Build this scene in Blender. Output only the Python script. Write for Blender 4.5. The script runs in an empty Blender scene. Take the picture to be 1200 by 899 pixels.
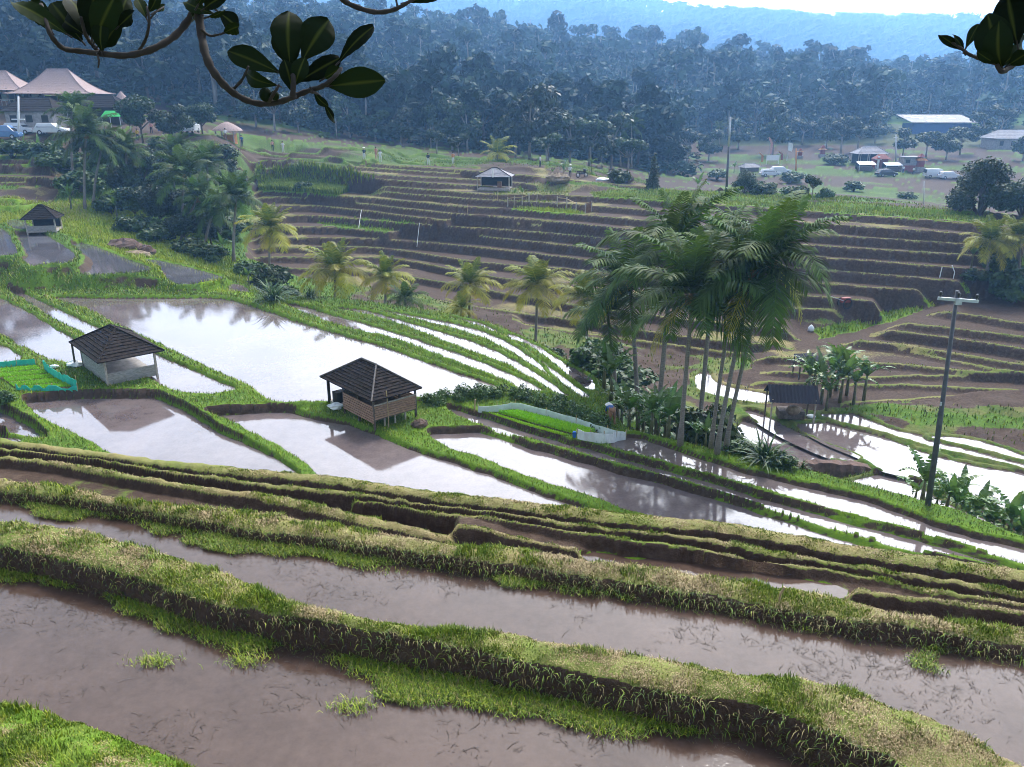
import bpy, bmesh, math, random
import numpy as np
from mathutils import Vector, Matrix
random.seed(7)
RNG = np.random.default_rng(7)
SC = bpy.context.scene
COL = SC.collection
PI = math.pi
# ---------------------------------------------------------------- camera model
F = 942.0; CX, CY = 600.0, 449.5; CAMZ = 13.0
TH = math.atan((449.5 - 120) / F); ct, st = math.cos(TH), math.sin(TH)
def ray(px, py):
    a, b = (px - CX) / F, (CY - py) / F
    return np.array([a, ct + b * st, -st + b * ct])
def at_z(px, py, z):
    d = ray(px, py); t = (z - CAMZ) / d[2]
    return np.array([t * d[0], t * d[1], z])
def at_y(px, py, y):
    d = ray(px, py); t = y / d[1]
    return np.array([t * d[0], y, CAMZ + t * d[2]])
def proj(x, y, z):
    zz = z - CAMZ
    dep = y * ct - zz * st
    up = y * st + zz * ct
    return CX + F * x / dep, CY - F * up / dep
# ---------------------------------------------------------------- noise
def hash2(ix, iy, s):
    h = (ix.astype(np.int64) * 374761393 + iy.astype(np.int64) * 668265263 + s * 974711) & 0xffffffff
    h = ((h ^ (h >> 13)) * 1274126177) & 0xffffffff
    return ((h ^ (h >> 16)) & 0xffff) / 65535.0
def vnoise(x, y, s=0):
    ix, iy = np.floor(x), np.floor(y)
    fx, fy = x - ix, y - iy
    fx = fx * fx * (3 - 2 * fx); fy = fy * fy * (3 - 2 * fy)
    a = hash2(ix, iy, s); b = hash2(ix + 1, iy, s); c = hash2(ix, iy + 1, s); d = hash2(ix + 1, iy + 1, s)
    return (a + (b - a) * fx) * (1 - fy) + (c + (d - c) * fx) * fy
def fbm(x, y, s=0, o=3):
    v, a, t = 0, .5, 0
    for i in range(o):
        v = v + a * vnoise(x * 2 ** i, y * 2 ** i, s + i * 17); t += a; a *= .5
    return v / t
def sstep(a, b, x):
    t = np.clip((x - a) / (b - a), 0, 1)
    return t * t * (3 - 2 * t)
def smooth_line(p, n=6, closed=False):
    p = np.asarray(p, float); m = len(p); out = []
    rngk = range(m) if closed else range(m - 1)
    for i in rngk:
        if closed: a, b, c, d = p[(i - 1) % m], p[i], p[(i + 1) % m], p[(i + 2) % m]
        else: a, b, c, d = p[max(i - 1, 0)], p[i], p[i + 1], p[min(i + 2, m - 1)]
        for k in range(n):
            t = k / n
            out.append(.5 * ((2 * b) + (c - a) * t + (2 * a - 5 * b + 4 * c - d) * t * t + (3 * b - a - 3 * c + d) * t ** 3))
    if not closed: out.append(p[-1])
    return np.array(out)
# ---------------------------------------------------------------- materials
MATS = {}
def newmat(name):
    m = bpy.data.materials.new(name); m.use_nodes = True
    nt = m.node_tree; b = nt.nodes['Principled BSDF']
    MATS[name] = m
    return m, nt, b
def nd(nt, t, **k):
    n = nt.nodes.new(t)
    for a, v in k.items(): setattr(n, a, v)
    return n
def ramp(nt, src, stops):
    r = nd(nt, 'ShaderNodeValToRGB'); e = r.color_ramp.elements
    while len(e) < len(stops): e.new(.5)
    for q, (p, c) in zip(e, stops):
        q.position = p; q.color = (c[0], c[1], c[2], 1)
    nt.links.new(src, r.inputs[0]); return r.outputs[0]
def noise(nt, scale, detail=4, rough=.6, vec=None, coord='Object'):
    n = nd(nt, 'ShaderNodeTexNoise'); n.inputs['Scale'].default_value = scale
    n.inputs['Detail'].default_value = detail; n.inputs['Roughness'].default_value = rough
    if vec is None:
        tc = nd(nt, 'ShaderNodeTexCoord'); vec = tc.outputs[coord]
    nt.links.new(vec, n.inputs['Vector']); return n.outputs['Fac']
def mixc(nt, f, a, b, blend='MIX'):
    m = nd(nt, 'ShaderNodeMix', data_type='RGBA', blend_type=blend)
    for i, v in ((0, f), (6, a), (7, b)):
        if hasattr(v, 'is_output'): nt.links.new(v, m.inputs[i])
        elif i == 0: m.inputs[0].default_value = v
        else: m.inputs[i].default_value = (v[0], v[1], v[2], 1)
    return m.outputs[2]
def math_(nt, op, a, b=None, c=None, clamp=False):
    m = nd(nt, 'ShaderNodeMath', operation=op, use_clamp=clamp)
    for i, v in enumerate((a, b, c)):
        if v is None: continue
        if hasattr(v, 'is_output'): nt.links.new(v, m.inputs[i])
        else: m.inputs[i].default_value = v
    return m.outputs[0]
def bump(nt, b, h, strength=.4, dist=.02):
    n = nd(nt, 'ShaderNodeBump'); n.inputs['Strength'].default_value = strength; n.inputs['Distance'].default_value = dist
    nt.links.new(h, n.inputs['Height']); nt.links.new(n.outputs[0], b.inputs['Normal'])
def simple(name, c1, c2=None, scale=6, rough=.8, bstr=.3, bdist=.01, spec=.3, stretch=None, metallic=0):
    """a noisy procedural surface between two colours"""
    m, nt, b = newmat(name)
    c2 = c2 or tuple(v * .6 for v in c1)
    vec = None
    if stretch:
        tc = nd(nt, 'ShaderNodeTexCoord'); mp = nd(nt, 'ShaderNodeMapping'); mp.inputs['Scale'].default_value = stretch
        nt.links.new(tc.outputs['Object'], mp.inputs[0]); vec = mp.outputs[0]
    n = noise(nt, scale, 5, .65, vec)
    nt.links.new(ramp(nt, n, [(.3, c2), (.68, c1)]), b.inputs['Base Color'])
    b.inputs['Roughness'].default_value = rough; b.inputs['Specular IOR Level'].default_value = spec
    b.inputs['Metallic'].default_value = metallic
    if bstr: bump(nt, b, n, bstr, bdist)
    return m
def foliage_mat(name, c1, c2, rough=.55, trans=.25, spec=.3, rand=.25):
    """leaf colour from the per-leaf attribute 'tone', varied per object"""
    m, nt, b = newmat(name)
    at = nd(nt, 'ShaderNodeAttribute', attribute_name='tone')
    oi = nd(nt, 'ShaderNodeObjectInfo')
    base = mixc(nt, at.outputs['Fac'], c1, c2)
    hs = nd(nt, 'ShaderNodeHueSaturation')
    nt.links.new(base, hs.inputs['Color'])
    nt.links.new(math_(nt, 'MULTIPLY_ADD', oi.outputs['Random'], rand * 2, 1 - rand), hs.inputs['Value'])
    nt.links.new(math_(nt, 'MULTIPLY_ADD', oi.outputs['Random'], .03, .485), hs.inputs['Hue'])
    nt.links.new(hs.outputs[0], b.inputs['Base Color'])
    b.inputs['Roughness'].default_value = rough; b.inputs['Specular IOR Level'].default_value = spec
    if trans:
        tr = nd(nt, 'ShaderNodeBsdfTranslucent'); nt.links.new(hs.outputs[0], tr.inputs[0])
        mx = nd(nt, 'ShaderNodeMixShader'); mx.inputs[0].default_value = trans
        nt.links.new(b.outputs[0], mx.inputs[1]); nt.links.new(tr.outputs[0], mx.inputs[2])
        nt.links.new(mx.outputs[0], nt.nodes['Material Output'].inputs[0])
    return m
# ---------------------------------------------------------------- mesh helpers
def mesh_np(name, V, quads=None, tris=None, attrs=None, smooth=False):
    me = bpy.data.meshes.new(name)
    V = np.asarray(V, np.float32); loops = []; starts = []; n = 0
    for f, k in ((quads, 4), (tris, 3)):
        if f is None or len(f) == 0: continue
        f = np.asarray(f, np.int32); loops.append(f.ravel())
        starts.append(n + np.arange(len(f), dtype=np.int32) * k); n += len(f) * k
    L = np.concatenate(loops); S = np.concatenate(starts)
    me.vertices.add(len(V)); me.vertices.foreach_set('co', V.ravel())
    me.loops.add(len(L)); me.loops.foreach_set('vertex_index', L)
    me.polygons.add(len(S)); me.polygons.foreach_set('loop_start', S)
    if smooth: me.polygons.foreach_set('use_smooth', np.ones(len(S), bool))
    for k, v in (attrs or {}).items():
        a = me.attributes.new(k, 'FLOAT', 'POINT'); a.data.foreach_set('value', np.asarray(v, np.float32))
    me.update(calc_edges=True)
    return me
def link(name, me, mat=None, parent=None, loc=None, rot=None, scale=None):
    o = bpy.data.objects.new(name, me); COL.objects.link(o)
    if mat is not None and me is not None and not me.materials: me.materials.append(MATS[mat] if isinstance(mat, str) else mat)
    if parent is not None: o.parent = parent
    if loc is not None: o.location = loc
    if rot is not None: o.rotation_euler = rot
    if scale is not None: o.scale = (scale,) * 3 if np.isscalar(scale) else scale
    return o
def tag(o, label, cat, group=None):
    o['label'] = label; o['category'] = cat
    if group: o['group'] = group
    return o
def thing(name, label, cat, loc, rz=0, group=None, scale=1):
    o = bpy.data.objects.new(name, None); COL.objects.link(o); o.empty_display_size = .3
    o.location = [float(v) for v in loc]; o.rotation_euler = (0, 0, rz); o.scale = (scale,) * 3 if np.isscalar(scale) else scale
    return tag(o, label, cat, group)
def struct(o):
    o['kind'] = 'structure'; return o
def stuff(o):
    o['kind'] = 'stuff'; return o
KIDS = {}
def copy_thing(root, loc, rz=0, label=None, scale=None, group=None):
    """copy a thing with copies of its parts and sub-parts"""
    r = root.copy(); COL.objects.link(r)
    r.location = [float(v) for v in loc]; r.rotation_euler = (0, 0, rz)
    if scale is not None: r.scale = (scale,) * 3 if np.isscalar(scale) else scale
    if label: r['label'] = label
    if group: r['group'] = group
    if root.name not in KIDS: KIDS[root.name] = [(c, list(c.children)) for c in root.children]
    for c, gs in KIDS[root.name]:
        d = c.copy(); COL.objects.link(d); d.parent = r
        for g in gs:
            e = g.copy(); COL.objects.link(e); e.parent = d
    return r
class MB:
    """collects boxes, bars, tubes and polygons into ONE mesh"""
    def __init__(s): s.v = []; s.f = []
    def add(s, vs, fs):
        n = len(s.v); s.v += [tuple(float(c) for c in q) for q in vs]; s.f += [tuple(i + n for i in f) for f in fs]; return s
    def box(s, c, size, rz=0, M=None):
        x, y, z = (q / 2 for q in size); vs = [Vector((a * x, b * y, d * z)) for d in (-1, 1) for b in (-1, 1) for a in (-1, 1)]
        R = M if M is not None else Matrix.Rotation(rz, 3, 'Z')
        return s.add([R @ v + Vector(c) for v in vs], [(0, 2, 3, 1), (4, 5, 7, 6), (0, 1, 5, 4), (2, 6, 7, 3), (0, 4, 6, 2), (1, 3, 7, 5)])
    def bar(s, a, b, w, h=None, up=(0, 0, 1)):
        a, b = Vector(a), Vector(b); d = b - a; l = d.length; d.normalize(); u = Vector(up)
        if abs(d.dot(u)) > .98: u = Vector((0, 1, 0))
        x = d.cross(u).normalized(); z = x.cross(d)
        return s.box((a + b) / 2, (w, l, h or w), M=Matrix((x, d, z)).transposed())
    def tube(s, pts, r, n=8, cap=True):
        pts = [Vector(p) for p in pts]; m = len(pts)
        if np.isscalar(r): r = [r] * m
        vs = []; fs = []; px = None
        for i, p in enumerate(pts):
            t = (pts[min(i + 1, m - 1)] - pts[max(i - 1, 0)]).normalized()
            if px is None:
                px = t.orthogonal().normalized()
            else:
                px = (px - t * px.dot(t)).normalized()
            py = t.cross(px)
            for k in range(n):
                a = 2 * PI * k / n; vs.append(p + (px * math.cos(a) + py * math.sin(a)) * r[i])
        for i in range(m - 1):
            for k in range(n):
                k2 = (k + 1) % n; fs.append((i * n + k, i * n + k2, i * n + n + k2, i * n + n + k))
        if cap: fs.append(tuple(range(n - 1, -1, -1))); fs.append(tuple((m - 1) * n + k for k in range(n)))
        return s.add(vs, fs)
    def ball(s, c, r, sq=(1, 1, 1), nu=10, nv=7):
        vs = [(c[0], c[1], c[2] - r * sq[2])]; fs = []
        for j in range(1, nv):
            b = PI * j / nv - PI / 2
            for i in range(nu):
                a = 2 * PI * i / nu; vs.append((c[0] + r * sq[0] * math.cos(a) * math.cos(b), c[1] + r * sq[1] * math.sin(a) * math.cos(b), c[2] + r * sq[2] * math.sin(b)))
        vs.append((c[0], c[1], c[2] + r * sq[2])); t = len(vs) - 1
        for i in range(nu):
            i2 = (i + 1) % nu; fs.append((0, 1 + i2, 1 + i)); fs.append((t, t - nu + i, t - nu + i2))
            for j in range(nv - 2):
                fs.append((1 + j * nu + i, 1 + j * nu + i2, 1 + (j + 1) * nu + i2, 1 + (j + 1) * nu + i))
        return s.add(vs, fs)
    def prism(s, poly, z0, z1):
        n = len(poly); return s.add([(p[0], p[1], z0) for p in poly] + [(p[0], p[1], z1) for p in poly],
            [tuple(range(n - 1, -1, -1)), tuple(range(n, 2 * n))] + [(i, (i + 1) % n, n + (i + 1) % n, n + i) for i in range(n)])
    def mesh(s, name='m', smooth=False):
        me = bpy.data.meshes.new(name); me.from_pydata(s.v, [], s.f)
        if smooth:
            for p in me.polygons: p.use_smooth = True
        me.update(); return me
    def build(s, name, mat, parent=None, smooth=False, **k): return link(name, s.mesh(name, smooth), mat, parent, **k)
# ================================================================= TERRAIN (one polar sheet out to the horizon)
D2R = PI / 180
AZ = np.concatenate([np.arange(-41, 41.001, .08), np.arange(45, 319, 4.0)]) * D2R
AZ_E = np.where(AZ > PI, AZ - 2 * PI, AZ); AZ_E = np.clip(AZ_E, -44 * D2R, 44 * D2R)
NA = len(AZ); NDENSE = len(np.arange(-41, 41.001, .08))
R = np.concatenate([np.geomspace(1.2, 4.2, 24)[:-1], np.geomspace(4.2, 130, 1170)[:-1], np.geomspace(130, 3400, 190)])
NR = len(R)
RR = np.repeat(R[:, None], NA, 1); AA = np.repeat(AZ[None, :], NR, 0)
XX = RR * np.sin(AA); YY = RR * np.cos(AA)
def az_r(P):
    P = np.asarray(P); return np.arctan2(P[:, 0], P[:, 1]), np.hypot(P[:, 0], P[:, 1])
def line_r(pts, z, hold=False, n=5, wob=0, seed=0, taper=1.2):
    """traced contour at height z -> its distance for every column (+ weight that fades out at its ends)"""
    pts = [(q[0], q[1], q[2] if len(q) > 2 else z) for q in pts]
    p = smooth_line(pts, n) if len(pts) > 2 else np.asarray(pts, float)
    a, r = az_r([at_z(*q) for q in p]); o = np.argsort(a); a, r = a[o], r[o]
    global LAST_Z
    q = np.interp(AZ_E, a, r); LAST_Z = np.interp(AZ_E, a, p[o, 2])
    if wob: q = q * (1 + wob * (fbm(AZ_E * 60, AZ_E * 0 + seed, 3 + seed, 3) - .5) + wob * .5 * (fbm(AZ_E * 260, AZ_E * 0 + seed, 5 + seed, 2) - .5))
    if hold: return q, np.ones(NA)
    ins = (AZ_E >= a[0]) & (AZ_E <= a[-1])
    w = sstep(0, taper * D2R, np.minimum(AZ_E - a[0], a[-1] - AZ_E))
    return np.where(ins, q, np.nan), w
# ---- smooth base beyond the paddies: thin-plate surface through surveyed points
ctrl = []
for px, py, z in [(330,335,-2.2),(420,343,-3),(500,355,-3.6),(560,366,-4),(620,378,-4.3),(680,385,-4.5),(760,400,-4.7),(850,420,-4.8),(285,300,-1.0),
    (934,498,-5.2),(1030,510,-5.2),(1200,555,-5.3),(1260,600,-5.5),(1040,560,-5.7),(880,490,-5.2),(830,450,-5),(900,465,-5),(1000,480,-4.95),(1120,500,-5.0),(760,440,-4.9),(700,420,-4.4),
    (400,278,-1.3),(400,238,1.5),(400,187,5.6),(280,175,6.6),(290,230,2.3),(600,262,.6),(567,323,-2.9),(674,228,2.9),(600,207,4.2),(700,216,3.5),(830,240,2.8),(1000,250,2.8),(1140,262,2.8),(1250,275,2.5),
    (1170,300,.3),(1190,285,1.2),(1190,262,2.7),(1200,330,-1.6),(1100,365,-2.5),(1260,390,-2.8),(1200,430,-3.9),(1000,400,-3.7),
    (0,187,6.2),(80,187,6.2),(0,222,4.0),(90,222,3.7),(0,240,2.9),(60,245,2.6),(110,262,1.8),(150,262,1.2),(200,290,.3),(255,318,-.7),(150,240,2.3),(250,250,.9),(200,200,5.0),(270,212,3.6),
    (0,268,2.2),(35,262,2.2),(53,270,2.1),(90,285,1.7),(150,303,1.1),(230,322,.5),(275,335,-.2),(-60,300,2.2),(-60,222,4.2),(-60,187,6.4)]:
    ctrl.append(at_z(px, py, z))
for px, Y, z in [(0,112,8),(110,112,8),(200,114,8),(268,117,8),(0,135,12.5),(110,135,12.5),(200,140,10.5),(330,135,7.5),(400,150,6.5),(470,140,5.5),(560,150,4.5),(650,150,3.0),(740,140,1.5),
    (800,130,-.5),(950,130,-1.2),(1150,110,-.8),(1280,110,-.5),(800,200,-.6),(950,200,0),(1150,190,0),(850,250,2),(1000,250,3),(1150,250,4),(1300,240,5),
    (1000,330,9),(1150,330,10),(1150,450,18),(900,450,22),(750,330,16),(750,450,29),(560,450,38),(560,320,20),(560,230,9),(400,160,7),(400,240,15),(400,330,28),(400,450,46),
    (0,200,21),(0,300,36),(0,450,54),(200,200,16),(200,300,28),(200,450,50),(-100,300,37),(-100,450,56),(1300,450,17),
    (300,600,45),(600,600,25),(900,600,14),(1200,600,10),(0,620,75),(0,2000,240),(300,2000,238),(600,2000,220),(900,2000,180),(1200,2000,145),(1350,2000,160),(-150,2000,240),
    (0,1000,85),(300,1000,60),(600,1000,40),(900,1000,30),(1200,1000,25),(0,1450,170),(600,1450,140),(1200,1450,120),(0,3200,120),(600,3200,120),(1200,3200,100)]:
    p = at_y(px, 200, Y); p[2] = z; ctrl.append(p)
ctrl = np.array(ctrl)
def feat(x, y):
    a = np.clip(np.arctan2(x, y), -44 * D2R, 44 * D2R); return np.stack([a * 2.2, np.log(np.hypot(x, y))], -1)
def tps(P, z, Q):
    def U(d2): return np.where(d2 > 1e-12, d2 * np.log(np.maximum(d2, 1e-12)), 0)
    n = len(P); K = U(((P[:, None] - P[None]) ** 2).sum(-1)) + np.eye(n) * 1e-4
    A = np.zeros((n + 3, n + 3)); A[:n, :n] = K; A[:n, n] = 1; A[:n, n + 1:] = P; A[n, :n] = 1; A[n + 1:, :n] = P.T
    w = np.linalg.solve(A, np.concatenate([z, [0, 0, 0]])); out = np.zeros(len(Q))
    for i in range(0, len(Q), 20000):
        q = Q[i:i + 20000]; out[i:i + 20000] = U(((q[:, None] - P[None]) ** 2).sum(-1)) @ w[:n] + w[n] + q @ w[n + 1:]
    return out
ri = np.unique(np.concatenate([np.arange(NR - 190 - 640, NR, 6), [NR - 1]])); ci = np.unique(np.concatenate([np.arange(0, NDENSE, 8), [NDENSE - 1]]))
Q = np.stack([XX[np.ix_(ri, ci)], YY[np.ix_(ri, ci)]], -1).reshape(-1, 2)
zc = tps(feat(ctrl[:, 0], ctrl[:, 1]), ctrl[:, 2], feat(Q[:, 0], Q[:, 1])).reshape(len(ri), len(ci))
fr = np.interp(np.arange(NR), ri, np.arange(len(ri))); i0 = np.minimum(fr.astype(int), len(ri) - 2); t = (fr - i0)[:, None]
tmp = zc[i0] * (1 - t) + zc[i0 + 1] * t
ca = np.interp(AZ_E, AZ[ci], np.arange(len(ci))); j0 = np.minimum(ca.astype(int), len(ci) - 2); t = (ca - j0)[None]
BASE = tmp[:, j0] * (1 - t) + tmp[:, j0 + 1] * t
BASE = np.where(RR > 420, BASE + (fbm(XX / 130, YY / 130, 9, 4) - .5) * 40 * sstep(420, 1100, RR), BASE)
BASE = np.maximum(BASE, -7)
# ---- colour attributes
G = np.full(RR.shape, .85); DRY = np.full(RR.shape, .2); VIV = np.full(RR.shape, .15); NOB = np.zeros(RR.shape)   # NOB: no blades
# ---- foreground: level floors and grassy bunds stepping down the slope
Z = np.full(RR.shape, 8.44)
FGTOP = np.zeros(RR.shape)
NZ = fbm(XX * 3, YY * 3, 21, 3) - .5
def strip(front, back, ztop, zafter, soft=.05, wob=.004, seed=0, hold=True, width=None, dry=.7):
    global Z
    rf, w = line_r(front, ztop, hold, wob=wob, seed=seed); ztop0 = ztop; ztop = LAST_Z[None]
    if back is not None: rb, _ = line_r(back, ztop0, hold, wob=wob, seed=seed + 1)
    else: rb = rf + width
    rf2 = rf[None] + NZ * .10; rb2 = rb[None] + NZ * .10
    with np.errstate(invalid='ignore'):
        up = sstep(-soft * 1.6, soft * .6, RR - rf2); dn = sstep(-soft * 2, soft * 3, RR - rb2)
        u = np.clip((RR - rf2) / (rb2 - rf2), 0, 1)
        zafter = np.maximum(zafter, ztop - .05 - 1.0 * np.maximum(RR - rb2, 0))
        top = ztop - .05 * (2 * u - 1) ** 2 + (fbm(XX * 7, YY * 7, 33, 2) - .5) * .05
        W = np.nan_to_num(w)[None]
        low = np.where(RR < rf2, Z, np.where(RR > rb2, zafter, Z))
        znew = np.where(dn > 0, top * (1 - dn) + zafter * dn, low * (1 - up) + top * up)
        hit = (up > 0) & np.isfinite(rf2)
        Z = np.where(hit, Z * (1 - W) + znew * W, Z)
        m = (up > .9) & (RR > rf2 + .03) & (dn < .6) & (W > .2)
        FGTOP[m] = 1; DRY[m] = dry
    return rf, rb
# bottom-left bank (everything nearer than its far edge)
rB0, _ = line_r([(-60,790),(0,803),(60,818),(110,833),(180,858),(265,899),(330,935),(420,990)], 8.82, True, wob=.006, seed=3)
dB0 = sstep(-.10, .10, RR - rB0[None] - NZ * .1)
Z = Z * dB0 + (8.82 - .12 * sstep(-1.0, 0, RR - rB0[None]) ** 2 + (fbm(XX * 7, YY * 7, 33, 2) - .5) * .06) * (1 - dB0)
m = (dB0 < .4); FGTOP[m] = 1; DRY[m] = .35
Z = Z + 2.4 * (1 - sstep(1.3, 3.0, RR))
B1F = [(-60,627),(0,638),(89,657),(178,682),(266,709),(333,722),(400,733),(483,747),(567,763),(650,782),(700,795),(800,813),(900,830),(950,850),(1000,867),(1040,883),(1080,905),(1140,950),(1200,1010)]
B1B = [(-60,600),(0,608),(89,617),(178,642),(249,661),(289,679),(337,702),(400,714),(443,723),(500,732),(560,733),(613,738),(633,745),(683,755),(733,763),(800,772),(850,783),(933,788),(987,802),(1033,820),(1087,833),(1133,857),(1167,877),(1200,895),(1260,930)]
rB1f, rB1b = strip(B1F, B1B, 8.80, 8.24, seed=5, dry=.55)
B2F = [(-60,566),(0,573),(89,584),(178,598),(266,615),(355,627),(400,634),(500,647),(567,657),(650,668),(717,680),(800,690),(867,703),(933,715),(1000,727),(1067,735),(1133,747),(1200,756),(1270,765)]
B2B = [(-60,551),(0,558),(89,570),(133,579),(186,587),(249,592),(311,599),(400,614),(467,625),(533,633),(600,637),(667,650),(800,668),(900,682),(983,697),(1067,717),(1200,733),(1270,740)]
rB2f, rB2b = strip(B2F, B2B, 8.47, 8.11, seed=9, dry=.72)
ZE, ZC, ZB, ZA = 8.24, 7.92, 7.25, 6.45
L_D = [(455,600),(500,610),(533,617),(600,632),(650,642),(690,652)]; L_D2 = [(985,695),(1040,700),(1100,707),(1200,723),(1270,735),(1500,764)]
L_E = [(-300,500),(-60,531),(0,537),(50,543),(133,557),(233,575),(333,592),(400,607),(467,623),(540,640)]
L_C = [(398,588,7.92),(450,593,7.92),(533,607,8.08),(600,613,8.22),(683,627,8.26),(800,643,8.26),(833,650,8.26),(900,663,8.24),(967,672,8.2),(1033,683,8.16),(1100,697,8.14),(1200,712,8.1),(1270,722,8.1),(1500,752,8.1)]
L_B = [(-300,490),(-60,521),(0,527),(100,537),(167,550),(300,569),(400,580,7.25),(500,593,7.3),(567,600,7.5),(667,617,7.65),(800,632,7.7),(900,650,7.7),(985,664,7.68),(1060,676,7.65),(1100,683,7.65),(1200,700,7.6),(1270,711,7.6),(1500,742,7.6)]
AF = [(-300,481),(-80,510),(0,519),(100,533),(200,547),(300,558),(400,568,6.45),(500,585,6.55),(600,597,6.8),(700,610,6.95),(800,620,7.0),(850,625,7.0),(933,640,7.0),(983,650,7.0),(1067,662,7.0),(1200,682,7.0),(1290,696,7.0),(1500,726,7.0)]
def tline(pts, z, hold=False):
    r = line_r(pts, z, hold)[0]; return (CAMZ - LAST_Z) / r
with np.errstate(invalid='ignore'):
    tE, rE_ = tline(L_E, ZE), line_r(L_E, ZE)[0]; tC, rC_ = tline(L_C, ZC), line_r(L_C, ZC)[0]; tB, rB_ = tline(L_B, ZB), line_r(L_B, ZB)[0]; tA = tline(AF, ZA, True); zA_ = LAST_Z.copy()
    tnE = np.where(np.isfinite(tC), tC, tB)
def wfor(t, tn, r, f=.58):
    """bund width that leaves the near face of the next one in view"""
    with np.errstate(invalid='ignore'):
        q = f * np.clip(t - tn, .004, .03) / t; return np.nan_to_num(r * q / (1 - q), nan=.2)
strip(L_D, None, 8.33, 8.16, seed=11, hold=False, width=.16, dry=.72)
strip(L_D2, None, 8.30, 8.1, seed=12, hold=False, width=.16, dry=.72)
strip(L_E, None, ZE, 6.95, seed=13, hold=False, width=np.minimum(wfor(tE, tnE, rE_), .34), dry=.72, soft=.03)
strip(L_C, None, ZC, 6.95, seed=15, hold=False, width=wfor(tC, tB, rC_), dry=.72, soft=.03)
strip(L_B, None, ZB, 6.2, seed=17, hold=False, width=wfor(tB, tA, rB_), dry=.72, soft=.03)
rAf, rAb = strip(AF, None, ZA, 6.0, seed=19, width=.42, dry=.72)
fgm = RR < (rAb[None] + .2)
Z = np.where(fgm & (FGTOP == 0) & (RR > rB2b[None] - .05), Z + (fbm(XX * 1.5, YY * 1.5, 29, 3) - .5) * .05, Z)
G[fgm] = np.where(FGTOP[fgm] > 0, .95, (.08 + .30 * sstep(.5, .62, fbm(XX * 1.3, YY * 1.3, 36, 3)) * (RR > rB2b[None]))[fgm]); VIV[fgm] = .3; NOB[fgm] = np.where(FGTOP[fgm] > 0, 0, 1)
# ---- grassy slope down to the valley floor, then the flat paddy plain
PL = .28 + .27 * sstep(-7, -14, XX)
slope = (zA_ - .38)[None] - .66 * (RR - rAb[None]) + (fbm(XX * 1.2, YY * 1.2, 4, 3) - .5) * .3
Z = np.where(RR > rAb[None] + .3, np.maximum(PL, slope), Z)
E = [(-160,330),(-60,333),(0,336),(100,343),(200,343),(262,345),(320,350),(390,353),(440,356),(480,361),(540,371),(590,385),(628,404),(660,420),(695,440),(712,470),(730,498),(750,506),(800,518),(860,532),(945,551),(1030,573),(1115,596),(1158,613),(1200,629),(1290,660)]
rE, _ = line_r(E, .25, True, wob=.003, seed=30)
dE = RR - rE[None]
lo = .25 - .64 * np.maximum(dE, 0); hi = .3 + 1.1 * np.maximum(dE, 0)
Z = np.where(dE > 0, np.clip(BASE, np.minimum(lo, hi), hi) * sstep(0, .01, dE) + 0, Z)
Z = np.where((dE > 0), Z + (fbm(XX * .5, YY * .5, 6, 3) - .5) * .5 * sstep(0, 4, dE), Z)
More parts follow.
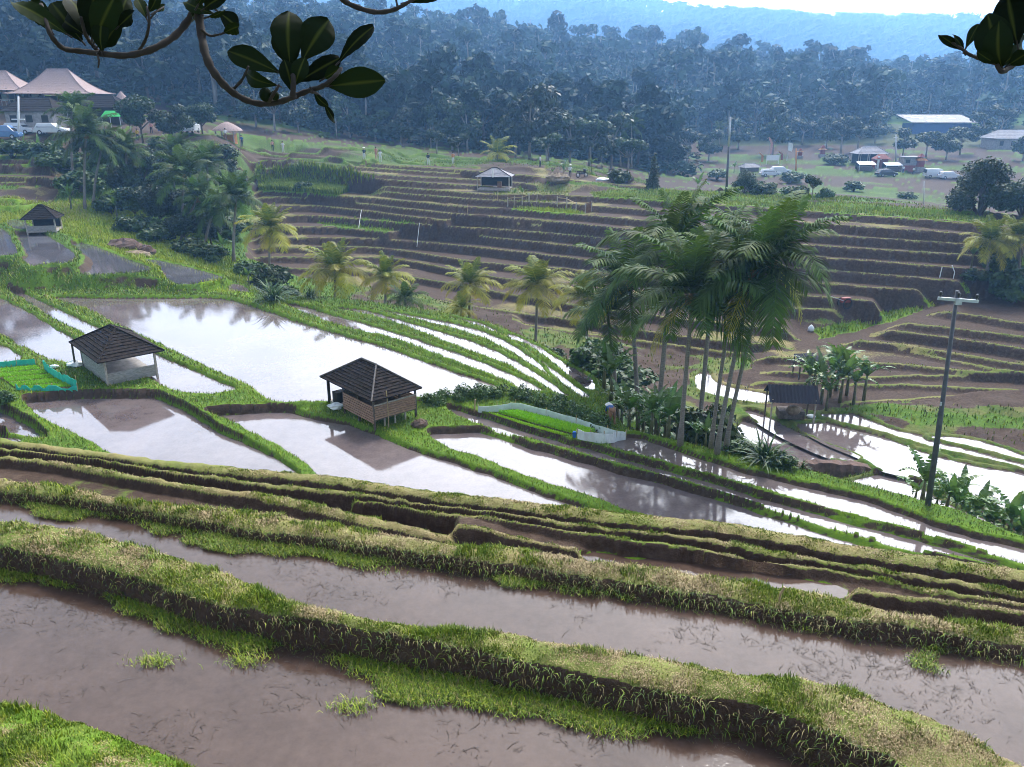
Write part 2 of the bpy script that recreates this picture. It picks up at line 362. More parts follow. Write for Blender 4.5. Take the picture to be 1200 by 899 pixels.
# ---- brown hillside: one level tread behind every traced lip
LIPS = [  # z, points
  (-4.9,[(985,476),(1000,473),(1050,470),(1133,464),(1200,467),(1280,472)]),(-4.72,[(880,447),(960,451),(1005,452),(1060,452),(1107,454),(1200,459),(1280,464)]),(-4.52,[(890,434),(960,440),(1005,443),(1080,441),(1200,443),(1280,447)]),
 (-4.25,[(880,419),(940,421),(1000,424),(1080,430),(1140,436),(1200,440)]),(-4.1,[(1000,405),(1047,409),(1110,422),(1160,432),(1200,437),(1280,445)]),(-3.8,[(985,397),(1050,404),(1100,412),(1150,420),(1200,428),(1280,438)]),
 (-3.2,[(1020,385),(1100,395),(1200,410),(1280,421)]),(-2.8,[(1040,377),(1120,386),(1200,395),(1280,405)]),(-2.4,[(1083,363),(1140,370),(1200,380),(1280,392)]),(-1.9,[(1150,340),(1200,343),(1280,350)]),
 (-4.5,[(600,379),(680,391),(780,404),(860,414),(920,418)]),
 (-4.0,[(290,325,-3.0),(350,331,-3.2),(420,339,-3.5),(480,347,-3.8),(540,357),(600,366),(700,380),(780,392),(860,402),(930,405)]),(-3.5,[(285,312,-2.6),(350,315,-2.8),(430,319,-3.2),(500,328,-3.4),(567,340),(700,362),(830,378),(940,388)]),
 (-2.9,[(285,301,-2.1),(350,302,-2.3),(420,302,-2.6),(467,304,-2.75),(567,323),(700,341),(830,355),(900,360),(963,363),(990,366)]),(-2.3,[(285,290,-1.6),(350,290,-1.75),(446,291,-2.1),(567,308),(677,317),(830,338),(960,348,-2.15),(1047,355,-2.05)]),
 (-1.5,[(285,279,-1.1),(400,279,-1.2),(472,282,-1.4),(560,290),(640,299),(830,322),(970,333,-1.45),(1100,343,-1.45)]),(-.7,[(285,268,-.4),(350,266,-.4),(400,267,-.5),(454,272,-.6),(490,270),(600,281),(694,291),(830,308,-.7),(963,317,-.7),(1100,328,-.75),(1150,333,-.95)]),
 (.1,[(285,256,.3),(350,253,.3),(400,255,.25),(492,263,.15),(600,270,.05),(700,279,.05),(830,296,-.1),(930,309,-.2)]),(.7,[(285,245,1.0),(350,241,1.0),(400,244,.95),(512,257,.75),(540,256,.7),(600,262,.6),(712,272,.55),(830,288,.5),(937,300,.3),(1133,315,-.08),(1190,320,-.3)]),
 (1.3,[(285,233,1.7),(330,231,1.7),(400,236,1.55),(528,250,1.3),(600,255,1.15),(720,267,1.1),(830,277,1.1),(940,287,1.0),(1143,300,.64),(1215,306,.4)]),
 (1.9,[(285,224,2.3),(330,224,2.3),(396,229,2.2),(450,233,2.1),(500,238,2.0),(540,242,1.9),(600,245,1.8),(660,250,1.72),(728,256,1.7),(830,265,1.68),(920,273,1.65),(1143,287,1.36),(1215,293,1.1)]),
 (2.4,[(430,223,2.7),(500,229,2.6),(580,235,2.45),(645,238,2.35),(744,245,2.25),(830,253,2.25),(967,263,2.25),(1143,275,2.1),(1215,281,1.9)]),
 (2.9,[(432,217,3.3),(512,223,3.1),(582,228,3.0),(660,229,2.9),(756,234,2.85),(830,240),(980,250,2.8),(1133,262,2.75),(1200,270,2.7)]),
(4.0,[(286,202,4.6),(340,197,4.5),(400,204,4.2),(448,210,4.0),(560,218,3.4),(620,222,3.1)]),(4.5,[(286,191,5.2),(340,192,5.0),(440,204,4.5),(564,211,3.8),(640,217,3.4)]),
 (5.0,[(286,183,5.7),(340,188,5.4),(400,194,5.1),(512,202,4.5),(570,206,4.1),(650,213,3.6)]),(5.5,[(284,175,6.2),(372,184,5.7),(440,192,5.3),(540,199,4.8),(600,204,4.4),(700,214,3.6),(780,221,3.1)]),
 (6.4,[(-160,186),(0,187),(40,188),(72,192)]),(5.7,[(-160,195),(0,196),(50,196),(80,199)]),(5.0,[(-160,205),(0,207),(60,208),(82,209)]),(4.5,[(-160,212),(0,214),(60,212),(84,216)]),
 (3.7,[(-160,228),(0,233),(25,232),(43,226)]),(3.1,[(-160,243),(0,242),(35,240),(62,234),(70,230)]),
]
LIPS.sort(key=lambda q: q[0])
LIPM = np.zeros(RR.shape); RIS = np.zeros(RR.shape); TREAD = np.zeros(RR.shape); lipsR = []
LIPG = vnoise(XX / 7, YY / 7, 71)
first = np.full(NA, np.nan)
for k, (z, pts) in enumerate(LIPS):
    rk, w = line_r(pts, z, False, wob=.006, seed=40 + k, taper=1.4)
    lipsR.append((z, rk)); z0_ = z; z = LAST_Z[None] - .06
    d = RR - rk[None]
    with np.errstate(invalid='ignore'):
        first = np.where(np.isfinite(rk) & ~np.isfinite(first), rk, first)
        ramp_ = .30 + .25 * vnoise(XX / 3, YY / 3, 8)
        up = sstep(-1, 0.1, d / ramp_)
        hit = (d > -ramp_) & (d < 14 - 6 * (z0_ > 2.6))
        fade = np.maximum(w, 0)[None] * (1 - sstep(7 - 3 * (z0_ > 2.6), 13 - 6 * (z0_ > 2.6), d))
        low = np.where(d < 0, Z, z)
        zn = low * (1 - up) + z * up + .10 * sstep(.40, .05, np.abs(d - .12)) * (d > -.1)
        zn = np.where(d > 0, z + .10 * sstep(.45, .1, np.abs(d - .12)), zn)
        Z = np.where(hit, Z * (1 - fade) + zn * fade, Z)
        RIS[hit & (d < -.02)] = 1; LIPM[hit & (d > -.02)] = 0; RIS[hit & (d >= -.02)] = 0
        TREAD[hit & (d > -.02) & (d < 9)] = 1
        LIPM[hit & (d > -.05) & (d < .42)] = 1
hill = (RIS + TREAD + LIPM) > 0
tn = fbm(XX / 4, YY / 4, 12, 3)
G[hill] = (.10 + .5 * sstep(.45, .75, tn))[hill]; DRY[hill] = .8; VIV[hill] = .1
m = RIS > 0; G[m] = (.02 + .25 * sstep(.6, .8, tn))[m]; DRY[m] = .5
m = (LIPM > 0); G[m] = .75; DRY[m] = .5 + .25 * LIPG[m]; VIV[m] = .25
NOB[hill & (LIPM == 0)] = 1
# ---- pixel position of every vertex (used to place crop patches and the ponds on the land)
PXX, PYY = proj(XX, YY, Z)
PXX = np.where(YY > 2, PXX, -9999)
def in_poly(px, py, P):
    P = np.asarray(P, float); ins = np.zeros(px.shape, bool); j = len(P) - 1
    for i in range(len(P)):
        xi, yi, xj, yj = P[i, 0], P[i, 1], P[j, 0], P[j, 1]
        if yi != yj:
            c = ((yi > py) != (yj > py)) & (px < (xj - xi) * (py - yi) / (yj - yi) + xi); ins ^= c
        j = i
    return ins
def patch(P, r0, r1, **k):
    jx = PXX + (fbm(XX, YY, 51, 2) - .5) * 10; jy = PYY + (fbm(XX, YY, 52, 2) - .5) * 5
    m = in_poly(jx, jy, P) & (RR > r0) & (RR < r1)
    for a, v in k.items(): {'g': G, 'dry': DRY, 'viv': VIV, 'nob': NOB}[a][m] = v
    return m
# left slope: lush grass; yellow-green young rice on the upper left terraces
far = RR > rE[None] + .2
patch([(-80,200),(90,225),(130,235),(190,262),(300,318),(300,350),(200,335),(150,310),(100,285),(50,265),(-80,262)], 50, 100, g=1, dry=.05, viv=.95, nob=0)
patch([(-80,222),(0,216),(40,219),(75,228),(100,245),(112,263),(75,262),(60,250),(-80,250)], 55, 100, g=.95, dry=.35, viv=.9, nob=0)
GREENP = patch([(300,203),(345,198),(420,207),(438,212),(424,219),(396,229),(345,226),(300,223)], 80, 125, g=1, dry=.0, viv=.8, nob=0)
patch([(590,245),(630,243),(690,250),(652,252),(600,249)], 80, 110, g=1, dry=.0, viv=1, nob=0)
patch([(360,256),(420,256),(490,262),(450,272),(380,264)], 70, 120, g=.9, dry=.1, viv=.35, nob=0)
patch([(955,385),(1000,376),(1050,362),(1108,340),(1160,316),(1200,300),(1290,300),(1290,312),(1200,322),(1120,350),(1060,372),(1000,390),(960,398)], 50, 90, g=1, dry=.15, viv=.55, nob=0)
patch([(950,400),(1010,388),(1100,358),(1200,318),(1200,323),(1100,364),(1010,394),(950,406)], 50, 90, g=.15, dry=.8, nob=1)
patch([(440,300),(470,280),(520,262),(560,250),(600,242),(640,240),(600,246),(560,256),(515,268),(470,288)], 70, 110, g=.35, dry=.72, nob=1)
patch([(560,232),(620,215),(680,218),(660,232),(620,245),(590,243)], 80, 120, g=.6, dry=.6, viv=.2, nob=0)
patch([(690,225),(780,222),(900,226),(1000,233),(1140,247),(1290,262),(1290,272),(1140,261),(980,249),(830,239),(700,232)], 60, 130, g=1, dry=.25, viv=.6, nob=0)
patch([(820,455),(1000,480),(1060,470),(1200,482),(1290,490),(1290,545),(1200,520),(1080,500),(960,490),(850,500),(790,460)], 35, 70, g=.8, dry=.3, viv=.15, nob=0)
patch([(690,395),(760,410),(720,460),(690,440),(670,420)], 30, 80, g=.8, dry=.3, viv=.3, nob=0)
mz = (RR > rE[None] + 1.5) & (RR < 95) & (XX > -14) & (TREAD + LIPM + RIS == 0) & (PXX > 300)
tz = fbm(XX / 2.5, YY / 2.5, 14, 3); G[mz] = (.25 + .6 * sstep(.42, .62, tz))[mz]; DRY[mz] = .45; VIV[mz] = 0
g0, d0, v0 = G.copy(), DRY.copy(), VIV.copy(); keepm = (LIPM + RIS) > 0
patch([(820,440),(900,430),(1000,428),(1100,440),(1290,450),(1290,478),(1200,476),(1060,474),(960,480),(900,476)], 35, 62, g=.22, dry=.8, viv=0, nob=1)
G = np.where(keepm, g0, G); DRY = np.where(keepm, d0, DRY); VIV = np.where(keepm, v0, VIV)
patch([(990,474),(1050,472),(1075,482),(1200,488),(1290,495),(1290,512),(1200,503),(1080,498),(1010,482)], 35, 62, g=.75, dry=.25, viv=.15, nob=0)
patch([(70,165),(290,160),(300,250),(285,305),(240,285),(180,240),(110,232),(60,190)], 70, 125, g=.8, dry=.15, viv=0)
# hidden far floor of the valley: banded fields, then forest floor
vm = (RR > 112) & (RR < 250)
band = fbm(RR / 9, AA * 7, 61, 3); ph = (RR / (5.2 + RR * .012) + fbm(AA * 12, RR * .02, 62, 3) * 5) % 1.0; bund = (ph < .13)
G[vm] = np.where(bund, .7, .22 + .35 * sstep(.5, .68, band))[vm]; DRY[vm] = np.where(bund, .35, .2)[vm]; VIV[vm] = np.where(bund, .12, .0)[vm]
Z = np.where(vm & bund, Z + .35, Z)
m = (RR >= 250) & (RR < 320) & (XX > 40); G[m] = .45
fm = (RR > 255) & ~m; G[fm] = 1; DRY[fm] = 0; VIV[fm] = 0
NOB[RR > 128] = 1
PXX_ = PXX
# ---- drop behind the crest of the terraces on the right
rT, _ = line_r([(760,221),(830,224),(900,225),(1000,231),(1140,246),(1290,261)], 3.0, False, taper=.3)
with np.errstate(invalid='ignore'):
    dd = RR - rT[None]; mm = (dd > 0) & (dd < 60)
    low = -1.0 + (fbm(XX / 9, YY / 9, 15, 2) - .5) * .8; low = low + (np.minimum(BASE, 3) - low) * sstep(25, 60, dd)
    Z = np.where(mm, np.maximum(low, 3.0 - .55 * dd), Z)
    mm = (dd > -14) & (dd <= 0) & (PXX_ > 700); Z = np.where(mm, np.minimum(Z, 3.02), Z)
# ================================================================= PONDS
def pond_world(P, z, h):
    """water outline: the near side is seen over its bund, so it is taken at the height of the bund's top"""
    P = np.asarray(P, float); n = len(P)
    ar = .5 * sum(P[i][0] * P[(i + 1) % n][1] - P[(i + 1) % n][0] * P[i][1] for i in range(n)); s = 1 if ar > 0 else -1
    out = []
    for i in range(n):
        e = P[(i + 1) % n] - P[i - 1]; ny = -s * e[0] / (np.hypot(*e) + 1e-9)      # outward, down the picture = towards us
        out.append(at_z(P[i][0], P[i][1], z + h * sstep(.15, .6, ny))[:2])
    return np.array(out)
def seg_dist(x, y, P):
    d = np.full(x.shape, 1e9); n = len(P)
    for i in range(n):
        ax, ay = P[i]; bx, by = P[(i + 1) % n]; ex, ey = bx - ax, by - ay; L = ex * ex + ey * ey + 1e-12
        t = np.clip(((x - ax) * ex + (y - ay) * ey) / L, 0, 1)
        d = np.minimum(d, (x - ax - t * ex) ** 2 + (y - ay - t * ey) ** 2)
    return np.sqrt(d)
def wsheet(name, poly, z, mat):
    me = bpy.data.meshes.new(name); me.from_pydata([(float(x), float(y), z) for x, y in poly], [], [tuple(range(len(poly)))]); me.update()
    if me.polygons[0].normal.z < 0: me.flip_normals()
    return struct(link(name, me, mat))
def grow(P, d):
    P = np.asarray(P); n = len(P); ar = .5 * sum(P[i][0] * P[(i + 1) % n][1] - P[(i + 1) % n][0] * P[i][1] for i in range(n)); s = 1 if ar > 0 else -1
    out = []
    for i in range(n):
        e = P[(i + 1) % n] - P[i - 1]; e = e / (np.hypot(*e) + 1e-9); out.append(P[i] + np.array([e[1], -e[0]]) * s * d)
    return np.array(out)
PONDS = [  # z, bund height, ring width, outline
 (.35,.17,.55,[(62,350),(110,350),(200,350),(262,351),(300,361),(350,378),(400,393),(450,407),(500,425),(550,442),(586,455),(545,459),(500,463),(470,463),(430,466),(390,467),(330,469),(313,465),(290,449),(260,436),(230,422),(200,407),(172,395),(135,378),(100,361)]),
 (.40,.16,.5,[(8,341),(30,345),(50,354),(80,368),(120,387),(150,399),(175,411),(200,422),(225,433),(250,444),(278,457),(250,460),(230,459),(205,455),(185,447),(160,432),(130,412),(97,389),(60,370),(30,351)]),
 (.45,.16,.5,[(-60,330),(0,350),(30,364),(60,382),(90,398),(108,406),(116,415),(100,424),(60,420),(42,412),(20,402),(0,391),(-60,366)]),
 (.50,.15,.4,[(-50,388),(0,404),(18,413),(24,420),(0,424),(-50,424)]),
 (.15,.17,.5,[(29,474),(60,470),(110,467),(160,467),(178,467),(195,472),(230,490),(265,510),(300,527),(335,543),(352,556),(300,570),(200,570),(118,526),(95,513),(62,497),(42,485)]),
 (.12,.16,.4,[(-60,470),(0,483),(25,495),(45,509),(56,519),(30,514),(0,502),(-60,490)]),
 (.10,.16,.4,[(-60,498),(0,511),(30,520),(0,530),(-60,520)]),
 (.10,.17,.55,[(243,489),(290,485),(338,484),(375,493),(420,502),(460,518),(500,533),(560,552),(600,568),(640,582),(690,598),(690,612),(500,592),(430,580),(395,570),(340,528),(300,510),(265,494)]),
 (.0,.17,.6,[(502,511),(530,508),(565,508),(610,522),(650,533),(690,545),(730,556),(800,574),(860,591),(917,609),(975,626),(1033,643),(1100,661),(1150,674),(1150,690),(1050,680),(950,662),(850,636),(760,605),(720,592),(680,578),(640,565),(600,551),(560,536),(520,522)]),
 (.04,.13,.4,[(525,480),(560,488),(600,502),(650,516),(733,539),(800,557),(917,591),(1030,621),(1133,648),(1210,671),(1210,676),(1133,656),(1030,633),(917,599),(800,563),(733,545),(650,522),(600,509),(570,500),(540,489)]),
 (.08,.15,.5,[(722,516),(745,513),(800,531),(880,556),(960,575),(1030,593),(1115,623),(1210,648),(1210,661),(1101,627),(1030,609),(945,587),(853,559),(773,538),(718,523)]),
 (.30,.15,.4,[(322,356),(350,359),(380,367),(440,383),(533,413),(600,439),(640,459),(610,453),(590,442),(533,421),(467,396),(400,380),(360,367),(335,358)]),
 (.25,.15,.4,[(395,361),(420,363),(440,367),(500,384),(567,405),(613,428),(666,463),(648,456),(600,428),(533,402),(467,377),(430,367)]),
 (.20,.15,.4,[(440,361),(460,366),(540,381),(587,397),(627,422),(653,443),(613,418),(567,394),(500,375),(460,366)]),
 (.14,.14,.35,[(515,369),(567,380),(608,404),(655,438),(692,465),(680,462),(650,437),(625,412),(585,389),(540,374)]),
 (.05,.12,.3,[(596,391),(630,405),(662,426),(690,442),(697,457),(688,456),(668,440),(648,424),(625,408),(600,397)]),
 (1.0,.12,.5,[(167,306),(185,305),(240,318),(263,326),(235,330),(206,332),(190,322),(180,313)]),
 (1.35,.13,.6,[(84,287),(107,287),(150,304),(180,316),(150,319),(100,321),(93,318),(95,300)]),
 (1.95,.13,.6,[(16,270),(40,269),(72,286),(87,297),(84,306),(60,308),(31,309),(22,290)]),
 (2.2,.12,.5,[(-60,262),(0,267),(16,285),(19,296),(0,298),(-60,298)]),
 (2.35,.1,.4,[(8,259),(24,258),(36,266),(16,267)]),
 (.25,.1,.4,[(270,333),(285,335),(290,341),(268,342)]),
 (-5.2,.16,.5,[(934,498),(979,497),(1030,511),(1087,531),(1144,546),(1230,563),(1230,612),(1150,582),(1087,560),(1036,549),(1013,536),(965,516)]),
 (-5.1,.16,.4,[(962,486),(1002,486),(1040,501),(1080,510),(1130,521),(1200,540),(1230,548),(1230,553),(1180,541),(1104,524),(1059,511),(1030,503),(985,492)]),
 (-5.05,.14,.4,[(1090,512),(1130,513),(1167,522),(1215,540),(1200,537),(1130,519)]),
 (-5.3,.15,.4,[(873,482),(900,488),(925,502),(954,516),(1005,537),(982,537),(931,517),(890,494)]),
 (-5.45,.15,.4,[(868,494),(890,500),(917,514),(975,536),(934,545),(890,530),(866,505)]),
 (-5.4,.15,.4,[(985,572),(1002,562),(1036,557),(1076,568),(1110,590),(1180,620),(1100,612),(1030,590)]),
 (8.11,.02,.12,[(690,652),(740,657),(800,663),(850,671),(900,678),(950,686),(985,693),(960,695),(900,687),(850,680),(800,672),(740,664)]),
 (-5.1,.14,.4,[(815,440),(830,437),(846,451),(905,463),(897,470),(850,464),(818,453)]),
]
POND_POLY = []
WET = np.zeros(RR.shape)
for k, (z, h, rw, P) in enumerate(PONDS):
    W0 = pond_world(P, z, h); Wp = smooth_line(W0, 4, True)
    a, r = az_r(Wp); m = (AZ_E > a.min() - .03) & (AZ_E < a.max() + .03); jj = np.where(m)[0]; jj = jj[jj < NDENSE]
    ii = np.where((R > r.min() - 2) & (R < r.max() + 2))[0]; ix = np.ix_(ii, jj)
    x, y = XX[ix], YY[ix]
    sd = seg_dist(x, y, Wp); sd = np.where(in_poly(x, y, Wp), -sd, sd)
    sd = sd + (fbm(x * 1.3, y * 1.3, 80, 3) - .5) * .26
    zz = Z[ix]; top = z + h + (fbm(x * 2.5, y * 2.5, 82, 2) - .5) * .08 - .03
    ring = z - .05 + (top - z + .05) * sstep(-.10, .10, sd)
    ring = np.where(sd > rw * .5, np.maximum(ring - (sd - rw * .5) * .9, -99), ring)
    prev = WET[ix]
    new = np.where(sd < .10, np.where((prev > 0) & (sd > -.05), np.maximum(zz, ring), ring), np.where(sd < rw * 3, np.maximum(zz, ring), zz))
    Z[ix] = new
    WET[ix] = np.where(sd < -.05, 1, prev)
    ringm = (sd > -.05) & (sd < rw)
    g = G[ix]; g[ringm] = np.maximum(g[ringm], .9); g[sd < -.03] = .04; G[ix] = g
    if z < .7 and z > -2:
        v = VIV[ix]; v[ringm] = .35; VIV[ix] = v; v = DRY[ix]; v[ringm] = .22; DRY[ix] = v
    nb = NOB[ix]; nb[ringm] = 0; nb[sd < 0] = 1; NOB[ix] = nb
    POND_POLY.append(grow(Wp, .12 if rw > .42 else .09))
# soil shows wherever the ground is steep
GR = np.zeros_like(Z); GR[1:-1] = (Z[2:] - Z[:-2]) / (RR[2:] - RR[:-2])
steep = sstep(.55, 1.15, np.abs(GR)) * (RR < 128)
keepL = in_poly(PXX, PYY, [(-80,200),(90,225),(130,235),(190,262),(300,318),(300,350),(200,335),(150,310),(100,285),(50,265),(-80,262)]) & (RR > 55) & (RR < 100)
keep = keepL | (RR > rAb[None] + .3) & (RR < rE[None] - 0) & (Z > .8)          # the grassy slope below the viewpoint
G = np.where(keep, G, G * (1 - steep * np.where(RR < 45, .85, .8)))
NOB = np.where((steep > .6) & (RR > 45) , 1, NOB)
# fine relief
Z = Z + (fbm(XX * 1.7, YY * 1.7, 91, 3) - .5) * .05 * (WET == 0) * sstep(0, 1, RR - 14) * (RR < 128)
# ---------------------------------------------------------------- ground mesh
def build_ground():
    V = np.stack([XX, YY, Z], -1).reshape(-1, 3)
    i = np.arange(NR - 1)[:, None]; j = np.arange(NA)[None]; j2 = (j + 1) % NA
    q = np.stack([i * NA + j + 0 * i, i * NA + j2 + 0 * i, (i + 1) * NA + j2, (i + 1) * NA + j], -1).reshape(-1, 4)
    me = mesh_np('ground', V, q, None, dict(grass=G.ravel(), dry=DRY.ravel(), vivid=VIV.ravel()), True)
    return struct(link('ground', me, 'ground'))
def ground_z(x, y):
    r = math.hypot(x, y); a = math.atan2(x, y); c = (a / D2R + 41) / .08; c = min(max(c, 0), NDENSE - 1.001)
    i = int(np.searchsorted(R, r)) - 1; i = min(max(i, 0), NR - 2); t = (r - R[i]) / (R[i + 1] - R[i]); j = int(c); u = c - j
    return float((Z[i, j] * (1 - t) + Z[i + 1, j] * t) * (1 - u) + (Z[i, j + 1] * (1 - t) + Z[i + 1, j + 1] * t) * u)
def hit(px, py, rmin=3, rmax=900):
    """where the line of sight through a point of the photograph meets the land"""
    d = ray(px, py); h = math.hypot(d[0], d[1]); r = rmin
    while r < rmax:
        t = r / h; z = CAMZ + d[2] * t
        if z <= ground_z(d[0] * t, d[1] * t): break
        r *= 1.004
    return Vector((d[0] * t, d[1] * t, ground_z(d[0] * t, d[1] * t)))
def at_d(px, py, Y):
    """ground point at distance Y in the direction of picture point px,py"""
    for _ in range(5):
        p = at_y(px, py, Y); z = ground_z(p[0], p[1]); py = min(max(proj(p[0], p[1], z)[1], 0), 1200)
    return Vector((p[0], p[1], z))
# ---------------------------------------------------------------- ground, water and grass materials
def ground_mat():
    m, nt, b = newmat('ground')
    A = lambda n: nd(nt, 'ShaderNodeAttribute', attribute_name=n).outputs['Fac']
    g, dry, viv = A('grass'), A('dry'), A('vivid')
    tc = nd(nt, 'ShaderNodeTexCoord').outputs['Object']
    n1 = noise(nt, .9, 5, .65, tc); n2 = noise(nt, 6, 5, .7, tc); n3 = noise(nt, 30, 3, .7, tc)
    soil = ramp(nt, n2, [(.25, (.018, .011, .007)), (.5, (.052, .033, .024)), (.75, (.105, .073, .052))])
    soil = mixc(nt, math_(nt, 'MULTIPLY', n1, .6), soil, (.074, .050, .036))
    grass = mixc(nt, ramp(nt, n2, [(.3, (0, 0, 0)), (.7, (1, 1, 1))]), (.022, .055, .006), (.075, .14, .012))
    vividc = mixc(nt, n2, (.075, .20, .010), (.26, .36, .02))
    straw = mixc(nt, n3, (.14, .10, .045), (.29, .24, .11))
    fv = math_(nt, 'MULTIPLY', viv, ramp(nt, n1, [(.25, (.5,) * 3), (.7, (1,) * 3)]), clamp=True)
    grass = mixc(nt, fv, grass, vividc)
    fd = math_(nt, 'MULTIPLY_ADD', dry, 1.5, math_(nt, 'MULTIPLY_ADD', n1, 1.6, -1.25), clamp=True)
    grass = mixc(nt, fd, grass, straw)
    gg = math_(nt, 'ADD', g, math_(nt, 'MULTIPLY_ADD', n2, .9, -.45))
    gg = ramp(nt, gg, [(.36, (0, 0, 0)), (.62, (1, 1, 1))])
    nt.links.new(mixc(nt, gg, soil, grass), b.inputs['Base Color'])
    b.inputs['Roughness'].default_value = .95; b.inputs['Specular IOR Level'].default_value = .15
    bump(nt, b, math_(nt, 'ADD', n2, math_(nt, 'MULTIPLY', n3, .5)), .6, .05)
def water_mat(name, mud1, mud2, ior=1.5, rough=.03, rip=.12, scale=3):
    m, nt, b = newmat(name)
    tc = nd(nt, 'ShaderNodeTexCoord').outputs['Object']
    n1 = noise(nt, .35, 5, .6, tc); n2 = noise(nt, 2.5, 5, .7, tc); n3 = noise(nt, 12, 4, .7, tc)
    f = math_(nt, 'ADD', math_(nt, 'MULTIPLY', n1, .42), math_(nt, 'ADD', math_(nt, 'MULTIPLY', n2, .3), math_(nt, 'MULTIPLY', n3, .28)))
    nt.links.new(ramp(nt, f, [(.40, mud1), (.60, mud2)]), b.inputs['Base Color'])
    b.inputs['IOR'].default_value = ior
    nt.links.new(math_(nt, 'MULTIPLY_ADD', ramp(nt, n1, [(.4, (0,) * 3), (.7, (1,) * 3)]), .06, rough), b.inputs['Roughness'])
    bump(nt, b, math_(nt, 'ADD', n2, math_(nt, 'MULTIPLY', n3, .4)), rip, .012)
ground_mat()
water_mat('pond_water', (.085, .066, .066), (.15, .12, .115), 1.62, .02, .06)
water_mat('muddy_water', (.046, .029, .022), (.084, .056, .044), 1.34, .05, .16)
water_mat('pale_water', (.060, .058, .066), (.105, .10, .112), 1.62, .03, .10)
build_ground()
for k, (z, h, rw, P) in enumerate(PONDS): wsheet('paddy_water', POND_POLY[k], z, 'pale_water' if .8 < z < 3 else 'pond_water' if z < 5 else 'muddy_water')
def band_sheet(name, r0, r1, z, mat, pad0=.1, pad1=.1):
    js = [j for j in range(0, NDENSE, 6)]
    pts = [((r0[j] - pad0) * math.sin(AZ[j]), (r0[j] - pad0) * math.cos(AZ[j])) for j in js] + [((r1[j] + pad1) * math.sin(AZ[j]), (r1[j] + pad1) * math.cos(AZ[j])) for j in reversed(js)]
    return wsheet(name, pts, z, mat)
band_sheet('paddy_water', np.minimum(rB0, rB1f - .3), rB1f, 8.50, 'muddy_water', .12, .06)
band_sheet('paddy_water', rB1b, rB2f, 8.30, 'muddy_water', .1, .06)
# ================================================================= GRASS AND FLOATING STRAW
def grass_mat():
    m, nt, b = newmat('grass_blade')
    t = nd(nt, 'ShaderNodeAttribute', attribute_name='tone').outputs['Fac']; d = nd(nt, 'ShaderNodeAttribute', attribute_name='dryb').outputs['Fac']
    g = ramp(nt, t, [(0, (.024, .058, .005)), (.5, (.125, .205, .010)), (1, (.34, .38, .02))])
    s = ramp(nt, t, [(0, (.10, .07, .03)), (.5, (.25, .185, .085)), (1, (.46, .36, .19))])
    nt.links.new(mixc(nt, d, g, s), b.inputs['Base Color']); b.inputs['Roughness'].default_value = .6; b.inputs['Specular IOR Level'].default_value = .3
grass_mat()
simple('dead_straw', (.09, .07, .055), (.025, .02, .018), 20, .9, 0)
def blades(P, L, w, tone, dry, lean, seed, az=None):
    """one grass blade per point: two bent segments"""
    r = np.random.default_rng(seed); n = len(P)
    a = r.uniform(0, 2 * PI, n) if az is None else az + r.normal(0, .7, n)
    d = np.stack([np.cos(a), np.sin(a)], -1); s = np.stack([-d[:, 1], d[:, 0]], -1)
    le = lean * r.uniform(.3, 1.5, n)
    V = np.zeros((n, 5, 3)); hw = (w / 2)[:, None]
    V[:, 0] = P; V[:, 1] = P; V[:, 0, :2] -= s * hw; V[:, 1, :2] += s * hw
    h1 = L * .55; m = P.copy(); m[:, :2] += d * (h1 * np.sin(le * .5))[:, None]; m[:, 2] += h1 * np.cos(le * .5)
    V[:, 2] = m; V[:, 3] = m; V[:, 2, :2] += s * hw * .75; V[:, 3, :2] -= s * hw * .75
    tp = m.copy(); tp[:, :2] += d * (L * .5 * np.sin(np.minimum(le * 1.5, 2.3)))[:, None]; tp[:, 2] += L * .5 * np.cos(np.minimum(le * 1.5, 2.3)); V[:, 4] = tp
    b = np.arange(n)[:, None] * 5
    return V.reshape(-1, 3), b + np.array([[0, 1, 2, 3]]), b + np.array([[3, 2, 4]]), np.repeat(tone, 5), np.repeat(dry, 5)
def join_blades(name, parts):
    V = []; Qd = []; T = []; to = []; dr = []; n = 0
    for v, q, t, a, d in parts:
        V.append(v); Qd.append(q + n); T.append(t + n); to.append(a); dr.append(d); n += len(v)
    me = mesh_np(name, np.concatenate(V), np.concatenate(Qd), np.concatenate(T), dict(tone=np.concatenate(to), dryb=np.concatenate(dr)))
    return stuff(link(name, me, 'grass_blade'))
AREA = np.zeros(RR.shape); AREA[:-1, :NDENSE - 1] = RR[:-1, :NDENSE - 1] * (.08 * D2R) * (RR[1:, :NDENSE - 1] - RR[:-1, :NDENSE - 1])
AREA[:, :20] = 0
def pick(weight, n, seed):
    r = np.random.default_rng(seed); w = (weight * AREA).ravel(); c = np.cumsum(w); k = np.searchsorted(c, r.uniform(0, c[-1], n)); k = np.minimum(k, len(w) - 1)
    i, j = k // NA, k % NA; u, v = r.uniform(0, 1, n), r.uniform(0, 1, n); i2, j2 = np.minimum(i + 1, NR - 1), np.minimum(j + 1, NDENSE - 1)
    f = lambda A: (A[i, j] * (1 - u) + A[i2, j] * u) * (1 - v) + (A[i, j2] * (1 - u) + A[i2, j2] * u) * v
    return np.stack([f(XX), f(YY), f(Z)], -1), i, j
